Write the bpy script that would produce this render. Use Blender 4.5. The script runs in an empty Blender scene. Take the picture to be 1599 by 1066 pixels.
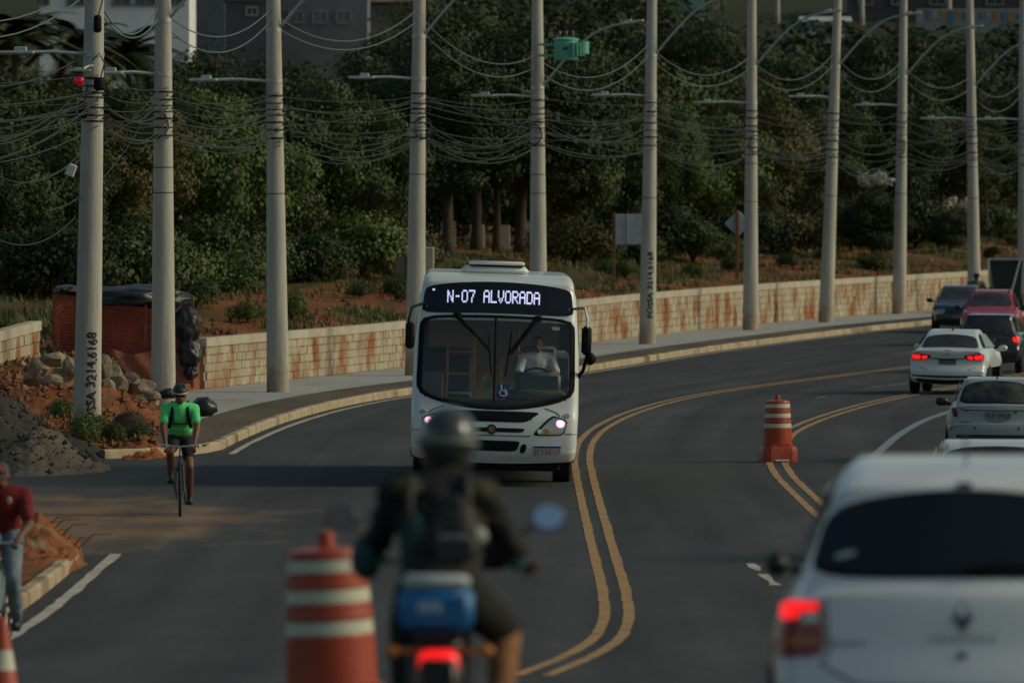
import bpy, bmesh, math, random
import numpy as np
from mathutils import Vector, Matrix, noise as mnoise

random.seed(7)
rng = np.random.default_rng(7)
SC = bpy.context.scene
COL = SC.collection

# ---------------------------------------------------------------- camera, sky, sun, exposure
F = 14400.0            # focal length in photo pixels (1599 wide)
HY = 320.0             # photo row of the eye level
CX = 799.5
ZC = 4.2               # eye height over the road at the bus
cam_d = bpy.data.cameras.new('camera')
cam = bpy.data.objects.new('camera', cam_d)
COL.objects.link(cam)
cam_d.sensor_width = 22.3
cam_d.lens = F * 22.3 / 1599.0
cam.location = (0, 0, ZC)
cam.rotation_euler = (math.radians(90) - math.atan((533 - HY) / F), 0, 0)
cam_d.clip_start = 1.0
cam_d.clip_end = 6000
cam_d.dof.use_dof = True
cam_d.dof.focus_distance = 150
cam_d.dof.aperture_fstop = 2.9
SC.camera = cam

SUN_EL = math.radians(30)
SUN_AZ = math.radians(89)          # measured from behind the camera round to the right
to_sun = Vector((math.sin(SUN_AZ) * math.cos(SUN_EL), -math.cos(SUN_AZ) * math.cos(SUN_EL), math.sin(SUN_EL)))
W = bpy.data.worlds.new('World')
SC.world = W
W.use_nodes = True
wn = W.node_tree
bg = wn.nodes['Background']
sky = wn.nodes.new('ShaderNodeTexSky')
sky.sky_type = 'NISHITA'
sky.sun_disc = False
sky.sun_elevation = SUN_EL
sky.sun_rotation = math.atan2(to_sun.x, to_sun.y)
sky.dust_density = 1.5
sky.air_density = 1.0
sky_tint = wn.nodes.new('ShaderNodeMix'); sky_tint.data_type = 'RGBA'; sky_tint.blend_type = 'MULTIPLY'   # added tint on the sky colour, grades the light of the whole scene
sky_tint.inputs['Factor'].default_value = 1.0
sky_tint.inputs['B'].default_value = (0.99, 1.03, 0.92, 1)
wn.links.new(sky.outputs[0], sky_tint.inputs['A'])
wn.links.new(sky_tint.outputs['Result'], bg.inputs[0])
bg.inputs[1].default_value = 0.105
sun_d = bpy.data.lights.new('sun', 'SUN')
sun_d.energy = 2.1
sun_d.angle = math.radians(24)
sun_d.color = (1.0, 0.90, 0.62)
sun = bpy.data.objects.new('sun', sun_d)
sun.rotation_euler = to_sun.to_track_quat('Z', 'Y').to_euler()
COL.objects.link(sun)
SC.view_settings.view_transform = 'Standard'
SC.view_settings.look = 'None'
SC.view_settings.exposure = -0.42
SC.view_settings.gamma = 1.0
SC.cycles.use_denoising = True
SC.cycles.max_bounces = 6
SC.cycles.transparent_max_bounces = 12

# ---------------------------------------------------------------- small helpers
def sstep(a, b, x):
    if np.ndim(x) == 0:
        t = (x - a) / (b - a); t = 0.0 if t < 0 else 1.0 if t > 1 else t
        return t * t * (3 - 2 * t)
    t = np.clip((np.asarray(x, float) - a) / (b - a), 0, 1)
    return t * t * (3 - 2 * t)

def tag(o, label=None, cat=None, group=None, kind=None):
    if label: o['label'] = label
    if cat: o['category'] = cat
    if group: o['group'] = group
    if kind: o['kind'] = kind
    return o

def empty(name, loc=(0, 0, 0), rot=(0, 0, 0)):
    o = bpy.data.objects.new(name, None)
    o.empty_display_size = 0.2
    o.location = loc
    o.rotation_euler = rot
    COL.objects.link(o)
    return o

def link_mesh(name, me, mat=None, parent=None, loc=None, rot=None):
    o = bpy.data.objects.new(name, me)
    COL.objects.link(o)
    if mat is not None and len(me.materials) == 0:
        me.materials.append(mat)
    if parent is not None: o.parent = parent
    if loc is not None: o.location = loc
    if rot is not None: o.rotation_euler = rot
    return o

def copy_tree(o, parent=None):
    c = o.copy()
    COL.objects.link(c)
    c.parent = parent
    for ch in list(o.children):
        copy_tree(ch, c)
    return c

class MB:
    """collects verts and faces, builds one mesh object"""
    def __init__(s):
        s.v = []; s.f = []
    def add(s, vs, fs, M=None):
        n = len(s.v)
        if M is not None:
            vs = [M @ Vector(p) for p in vs]
        s.v.extend([tuple(p) for p in vs])
        s.f.extend([tuple(i + n for i in f) for f in fs])
        return s
    def box(s, c, size, M=None, taper=1.0):
        x, y, z = c; a, b, h = size[0] / 2, size[1] / 2, size[2] / 2
        t = taper
        vs = [(x - a, y - b, z - h), (x + a, y - b, z - h), (x + a, y + b, z - h), (x - a, y + b, z - h),
              (x - a * t, y - b * t, z + h), (x + a * t, y - b * t, z + h), (x + a * t, y + b * t, z + h), (x - a * t, y + b * t, z + h)]
        fs = [(0, 3, 2, 1), (4, 5, 6, 7), (0, 1, 5, 4), (1, 2, 6, 5), (2, 3, 7, 6), (3, 0, 4, 7)]
        return s.add(vs, fs, M)
    def bbox(s, c, size, bev=0.01, M=None):
        """box with chamfered edges"""
        x, y, z = c; h = [q / 2 for q in size]
        b = min(bev, min(h) * 0.9)
        vs = []; idx = {}
        for sx in (-1, 1):
            for sy in (-1, 1):
                for sz in (-1, 1):
                    for ax in range(3):
                        d = [h[0] - b, h[1] - b, h[2] - b]
                        d[ax] = h[ax]
                        idx[(sx, sy, sz, ax)] = len(vs)
                        vs.append((x + sx * d[0], y + sy * d[1], z + sz * d[2]))
        bm = bmesh.new()
        for p in vs: bm.verts.new(p)
        bmesh.ops.convex_hull(bm, input=bm.verts[:])
        bm.verts.index_update()
        out = [tuple(v.co) for v in bm.verts]
        fs = [tuple(v.index for v in f.verts) for f in bm.faces]
        bm.free()
        return s.add(out, fs, M)
    def tube(s, pts, r, seg=8, caps=True, M=None):
        pts = [Vector(p) for p in pts]
        if not hasattr(r, '__len__'): r = [r] * len(pts)
        vs = []; fs = []
        prev = None
        for i, p in enumerate(pts):
            t = (pts[min(i + 1, len(pts) - 1)] - pts[max(i - 1, 0)])
            if t.length < 1e-9: t = Vector((0, 0, 1))
            t.normalize()
            up = prev if prev is not None else (Vector((0, 0, 1)) if abs(t.z) < 0.9 else Vector((1, 0, 0)))
            a = t.cross(up)
            if a.length < 1e-6: a = t.cross(Vector((0, 1, 0)))
            a.normalize(); b = a.cross(t).normalized(); prev = b
            for k in range(seg):
                an = 2 * math.pi * k / seg
                vs.append(p + (a * math.cos(an) + b * math.sin(an)) * r[i])
        for i in range(len(pts) - 1):
            for k in range(seg):
                k2 = (k + 1) % seg
                fs.append((i * seg + k, i * seg + k2, (i + 1) * seg + k2, (i + 1) * seg + k))
        if caps:
            fs.append(tuple(range(seg - 1, -1, -1)))
            n = (len(pts) - 1) * seg
            fs.append(tuple(n + k for k in range(seg)))
        return s.add(vs, fs, M)
    def lathe(s, prof, seg=24, M=None, caps=True):
        """prof: list of (r, z) about local z"""
        vs = []; fs = []
        for r, z in prof:
            for k in range(seg):
                a = 2 * math.pi * k / seg
                vs.append((r * math.cos(a), r * math.sin(a), z))
        for i in range(len(prof) - 1):
            for k in range(seg):
                k2 = (k + 1) % seg
                fs.append((i * seg + k, i * seg + k2, (i + 1) * seg + k2, (i + 1) * seg + k))
        if caps:
            fs.append(tuple(range(seg - 1, -1, -1)))
            n = (len(prof) - 1) * seg
            fs.append(tuple(n + k for k in range(seg)))
        return s.add(vs, fs, M)
    def ell(s, c, r, seg=14, rings=9, M=None, R=None):
        vs = []; fs = []
        c = Vector(c)
        for i in range(rings + 1):
            th = math.pi * i / rings
            for k in range(seg):
                a = 2 * math.pi * k / seg
                p = Vector((r[0] * math.sin(th) * math.cos(a), r[1] * math.sin(th) * math.sin(a), r[2] * math.cos(th)))
                if R is not None: p = R @ p
                vs.append(c + p)
        for i in range(rings):
            for k in range(seg):
                k2 = (k + 1) % seg
                fs.append((i * seg + k, (i + 1) * seg + k, (i + 1) * seg + k2, i * seg + k2))
        return s.add(vs, fs, M)
    def capsule(s, p, q, r1, r2, seg=12, n=4):
        p = Vector(p); q = Vector(q)
        L = (q - p).length
        if L < 1e-6: return s.ell(p, (r1, r1, r1))
        t = (q - p) / L
        pts = []; rs = []
        for i in range(n + 1):
            a = math.pi / 2 * (1 - i / n)
            pts.append(p - t * r1 * math.sin(a) * 0.999); rs.append(max(r1 * math.cos(a), 0.0008))
        for i in range(n + 1):
            a = math.pi / 2 * i / n
            pts.append(q + t * r2 * math.sin(a) * 0.999); rs.append(max(r2 * math.cos(a), 0.0008))
        return s.tube(pts, rs, seg)
    def mesh(s, name, smooth=False, recalc=True):
        me = bpy.data.meshes.new(name)
        me.from_pydata(s.v, [], s.f)
        if recalc:
            bm = bmesh.new(); bm.from_mesh(me)
            bmesh.ops.remove_doubles(bm, verts=bm.verts[:], dist=1e-5)
            bmesh.ops.recalc_face_normals(bm, faces=bm.faces[:])
            bm.to_mesh(me); bm.free()
        if smooth == 'auto':
            me.polygons.foreach_set('use_smooth', [True] * len(me.polygons))
            try: me.set_sharp_from_angle(angle=math.radians(38))
            except Exception: pass
        elif smooth:
            me.polygons.foreach_set('use_smooth', [True] * len(me.polygons))
        me.update()
        return me
    def build(s, name, mat=None, parent=None, smooth=False, recalc=True, loc=None, rot=None):
        return link_mesh(name, s.mesh(name, smooth, recalc), mat, parent, loc, rot)

def text_mesh(body, size=1.0, extrude=0.0, align='CENTER', spacing=1.0, bold=0.0):
    cu = bpy.data.curves.new('lettering', 'FONT')
    cu.body = body; cu.size = size; cu.extrude = extrude
    cu.align_x = align; cu.align_y = 'CENTER'; cu.space_character = spacing
    cu.resolution_u = 3; cu.offset = bold
    o = bpy.data.objects.new('lettering', cu)
    COL.objects.link(o)
    dg = bpy.context.evaluated_depsgraph_get()
    me = bpy.data.meshes.new_from_object(o.evaluated_get(dg))
    bpy.data.objects.remove(o); bpy.data.curves.remove(cu)
    return me

def bake_modifiers(o):
    dg = bpy.context.evaluated_depsgraph_get()
    dg.update()
    me = bpy.data.meshes.new_from_object(o.evaluated_get(dg))
    old = o.data
    me.name = o.name
    if len(me.materials) == 0 and len(old.materials):
        me.materials.append(old.materials[0])
    o.modifiers.clear()
    o.data = me
    bpy.data.meshes.remove(old)
    return o

def fused(name, mb, mat, parent=None, voxel=0.012, smooth=6, wrinkle=0.0):
    """one continuous skin grown round overlapping volumes"""
    o = mb.build(name, mat, parent, smooth=True)
    m = o.modifiers.new('r', 'REMESH'); m.mode = 'VOXEL'; m.voxel_size = voxel; m.use_smooth_shade = True
    s = o.modifiers.new('s', 'SMOOTH'); s.iterations = smooth; s.factor = 0.5
    bake_modifiers(o)
    if wrinkle:          # folds of cloth
        me = o.data
        sd = random.uniform(0, 50)
        nr = [v.normal.copy() for v in me.vertices]
        for v, vn in zip(me.vertices, nr):
            c = v.co
            a = mnoise.noise(Vector((c.x * 7 + sd, c.y * 7, c.z * 13 + 2 * c.x)))
            b = 1 - abs(mnoise.noise(Vector((c.x * 11 - sd, c.y * 11, c.z * 20))))
            v.co = c + vn * wrinkle * (a * 1.2 + (b - 0.75) * 1.1)
        me.update()
    return o

# ---------------------------------------------------------------- materials
MATS = {}
def mat(name, c, c2=None, scale=4.0, rough=0.8, metal=0.0, bump=0.0, bscale=None, spec=0.4, detail=5.0,
        stretch=(1, 1, 1), coat=0.0, lo=0.35, hi=0.65, island=0.0, emit=None, estr=0.0, coords='Object', c3=None, scale3=1.0, lo3=0.5, hi3=0.62):
    if name in MATS: return MATS[name]
    m = bpy.data.materials.new(name); m.use_nodes = True
    nt = m.node_tree; N = nt.nodes; L = nt.links
    b = N['Principled BSDF']
    b.inputs['Base Color'].default_value = (*c, 1)
    b.inputs['Roughness'].default_value = rough
    b.inputs['Metallic'].default_value = metal
    b.inputs['Specular IOR Level'].default_value = spec
    b.inputs['Coat Weight'].default_value = coat
    b.inputs['Coat Roughness'].default_value = 0.06
    if emit is not None:
        b.inputs['Emission Color'].default_value = (*emit, 1)
        b.inputs['Emission Strength'].default_value = estr
    if c2 is not None or bump:
        if coords == 'World':
            g = N.new('ShaderNodeNewGeometry'); src = g.outputs['Position']
        else:
            tc = N.new('ShaderNodeTexCoord'); src = tc.outputs[coords]
        mp = N.new('ShaderNodeMapping'); mp.inputs['Scale'].default_value = stretch
        L.new(src, mp.inputs['Vector'])
        vec = mp.outputs['Vector']
    if c2 is not None:
        n = N.new('ShaderNodeTexNoise'); n.inputs['Scale'].default_value = scale; n.inputs['Detail'].default_value = detail
        n.inputs['Roughness'].default_value = 0.62
        L.new(vec, n.inputs['Vector'])
        r = N.new('ShaderNodeMapRange'); r.inputs['From Min'].default_value = lo; r.inputs['From Max'].default_value = hi
        L.new(n.outputs['Fac'], r.inputs['Value'])
        mx = N.new('ShaderNodeMix'); mx.data_type = 'RGBA'
        mx.inputs['A'].default_value = (*c, 1); mx.inputs['B'].default_value = (*c2, 1)
        L.new(r.outputs[0], mx.inputs['Factor'])
        out = mx.outputs['Result']
        if c3 is not None:
            n3 = N.new('ShaderNodeTexNoise'); n3.inputs['Scale'].default_value = scale3; n3.inputs['Detail'].default_value = 6
            L.new(vec, n3.inputs['Vector'])
            r3 = N.new('ShaderNodeMapRange'); r3.inputs['From Min'].default_value = lo3; r3.inputs['From Max'].default_value = hi3
            L.new(n3.outputs['Fac'], r3.inputs['Value'])
            m3 = N.new('ShaderNodeMix'); m3.data_type = 'RGBA'; m3.inputs['B'].default_value = (*c3, 1)
            L.new(out, m3.inputs['A']); L.new(r3.outputs[0], m3.inputs['Factor'])
            out = m3.outputs['Result']
        if island:
            g2 = N.new('ShaderNodeNewGeometry')
            hs = N.new('ShaderNodeHueSaturation')
            r2 = N.new('ShaderNodeMapRange'); r2.inputs['To Min'].default_value = 1 - island; r2.inputs['To Max'].default_value = 1 + island
            L.new(g2.outputs['Random Per Island'], r2.inputs['Value'])
            L.new(r2.outputs[0], hs.inputs['Value']); L.new(out, hs.inputs['Color'])
            out = hs.outputs['Color']
        L.new(out, b.inputs['Base Color'])
    if bump:
        nb = N.new('ShaderNodeTexNoise'); nb.inputs['Scale'].default_value = bscale or scale * 4; nb.inputs['Detail'].default_value = 6
        L.new(vec, nb.inputs['Vector'])
        bp = N.new('ShaderNodeBump'); bp.inputs['Strength'].default_value = bump; bp.inputs['Distance'].default_value = 0.05
        L.new(nb.outputs['Fac'], bp.inputs['Height']); L.new(bp.outputs['Normal'], b.inputs['Normal'])
    MATS[name] = m
    return m

def glass_mat(name, tint, alpha=0.35, rough=0.03):
    """thin tinted pane: part see-through, part mirror"""
    if name in MATS: return MATS[name]
    m = bpy.data.materials.new(name); m.use_nodes = True
    nt = m.node_tree; N = nt.nodes; L = nt.links
    N.remove(N['Principled BSDF'])
    out = N['Material Output']
    tr = N.new('ShaderNodeBsdfTransparent'); tr.inputs[0].default_value = (*tint, 1)
    gl = N.new('ShaderNodeBsdfGlossy'); gl.inputs['Roughness'].default_value = rough; gl.inputs[0].default_value = (0.8, 0.85, 0.9, 1)
    fr = N.new('ShaderNodeFresnel'); fr.inputs['IOR'].default_value = 1.5
    mx = N.new('ShaderNodeMixShader')
    L.new(fr.outputs[0], mx.inputs[0]); L.new(tr.outputs[0], mx.inputs[1]); L.new(gl.outputs[0], mx.inputs[2])
    L.new(mx.outputs[0], out.inputs['Surface'])
    MATS[name] = m
    return m

def leaf_mat(name, c, c2, var=0.35):
    if name in MATS: return MATS[name]
    m = mat(name, c, c2, scale=0.35, rough=0.6, island=var, coords='World', lo=0.42, hi=0.58, spec=0.25)
    return m

def pole_material():
    m = mat('pole_concrete', (0.36, 0.34, 0.285), (0.46, 0.435, 0.37), scale=2.4, rough=0.9, bump=0.2, bscale=26, stretch=(1.4, 1.4, 0.16),
            c3=(0.22, 0.19, 0.15), scale3=2.0, lo3=0.54, hi3=0.74)
    nt = m.node_tree; N = nt.nodes; L = nt.links
    b = N['Principled BSDF']; src = b.inputs['Base Color'].links[0].from_socket
    tc = N.new('ShaderNodeTexCoord'); sp = N.new('ShaderNodeSeparateXYZ'); L.new(tc.outputs['Object'], sp.inputs[0])
    nn = N.new('ShaderNodeTexNoise'); nn.inputs['Scale'].default_value = 3.0; nn.inputs['Detail'].default_value = 6; L.new(tc.outputs['Object'], nn.inputs['Vector'])
    ad = N.new('ShaderNodeMath'); ad.operation = 'MULTIPLY_ADD'; ad.inputs[1].default_value = 1.9; L.new(nn.outputs['Fac'], ad.inputs[0]); L.new(sp.outputs[2], ad.inputs[2])
    r = N.new('ShaderNodeMapRange'); r.inputs['From Min'].default_value = 1.65; r.inputs['From Max'].default_value = 0.75; r.inputs['To Max'].default_value = 0.8
    L.new(ad.outputs[0], r.inputs['Value'])
    mx = N.new('ShaderNodeMix'); mx.data_type = 'RGBA'; mx.inputs['B'].default_value = (0.26, 0.14, 0.06, 1)      # red mud splashed on the foot
    L.new(src, mx.inputs['A']); L.new(r.outputs[0], mx.inputs['Factor']); L.new(mx.outputs['Result'], b.inputs['Base Color'])
    return m
M_CONC = pole_material()
M_STEEL = mat('galvanised_steel', (0.42, 0.46, 0.45), (0.33, 0.36, 0.36), scale=6, rough=0.45, metal=0.6)
M_BLACK = mat('black_rubber', (0.010, 0.010, 0.011), rough=0.7, spec=0.12)
M_BLKPL = mat('black_plastic', (0.018, 0.018, 0.019), rough=0.45)
M_CABLE = mat('cable_sheath', (0.028, 0.030, 0.028), rough=0.6)
M_BARECABLE = mat('bare_cable', (0.13, 0.16, 0.145), rough=0.5, metal=0.3)
M_ASPH = mat('asphalt', (0.040, 0.039, 0.036), (0.052, 0.050, 0.046), scale=0.25, rough=0.93, bump=0.15, bscale=40, coords='World', stretch=(1, 0.18, 1), spec=0.2)
M_CARTIRE = mat('tyre_rubber', (0.014, 0.014, 0.014), rough=0.85)
M_RIM = mat('wheel_rim', (0.30, 0.30, 0.31), rough=0.35, metal=0.8)
# ---------------------------------------------------------------- ground levels and the lines of the street
_yt = np.arange(-100, 2200, 1.0)
_zt = np.interp(_yt, [-100, 20, 40, 50, 67, 85, 95, 225, 260, 290, 420, 2200], [2.6, 2.0, 1.6, 1.35, 0.62, 0.12, 0.0, 0.0, 0.12, 0.24, 0.5, 0.8])
_k = np.ones(13) / 13
_zt = np.convolve(np.pad(_zt, 6, mode='edge'), _k, mode='valid')
def zr(y):
    return np.interp(y, _yt, _zt)

def at(px, py, D):
    """point of the place seen in direction (px, py) at a distance D"""
    return Vector(((px - CX) * D / F, D, ZC + (HY - py) * D / F))

_dd = np.arange(600, 60, -0.25)
def G(px, py, dz=0.0):
    """where a point of the photograph lies on the street (dz over the road surface)"""
    rows = HY + (ZC - zr(_dd) - dz) * F / _dd
    D = float(np.interp(py, rows, _dd))
    return Vector(((px - CX) * D / F, D, float(zr(D)) + dz))

def smooth_line(pts, lo, hi, step=1.0, w=9):
    pts = sorted(pts, key=lambda p: p[1])
    xs = [p[0] for p in pts]; ys = [p[1] for p in pts]
    yy = np.arange(lo, hi, step)
    xx = np.interp(yy, ys, xs)
    m0 = (xs[1] - xs[0]) / (ys[1] - ys[0]); m1 = (xs[-1] - xs[-2]) / (ys[-1] - ys[-2])
    xx = np.where(yy < ys[0], xs[0] + m0 * (yy - ys[0]), xx)
    xx = np.where(yy > ys[-1], xs[-1] + m1 * (yy - ys[-1]), xx)
    p = int(w / step)
    k = np.ones(2 * p + 1) / (2 * p + 1)
    e = np.concatenate([xx[0] - (xx[1] - xx[0]) * np.arange(p, 0, -1), xx, xx[-1] + (xx[-1] - xx[-2]) * np.arange(1, p + 1)])
    xx = np.convolve(e, k, mode='valid')
    return lambda y: np.interp(y, yy, xx)

_kp = [G(*p) for p in [(325, 712), (400, 675), (470, 650), (560, 628), (635, 616), (905, 582), (1000, 567), (1100, 550), (1200, 537), (1300, 524), (1440, 508)]]
_kp = [(-5.05, -50), (-5.05, 90), (-5.05, 140)] + [(p.x, p.y) for p in _kp]
_l = _kp[-1]
_kp += [(_l[0] + 0.21 * 60, _l[1] + 60), (_l[0] + 0.21 * 60 + 0.3 * 300, _l[1] + 360)]
KX = smooth_line(_kp, -60, 900)
def P_off(o, y, dz=0.0):
    return Vector((float(KX(y)) - o, y, float(zr(y)) + dz))
WALL_O = 4.35
WALL_Y0 = 203.0
def wall_h(y):
    return float(np.interp(y, [200, 230, 270, 400], [1.12, 1.14, 1.26, 1.30]))

def nz(x, y, s=1.0, seed=0.0):
    return mnoise.noise(Vector((x * s + seed, y * s - seed, seed * 0.7)))

Y_N, Y_F = 113.0, 152.5       # mouth of the side street
def near_edge(o): return Y_N - 0.6 - 4.0 * (1 - math.sqrt(max(0, 1 - (1 - min(o, 2.2) / 2.2) ** 2))) + 0
def far_edge(o): return Y_F + 0.0 + 6.0 * (1 - math.sqrt(max(0, 1 - (1 - min(o, 2.2) / 2.2) ** 2)))
def hill(x, y):
    a = float(sstep(330, 640, y)) * 6.0 + max(0.0, y - 470) * 0.055
    a += float(sstep(-14, -60, x)) * float(sstep(240, 420, y)) * 5.0
    return a * min(1.0, 1.0)
def H(o, y):
    """ground height at an offset o left of the kerb line"""
    x = float(KX(y)) - o
    b = float(zr(y))
    if o <= 0.0:
        h = b - 0.08
        if o < -24: h = b + 0.02 + 0.02 * (-24 - o)
        return h + hill(x, y) * float(sstep(-30, -80, o))
    # dirt lot north of the side street
    dirt = b - 0.03 + 0.13 * float(sstep(0.4, 2.2, o)) + 0.75 * float(sstep(2.0, 5.0, o)) * float(sstep(158, 185, y)) + 1.5 * float(sstep(4.5, 16, o)) + 0.22 * nz(x, y * 0.4, 0.7, 3) * float(sstep(0.8, 3.0, o))
    dirt += 0.25 * float(sstep(0.8, 3, o)) * float(sstep(153, 160, y))
    bank = b + 0.15 + wall_h(y) - 0.06 + 0.085 * (min(o, 22) - WALL_O) + (0.24 * nz(x, y * 0.35, 0.55, 9) + 0.13 * nz(x, y * 0.5, 1.5, 5)) * float(sstep(WALL_O + .3, WALL_O + 2, o)) + 0.012 * max(0, o - 22)
    if o < WALL_O + 0.12: bank = b - 0.08
    w = float(sstep(WALL_Y0 - 3.0, WALL_Y0 - 0.5, y))
    if o < WALL_O + 0.12:
        sw = float(sstep(168, 174, y))
        h = dirt * (1 - sw) + (b - 0.08) * sw
    else:
        h = dirt * (1 - w) + bank * w
    # side street and the corner before it
    s = float(sstep(far_edge(o) - 0.1, far_edge(o) + 0.5, y))
    flat = b - 0.08
    h = flat * (1 - s) + h * s
    n = 1 - float(sstep(near_edge(o) - 0.5, near_edge(o) + 0.1, y))
    if n > 0: h = h * (1 - n) + (b + 0.09) * n
    return h + hill(x, y)

def ground_at(x, y):
    return H(float(KX(y)) - x, y)

# terrain sheet
offs = [-900, -500, -250, -120, -70, -40, -26, -24, -12, -0.05, 0.06, 0.5, 1, 1.6, 2.2, 2.9, 3.6, 4.2, 4.46, 4.48, 5, 5.6, 6.3, 7, 8, 9, 10, 11, 12, 13.5, 15, 17, 19, 22, 26, 30, 36, 44, 55, 70, 100, 160, 260, 500, 900]
ys = list(np.arange(-40, 60, 10)) + list(np.arange(60, 110, 4)) + list(np.arange(110, 116, 0.75)) + list(np.arange(116, 151, 2.5)) + list(np.arange(151, 156, 0.6)) + list(np.arange(156, 260, 1.1)) + list(np.arange(260, 420, 2.0)) + list(np.arange(420, 900, 12)) + list(np.arange(900, 2300, 100))
tv = []; tf = []
for y in ys:
    for o in offs:
        tv.append((float(KX(min(y, 890))) - o, y, H(o, y) if y < 2200 else H(o, 2190)))
no = len(offs)
for i in range(len(ys) - 1):
    for j in range(no - 1):
        tf.append((i * no + j, i * no + j + 1, (i + 1) * no + j + 1, (i + 1) * no + j))
m = MB(); m.v = tv; m.f = tf
M_GROUND = mat('earth_and_grass', (0.25, 0.080, 0.029), (0.052, 0.064, 0.017), scale=0.2, rough=0.95, bump=0.6, bscale=3.0, coords='World',
               stretch=(1, 0.35, 1), lo=0.43, hi=0.54, c3=(0.085, 0.058, 0.026), scale3=0.9, lo3=0.5, hi3=0.66, spec=0.1)
def far_cover(m):
    nt = m.node_tree; N = nt.nodes; L = nt.links; b = N['Principled BSDF']; src = b.inputs['Base Color'].links[0].from_socket
    g = N.new('ShaderNodeNewGeometry'); sp = N.new('ShaderNodeSeparateXYZ'); L.new(g.outputs['Position'], sp.inputs[0])
    r = N.new('ShaderNodeMapRange'); r.inputs['From Min'].default_value = 400; r.inputs['From Max'].default_value = 460; L.new(sp.outputs[1], r.inputs['Value'])
    mx = N.new('ShaderNodeMix'); mx.data_type = 'RGBA'; mx.inputs['B'].default_value = (0.040, 0.046, 0.022, 1)     # scrub on the hillside
    L.new(src, mx.inputs['A']); L.new(r.outputs[0], mx.inputs['Factor']); L.new(mx.outputs['Result'], b.inputs['Base Color'])
far_cover(M_GROUND)
ground = m.build('ground', M_GROUND, smooth=True, recalc=False)
tag(ground, kind='structure')

# road: carriageway
def strip(name, o_list, y_list, dz, material, parent=None):
    vv = []; ff = []
    n = len(o_list)
    for y in y_list:
        for o in o_list:
            vv.append((float(KX(y)) - o, y, float(zr(y)) + dz))
    for i in range(len(y_list) - 1):
        for j in range(n - 1):
            ff.append((i * n + j, i * n + j + 1, (i + 1) * n + j + 1, (i + 1) * n + j))
    q = MB(); q.v = vv; q.f = ff
    ob = q.build(name, material, parent, smooth=True, recalc=False)
    uv = ob.data.uv_layers.new(name='lane')
    for lp in ob.data.loops:
        i_ = lp.vertex_index
        uv.data[lp.index].uv = (o_list[i_ % n], y_list[i_ // n])
    return ob

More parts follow.
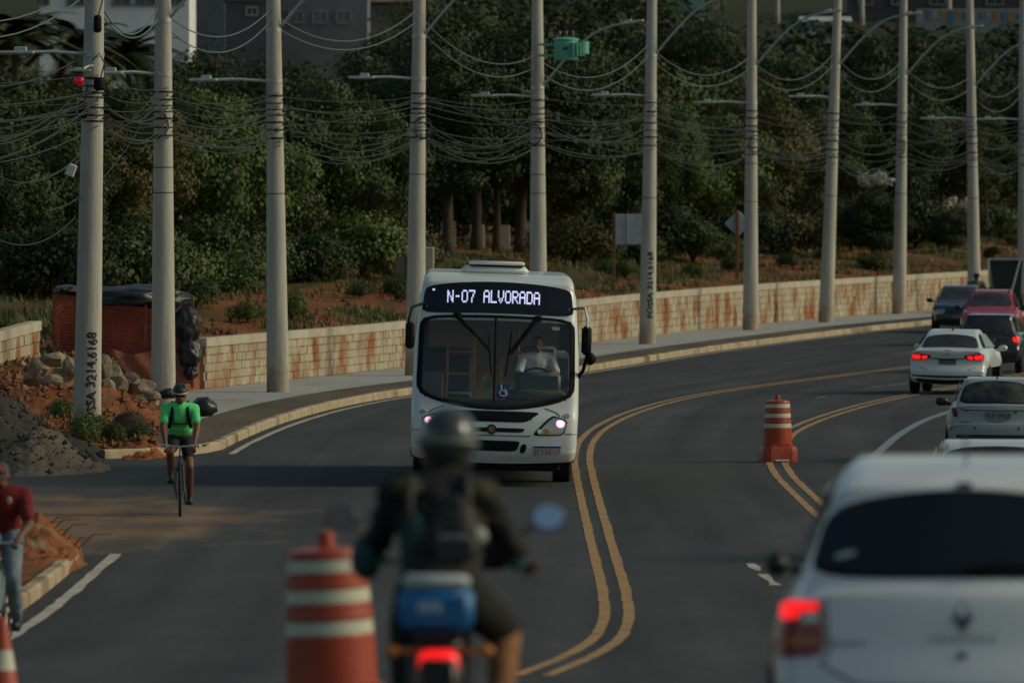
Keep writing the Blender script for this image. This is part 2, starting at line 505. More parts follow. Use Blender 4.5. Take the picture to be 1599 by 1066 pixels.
def road_material():
    m = bpy.data.materials.new('dusty_asphalt'); m.use_nodes = True
    nt = m.node_tree; N = nt.nodes; L = nt.links
    b = N['Principled BSDF']; b.inputs['Roughness'].default_value = 0.92; b.inputs['Specular IOR Level'].default_value = 0.2
    g = N.new('ShaderNodeNewGeometry')
    mp = N.new('ShaderNodeMapping'); mp.inputs['Scale'].default_value = (1.0, 0.12, 1)
    L.new(g.outputs['Position'], mp.inputs[0])
    n1 = N.new('ShaderNodeTexNoise'); n1.inputs['Scale'].default_value = 0.9; n1.inputs['Detail'].default_value = 6
    L.new(mp.outputs[0], n1.inputs['Vector'])
    cr = N.new('ShaderNodeMapRange'); cr.inputs['From Min'].default_value = 0.3; cr.inputs['From Max'].default_value = 0.7
    L.new(n1.outputs['Fac'], cr.inputs['Value'])
    mx = N.new('ShaderNodeMix'); mx.data_type = 'RGBA'
    mx.inputs['A'].default_value = (0.040, 0.042, 0.042, 1); mx.inputs['B'].default_value = (0.056, 0.057, 0.055, 1)
    L.new(cr.outputs[0], mx.inputs['Factor'])
    # wheel tracks, patches and drips running along the lanes
    uvn = N.new('ShaderNodeUVMap'); uvn.uv_map = 'lane'
    mpu = N.new('ShaderNodeMapping'); mpu.inputs['Scale'].default_value = (1.5, 0.02, 1); L.new(uvn.outputs[0], mpu.inputs[0])
    nt1 = N.new('ShaderNodeTexNoise'); nt1.inputs['Scale'].default_value = 1.0; nt1.inputs['Detail'].default_value = 5; L.new(mpu.outputs[0], nt1.inputs['Vector'])
    mpv = N.new('ShaderNodeMapping'); mpv.inputs['Scale'].default_value = (0.35, 0.06, 1); L.new(uvn.outputs[0], mpv.inputs[0])
    nt2 = N.new('ShaderNodeTexNoise'); nt2.inputs['Scale'].default_value = 1.0; nt2.inputs['Detail'].default_value = 8; nt2.inputs['Roughness'].default_value = 0.7; L.new(mpv.outputs[0], nt2.inputs['Vector'])
    tr1 = N.new('ShaderNodeMapRange'); tr1.inputs['From Min'].default_value = 0.3; tr1.inputs['From Max'].default_value = 0.7; tr1.inputs['To Min'].default_value = 0.72; tr1.inputs['To Max'].default_value = 1.3; L.new(nt1.outputs['Fac'], tr1.inputs['Value'])
    tr2 = N.new('ShaderNodeMapRange'); tr2.inputs['From Min'].default_value = 0.3; tr2.inputs['From Max'].default_value = 0.7; tr2.inputs['To Min'].default_value = 0.78; tr2.inputs['To Max'].default_value = 1.25; L.new(nt2.outputs['Fac'], tr2.inputs['Value'])
    # fine grit
    n2 = N.new('ShaderNodeTexNoise'); n2.inputs['Scale'].default_value = 22; n2.inputs['Detail'].default_value = 3
    L.new(g.outputs['Position'], n2.inputs['Vector'])
    # red dust carried out of the side street: a tongue with a ragged edge
    sep = N.new('ShaderNodeSeparateXYZ'); L.new(g.outputs['Position'], sep.inputs[0])
    def math_(op, a, bb):
        q = N.new('ShaderNodeMath'); q.operation = op
        for i, s in enumerate((a, bb)):
            if isinstance(s, (int, float)): q.inputs[i].default_value = s
            else: L.new(s, q.inputs[i])
        return q.outputs[0]
    dx = math_('DIVIDE', math_('ADD', sep.outputs[0], 6.7), 3.4)
    dy = math_('DIVIDE', math_('SUBTRACT', sep.outputs[1], 122), 11.0)
    r2 = math_('ADD', math_('MULTIPLY', dx, dx), math_('MULTIPLY', dy, dy))
    mp3 = N.new('ShaderNodeMapping'); mp3.inputs['Scale'].default_value = (0.8, 0.22, 1)
    L.new(g.outputs['Position'], mp3.inputs[0])
    n3 = N.new('ShaderNodeTexNoise'); n3.inputs['Scale'].default_value = 1.6; n3.inputs['Detail'].default_value = 8
    L.new(mp3.outputs[0], n3.inputs['Vector'])
    rr = math_('ADD', r2, math_('MULTIPLY', math_('SUBTRACT', n3.outputs['Fac'], 0.5), 3.4))
    cr2 = N.new('ShaderNodeMapRange'); cr2.inputs['From Min'].default_value = 1.3; cr2.inputs['From Max'].default_value = 0.1; cr2.inputs['To Max'].default_value = 0.85
    L.new(rr, cr2.inputs['Value'])
    m2 = N.new('ShaderNodeMix'); m2.data_type = 'RGBA'; m2.inputs['B'].default_value = (0.21, 0.125, 0.065, 1)
    L.new(mx.outputs['Result'], m2.inputs['A']); L.new(cr2.outputs[0], m2.inputs['Factor'])
    hs = N.new('ShaderNodeHueSaturation')
    vv = N.new('ShaderNodeMapRange'); vv.inputs['From Min'].default_value = 0.3; vv.inputs['From Max'].default_value = 0.7; vv.inputs['To Min'].default_value = 0.8; vv.inputs['To Max'].default_value = 1.2
    L.new(n2.outputs['Fac'], vv.inputs['Value']); L.new(math_('MULTIPLY', math_('MULTIPLY', tr1.outputs[0], tr2.outputs[0]), vv.outputs[0]), hs.inputs['Value'])
    L.new(m2.outputs['Result'], hs.inputs['Color']); L.new(hs.outputs['Color'], b.inputs['Base Color'])
    bp = N.new('ShaderNodeBump'); bp.inputs['Strength'].default_value = 0.25; bp.inputs['Distance'].default_value = 0.02
    L.new(n2.outputs['Fac'], bp.inputs['Height']); L.new(bp.outputs[0], b.inputs['Normal'])
    return m
M_ROAD = road_material()
yl = list(np.arange(-30, 100, 4)) + list(np.arange(100, 340, 2.0)) + list(np.arange(340, 620, 8))
road = tag(strip('road', list(np.linspace(0.0, -25, 8)), yl, 0.0, M_ROAD), kind='structure')

# side street: joins the kerb line between two rounded corners
q = MB()
cols = [0.0, 0.4, 1, 1.8, 2.6, 3.5, 5, 8, 14, 30, 60]
nr = 20
for o in cols:
    a, bb = near_edge(o), far_edge(o)
    for k in range(nr + 1):
        y = a + (bb - a) * k / nr
        q.v.append((float(KX(y)) - o, y, float(zr(y)) + 0.0))
for i in range(len(cols) - 1):
    for k in range(nr):
        q.f.append((i * (nr + 1) + k, i * (nr + 1) + k + 1, (i + 1) * (nr + 1) + k + 1, (i + 1) * (nr + 1) + k))
tag(q.build('side_street', M_ROAD, smooth=True, recalc=False), kind='structure')

# pavement behind the kerb
M_PAVE = mat('pavement_concrete', (0.30, 0.30, 0.275), (0.36, 0.355, 0.32), scale=0.5, rough=0.9, bump=0.1, bscale=15, coords='World', stretch=(1, 0.3, 1),
             c3=(0.30, 0.19, 0.10), scale3=0.6, lo3=0.62, hi3=0.8)
M_STRIP = mat('verge_strip', (0.085, 0.075, 0.058), (0.15, 0.115, 0.075), scale=0.5, rough=0.95, bump=0.3, bscale=12, coords='World', stretch=(1, 0.2, 1), spec=0.1)
M_DARKPATH = mat('new_asphalt_strip', (0.032, 0.031, 0.03), (0.05, 0.047, 0.043), scale=1, rough=0.9, coords='World')
yp = list(np.arange(166, 420, 2.0))
pave = tag(strip('pavement', [1.35, 2.3, 3.3, WALL_O + 0.02], yp, 0.150, M_PAVE), kind='structure')
verge = tag(strip('verge', [0.145, 0.7, 1.35], list(np.arange(156, 288.1, 2.0)), 0.146, M_STRIP), kind='structure')
tag(strip('cycle_path', [0.145, 0.7, 1.35], list(np.arange(288, 420, 2.0)), 0.146, M_DARKPATH), kind='structure')

# kerb stones laid along the road edge, round the corners and into the side street
M_KERB = mat('kerb_concrete', (0.34, 0.255, 0.15), (0.44, 0.36, 0.235), scale=1.3, rough=0.92, bump=0.2, bscale=18, coords='World',
             c3=(0.16, 0.085, 0.045), scale3=0.7, lo3=0.56, hi3=0.7)
M_BED = mat('kerb_bedding', (0.20, 0.13, 0.075), (0.26, 0.18, 0.11), scale=3, rough=0.95, coords='World')
ks = MB()
L_, wd, hh, c = 0.975, 0.145, 0.155, 0.03
sec = [(0, -0.1), (wd, -0.1), (wd, hh - 0.01), (wd - 0.01, hh), (c, hh), (0, hh - c)]
vs = [(-L_ / 2, p[0], p[1]) for p in sec] + [(L_ / 2, p[0], p[1]) for p in sec]
n = len(sec)
ks.add(vs, [tuple(range(n)), tuple(range(2 * n - 1, n - 1, -1))] + [(k, (k + 1) % n, n + (k + 1) % n, n + k) for k in range(n)])
kerb_me = ks.mesh('kerb_stone'); kerb_me.materials.append(M_KERB)
def lay_kerb(path, name):
    """path: points of the road-side edge, the verge on the left hand when walking away"""
    bed = MB()
    segs = []
    acc = [Vector(path[0])]
    pts = [Vector(p) for p in path]
    # resample at 1 m
    out = [pts[0]]; d = 0
    for a, b in zip(pts[:-1], pts[1:]):
        l = (b - a).length; pos = 1.0 - d
        while pos <= l:
            out.append(a + (b - a) * (pos / l)); pos += 1.0
        d = (d + l) % 1.0 if l > 0 else d
    left = []
    for i, p in enumerate(out):
        t = (out[min(i + 1, len(out) - 1)] - out[max(0, i - 1)]).normalized()
        left.append(Vector((-t.y, t.x, 0)))
    n0 = 0
    for p, l in zip(out, left):
        bed.v += [tuple(p + l * 0.004 + Vector((0, 0, -0.1))), tuple(p + l * 0.004 + Vector((0, 0, 0.11))), tuple(p + l * 0.13 + Vector((0, 0, 0.13))), tuple(p + l * 0.14 + Vector((0, 0, -0.1)))]
    for i in range(len(out) - 1):
        for k in range(3):
            bed.f.append((i * 4 + k, i * 4 + k + 1, i * 4 + 5 + k, i * 4 + 4 + k))
    kb = tag(bed.build(name, M_BED), kind='structure')
    for a, b in zip(out[:-1], out[1:]):
        t = (b - a)
        o = bpy.data.objects.new('kerb_stone', kerb_me); COL.objects.link(o)
        o.parent = kb
        o.location = (a + b) / 2 + Vector((0, 0, random.uniform(-0.006, 0.006)))
        o.rotation_euler = (0, -math.asin(max(-1, min(1, t.z / t.length))), math.atan2(t.y, t.x) + random.uniform(-0.004, 0.004))
    return kb
path = []
for k in range(9):            # far corner of the side street
    a = k / 8
    o = 1.7 * (1 - a)
    y = far_edge(o)
    path.append(P_off(o, y))
path += [P_off(0, y) for y in np.arange(160, 330, 1.0)]
lay_kerb(path, 'kerb')
path = [P_off(0, y) for y in np.arange(70, 109, 1.0)]
for k in range(1, 9):
    o = 2.2 * k / 8
    path.append(P_off(o, near_edge(o)))
path.append(P_off(6, Y_N - 0.6))
lay_kerb(path, 'corner_kerb')

# painted lines, 4 mm over the asphalt
M_YEL = mat('yellow_paint', (0.42, 0.235, 0.075), (0.30, 0.17, 0.065), scale=1.2, rough=0.8, coords='World', lo=0.45, hi=0.75, c3=(0.09, 0.07, 0.05), scale3=5, lo3=0.52, hi3=0.70)
M_WHT = mat('white_paint', (0.50, 0.46, 0.38), (0.36, 0.31, 0.24), scale=1.2, rough=0.8, coords='World', c3=(0.14, 0.11, 0.08), scale3=4, lo3=0.6, hi3=0.74)
M_WBL = mat('worn_white_paint', (0.22, 0.26, 0.27), (0.16, 0.18, 0.18), scale=1.5, rough=0.8, coords='World')
def paint(fx, y0, y1, off, w, name, material, step=1.0, ragged=0.0):
    q = MB(); yy = np.arange(y0, y1 + 1e-6, step)
    for i, y in enumerate(yy):
        d = max(0.5, 1.0)
        dx = (float(fx(y + .5)) - float(fx(y - .5)))
        nrm = Vector((1, -dx)).normalized()
        r1 = ragged * nz(y, 1, 0.9); r2 = ragged * nz(y, 5, 0.9)
        x = float(fx(y))
        for s in (off - w / 2 + r1, off + w / 2 + r2):
            px, py_ = x + nrm.x * s, y + nrm.y * s
            q.v.append((px, py_, float(zr(py_)) + 0.005))
        if i: q.f.append((2 * i - 2, 2 * i - 1, 2 * i + 1, 2 * i))
    return q.build(name, material, road, recalc=False)
_y1 = [G(*p) for p in [(965, 960), (958, 915), (942, 860), (924, 790), (912, 740), (907, 705), (925, 674), (980, 645), (1060, 622), (1150, 607), (1250, 594), (1350, 581), (1420, 573)]]
_hook = [G(*p) for p in [(952, 995), (905, 1024), (860, 1043), (831, 1055)]]
Y1 = smooth_line([(p.x, p.y) for p in _hook + _y1], 70, 420, step=0.5, w=2.5)
Y1f = smooth_line([(p.x, p.y) for p in _y1], 70, 420, step=0.5, w=7)
Y1m = lambda y: float(Y1(y)) * (1 - float(sstep(100, 112, y))) + float(Y1f(y)) * float(sstep(100, 112, y))
for off in (-0.125, 0.125):
    paint(Y1m, _hook[-1].y, 330, off, 0.115, 'yellow_line', M_YEL, step=0.5, ragged=0.014)
_y2 = [G(*p) for p in [(1275, 790), (1240, 760), (1210, 725), (1214, 690), (1240, 668), (1300, 646), (1370, 626), (1420, 617)]]
Y2 = smooth_line([(4.3, 80), (4.25, 120)] + [(p.x, p.y) for p in _y2], 70, 420, w=7)
for off in (-0.125, 0.125):
    paint(Y2, 84, 300, off, 0.115, 'yellow_line', M_YEL, step=0.5, ragged=0.014)
paint(lambda y: float(KX(y)) + 0.28, 155.5, 330, 0, 0.12, 'white_edge_line', M_WHT, ragged=0.02)
paint(lambda y: float(KX(y)) + 0.28, 72, 111.5, 0, 0.13, 'white_edge_line', M_WHT, ragged=0.03)
_b = [G(*p) for p in [(1365, 712), (1400, 681), (1440, 657), (1490, 640)]]
BL = smooth_line([(p.x, p.y) for p in _b], 100, 330, w=4)
paint(BL, 140, 205, 0, 0.17, 'worn_edge_line', M_WBL)
# broken white lane marks
for (ax, ay, bx, by_) in [(1172, 880, 1212, 914), (1360, 605, 1415, 598), (1275, 622, 1290, 619)]:
    a = G(ax, ay); b = G(bx, by_)
    n_ = 6; q = MB()
    for i in range(n_ + 1):
        p = a + (b - a) * i / n_
        w_ = 0.05 + 0.025 * math.sin(i * 2.3)
        q.v += [(p.x - w_, p.y, p.z + 0.005), (p.x + w_, p.y, p.z + 0.005)]
        if i and not (i == 3): q.f.append((2 * i - 2, 2 * i - 1, 2 * i + 1, 2 * i))
    q.build('broken_line', M_WHT if ay > 800 else M_WBL, road, recalc=False)
# ---------------------------------------------------------------- retaining wall of concrete blocks
M_WALLCORE = mat('wall_mortar', (0.38, 0.33, 0.245), (0.25, 0.15, 0.08), scale=1.5, rough=0.95, coords='World', bump=0.2)
M_BLOCK = mat('wall_block', (0.42, 0.37, 0.28), (0.33, 0.28, 0.195), scale=2.2, rough=0.95, coords='World', bump=0.25, bscale=14,
              c3=(0.25, 0.095, 0.035), scale3=1.0, lo3=0.45, hi3=0.64, stretch=(1.3, 0.8, 0.7), spec=0.15)
M_COPE = mat('wall_coping', (0.45, 0.405, 0.31), (0.35, 0.30, 0.21), scale=1.2, rough=0.92, coords='World', bump=0.15, bscale=12)
def wall_run(ptfun, y0, y1, hfun, name, label, dz=0.15, n_single=300, bl=0.40, bh=0.19):
    """ptfun(y) -> base point of the road-side face"""
    core = MB(); yy = np.arange(y0, y1 + 0.01, 1.0)
    pts = [ptfun(y) for y in yy]
    nrm = []
    for i in range(len(pts)):
        t = (pts[min(i + 1, len(pts) - 1)] - pts[max(0, i - 1)]); t.z = 0; t.normalize()
        nrm.append(Vector((-t.y, t.x, 0)))       # away from the road
    for p, l, y in zip(pts, nrm, yy):
        h = hfun(y) - 0.2
        a = p + l * 0.03; b = p + l * 0.2
        core.v += [tuple(a - Vector((0, 0, 0.4))), tuple(a + Vector((0, 0, h))), tuple(b + Vector((0, 0, h))), tuple(b - Vector((0, 0, 0.4)))]
    n = len(pts)
    for i in range(n - 1):
        for k in range(3):
            core.f.append((i * 4 + k, i * 4 + k + 1, i * 4 + 5 + k, i * 4 + 4 + k))
    core.f += [(0, 1, 2, 3), (4 * n - 4, 4 * n - 1, 4 * n - 2, 4 * n - 3)]
    root = core.build(name, M_WALLCORE)
    tag(root, label, 'wall')
    bm_ = MB().bbox((0, 0, 0), (bl - 0.012, 0.05, bh - 0.012), 0.008)
    bme = bm_.mesh('block'); bme.materials.append(M_BLOCK)
    rest = MB(); count = 0
    # arc-length walk
    s = 0.0; cum = [0.0]
    for a, b in zip(pts[:-1], pts[1:]): cum.append(cum[-1] + (b - a).length)
    ncol = int(cum[-1] / bl)
    for c in range(ncol):
        rows = int((hfun(float(np.interp((c + .5) * bl, cum, yy))) - 0.2) / bh + 0.35)
        for r in range(rows):
            u = (c + 0.5 + (0.5 if r % 2 else 0)) * bl
            if u > cum[-1] - 0.15: continue
            y = float(np.interp(u, cum, yy)); p = ptfun(y)
            q = ptfun(y + 0.1) - p; q.normalize()
            l = Vector((-q.y, q.x, 0)).normalized()
            h_here = hfun(y) - 0.2
            bz = (r + 0.5) * h_here / rows
            ang = math.atan2(q.y, q.x)
            loc = p + l * (0.015 + random.uniform(-0.011, 0.011)) + Vector((0, 0, bz + random.uniform(-.006, .006)))
            sc = h_here / rows / bh
            if count < n_single:
                o = bpy.data.objects.new('block', bme); COL.objects.link(o); o.parent = root
                o.location = loc; o.rotation_euler = (0, -math.asin(q.z) + random.uniform(-.012, .012), ang + random.uniform(-.02, .02)); o.scale = (1, 1, sc)
            else:
                M = Matrix.Translation(loc) @ Matrix.Rotation(ang, 4, 'Z') @ Matrix.Scale(sc, 4, (0, 0, 1))
                rest.box((0, 0, 0), (bl - 0.014, 0.05, bh - 0.014), M)
            count += 1
    if rest.v: tag(rest.build('block_courses', M_BLOCK, root, recalc=False), kind='stuff')
    # coping beams
    k = 0; u = 0.0
    while u < cum[-1] - 0.3:
        ln = min(random.uniform(3.2, 4.4), cum[-1] - u)
        ya = float(np.interp(u + 0.006, cum, yy)); yb = float(np.interp(u + ln - 0.006, cum, yy))
        a, b = ptfun(ya), ptfun(yb); a.z += hfun(ya) - 0.1; b.z += hfun(yb) - 0.1
        d = b - a
        M = Matrix.Translation((a + b) / 2) @ d.to_track_quat('X', 'Z').to_matrix().to_4x4()
        pr = random.uniform(0, 0.012)
        MB().bbox((0, 0.085, 0), (d.length, 0.24 + pr, 0.2), 0.012, M).build('coping_beam', M_COPE, root)
        u += ln
    return root
def wall_pt(y): return P_off(WALL_O, y, 0.15)
wall_run(wall_pt, WALL_Y0, 420, wall_h, 'retaining_wall', 'long stained concrete block retaining wall behind the poles and pavement')
# short stub at the far left, turning towards the street
_wa, _wb = at(-70, 640, 172), at(62, 618, 186)
_wa.z = ground_at(_wa.x, 172) - 0.05; _wb.z = ground_at(_wb.x, 186) - 0.1
def stub_pt(y):
    t = (y - 172) / 14.0
    return _wa.lerp(_wb, t)
wall_run(stub_pt, 172, 186, lambda y: 0.86, 'block_wall', 'short pale block wall stub at the left edge beside the rubble', n_single=120)

# ---------------------------------------------------------------- utility poles
def line_D(px, o):
    """distance at which the line at offset o from the kerb crosses photo column px"""
    dd = np.arange(150, 620, 1.0)
    pp = CX + (KX(dd) - o) * F / dd
    return float(np.interp(px, pp, dd))
ORD = ['leftmost', 'second', 'third', 'fourth', 'fifth', 'sixth', 'seventh', 'eighth', 'ninth', 'tenth', 'eleventh']
pole_data = [  # base px, D, top px at row 0, left arm row, left arm end px, right arm row
    (135, 158.0, 148, 85, 12, None), (255, 180.0, 255, 116, 165, 30), (434, 200.0, 427, 127, 320, 45), (648, 223.0, 655, 123, 556, 55),
    (841, 246.0, 839, 151, 752, 135), (1011, 269.0, 1018, 150, 932, 85), (1172, 299.0, 1174, 161, 1096, 103), (1290, 319.0, 1308, 152, 1230, 102),
    (1404, 343.0, 1411, 165, 1340, 118), (1522, 366.0, 1514, 186, 1452, 135), (1599, 386.0, 1597, 187, 1537, 145)]
POLES = []
def pole_axis(i, row):
    """world point on the axis of pole i at a photo row"""
    b, t = POLES[i]
    z = ZC + (HY - row) * b.y / F
    return b + (t - b) * ((z - b.z) / (t.z - b.z))
def pole_radius(i, p):
    b, t = POLES[i]
    return 0.245 - 0.0108 * (p.z - b.z)
BASE_ROW = {0: 690, 2: 612, 5: 537, 6: 515, 7: 503, 8: 490}
for i, (px, D, tpx, la, lax, ra) in enumerate(pole_data):
    if i in BASE_ROW and i: D = G(px, BASE_ROW[i], 0.15).y
    elif i >= 3: D = line_D(px, 2.3)
    x = (px - CX) * D / F
    z = max(ground_at(x, D), float(zr(D)) + (0.15 if i >= 2 else 0.1))
    base = Vector((x, D, z - 0.02))
    toprow = HY - (11.2 - (ZC - z)) * F / D * 1.0
    z_top = z + 11.2
    x0 = (tpx - CX) * D / F; z0 = ZC + HY * D / F
    k = (z_top - z) / (z0 - z)
    top = Vector((x + (x0 - x) * k, D + random.uniform(-0.05, 0.05), z_top))
    POLES.append((base, top))
    label = '%s concrete utility pole counted from the left' % ORD[i] if i else 'leftmost concrete utility pole, with red lamp and phone number painted on it'
    if i == 4: label = 'fifth concrete utility pole from the left, behind the bus, carrying the green transformer'
    if i == 5: label = 'sixth concrete utility pole from the left, phone number painted down it, right of the bus'
    if i == 10: label = 'last concrete utility pole at the right edge of the view'
    root = empty('utility_pole', base)
    tag(root, label, 'pole', 'concrete utility poles along the pavement')
    d = top - base
    R = Vector((0, 0, 1)).rotation_difference(d).to_matrix().to_4x4()
    ln = d.length
    MB().lathe([(0.245 - 0.0108 * h, h) for h in np.linspace(0, ln, 14)], 28, R).build('shaft', M_CONC, root, smooth='auto')
    def ring(row, name, h=0.05, m=M_BLKPL, extra=0.008):
        p = pole_axis(i, row) - base
        r = pole_radius(i, p + base) + extra
        MB().lathe([(r, -h / 2), (r, h / 2)], 20, Matrix.Translation(p) @ R, caps=False).build(name, m, root, smooth=True)
    lowrow = [145, 165, 170, 170, 180, 182, 195, 200, 200, 205, 210][i]
    for dr in (-22, -9, 0, 9, 21, 34, 46):
        ring(lowrow + dr + random.uniform(-2, 2), 'cable_band', random.uniform(0.02, 0.05))
    for dr in (260, 305):
        if random.random() < 0.7: ring(dr + random.uniform(-14, 14), 'wire_tie', 0.02, M_CABLE, 0.004)
    if ra is not None: ring(ra + 2, 'arm_clamp', 0.09, M_STEEL, 0.012)
    ring(la, 'arm_clamp', 0.09, M_STEEL, 0.012)
    # small insulator brackets on the right face
    for dr in (-14, 4, 24, 40):
        p = pole_axis(i, lowrow + dr) - base; r = pole_radius(i, p + base)
        q = MB().tube([p + Vector((r - 0.01, -0.06, 0)), p + Vector((r + 0.1, -0.1, 0)), p + Vector((r + 0.12, -0.1, 0.06))], 0.018, 6)
        q.build('bracket', M_BLKPL, root)
    # lamp arm on the left, over the pavement side
    s = F / D
    p = pole_axis(i, la) - base
    length = (px - lax) / s
    tip = p + Vector((-length, -0.4, 0.02))
    MB().tube([p + Vector((-0.1, -0.05, 0)), p.lerp(tip, 0.5) + Vector((0, 0, 0.03)), tip], 0.032, 8).build('left_lamp_arm', M_STEEL, root, smooth='auto')
    h = MB().bbox((0, 0, 0), (0.62, 0.24, 0.07), 0.025, Matrix.Translation(tip + Vector((0.05, 0, 0))))
    h.bbox((0, 0, 0), (0.22, 0.16, 0.09), 0.02, Matrix.Translation(tip + Vector((0.12, 0, 0.06))))
    h.build('lamp_head', M_STEEL, root)
    if ra is not None:       # curved arm reaching over the road
        p = pole_axis(i, ra) - base
        pts = [p + Vector((0.08, -0.05, -0.05)), p + Vector((0.75, -0.2, 0.75)), p + Vector((1.3, -0.3, 1.27)), p + Vector((1.75, -0.35, 1.52)), p + Vector((2.25, -0.4, 1.62))]
        # smooth the bend
        sm = []
        for a in range(len(pts) - 1):
            for t in (0, 0.33, 0.66):
                sm.append(pts[a].lerp(pts[a + 1], t))
        sm.append(pts[-1])
        sm = [sm[0]] + [(sm[k - 1] + sm[k] + sm[k + 1]) / 3 for k in range(1, len(sm) - 1)] + [sm[-1]]
        MB().tube(sm, 0.032, 8).build('curved_lamp_arm', M_STEEL, root, smooth='auto')
        M = Matrix.Translation(pts[-1] + Vector((0.2, 0, 0.03))) @ Matrix.Rotation(-0.15, 4, 'Y')
        h = MB().bbox((0, 0, 0), (0.6, 0.24, 0.08), 0.03, M)
        h.bbox((-0.1, 0, 0.06), (0.2, 0.16, 0.06), 0.02, M)
        h.build('lamp_head', M_STEEL, root)
    # painted phone number
    if i in (0, 5):
        me = text_mesh('FOSSA 3214.6168', 0.30 if i == 0 else 0.27, spacing=1.0, bold=0.010)
        bm = bmesh.new(); bm.from_mesh(me)
        bmesh.ops.triangulate(bm, faces=bm.faces[:])
        bmesh.ops.subdivide_edges(bm, edges=[e_ for e_ in bm.edges if e_.calc_length() > 0.04], cuts=4, use_grid_fill=True)
        bmesh.ops.triangulate(bm, faces=bm.faces[:])
        bm.to_mesh(me); bm.free()
        vsn = np.array([v.co[:] for v in me.vertices])
        u = vsn[:, 0]; vv = vsn[:, 1]
        rowb, rowt = (668, 518) if i == 0 else (496, 393)
        pb = pole_axis(i, rowb) - base; pt = pole_axis(i, rowt) - base
        u = (u - u.min()) / (u.max() - u.min())
        # hand-painted: wobble and lean
        for k, v in enumerate(me.vertices):
            hz = u[k]
            c = pb.lerp(pt, hz)
            r = pole_radius(i, c + base) + 0.004
            wob = 0.014 * math.sin(hz * 37) + 0.01 * math.sin(hz * 91 + 1)
            ang = -math.pi / 2 + (-(vv[k] * 0.8) + wob + (0.09 if i == 0 else 0.07)) / r
            v.co = c + Vector((math.cos(ang) * r, math.sin(ang) * r, 0.006 * math.sin(vv[k] * 40)))
        link_mesh('painted_number', me, M_BLKPL, root)
        me.update()
# equipment on single poles
root = POLES[4]
def transformer():
    D = POLES[4][0].y - .9; c = at(884, 76, D)
    MT = mat('transformer_paint', (0.10, 0.36, 0.25), (0.13, 0.42, 0.31), scale=5, rough=0.5)
    t = empty('transformer', c + Vector((0, 0, -0.3)))
    tag(t, 'small green pole mounted transformer high on the pole behind the bus', 'transformer')
    o = Vector((0, 0, 0.3))
    MB().lathe([(0.10, -0.30), (0.30, -0.30), (0.31, -0.28), (0.31, 0.20), (0.33, 0.21), (0.33, 0.245), (0.22, 0.28), (0.05, 0.29)], 24, Matrix.Translation(o)).build('tank', MT, t, smooth='auto')
    f = MB()
    for a in range(-4, 5):
        an = math.radians(a * 13 - 15)
        f.box((0.40, 0, -0.03), (0.2, 0.02, 0.34), Matrix.Translation(o) @ Matrix.Rotation(an, 4, 'Z'))
    f.build('cooling_fins', MT, t)
    MB().lathe([(0.17, -0.16), (0.17, 0.16)], 16, Matrix.Translation(o + Vector((0.42, -0.02, 0.02))) ).build('side_radiator', MT, t, smooth='auto')
    for dx in (-0.17, 0.0, 0.17):
        MB().lathe([(0.035, 0.22), (0.05, 0.27), (0.03, 0.30), (0.05, 0.33), (0.03, 0.36), (0.045, 0.39), (0.02, 0.45)], 10, Matrix.Translation(o + Vector((dx, 0.08, 0)))).build('bushing', mat('porcelain', (0.10, 0.07, 0.05), rough=0.3), t, smooth='auto')
    MB().bbox((-0.5, 0.05, 0.1), (0.5, 0.07, 0.07), 0.01, Matrix.Translation(o)).bbox((-0.5, 0.05, -0.18), (0.5, 0.07, 0.07), 0.01, Matrix.Translation(o)).build('bracket', MT, t)
    MB().bbox((-0.02, -0.33, 0.0), (0.12, 0.03, 0.06), 0.01, Matrix.Translation(o)).build('nameplate', M_BLKPL, t)
transformer()
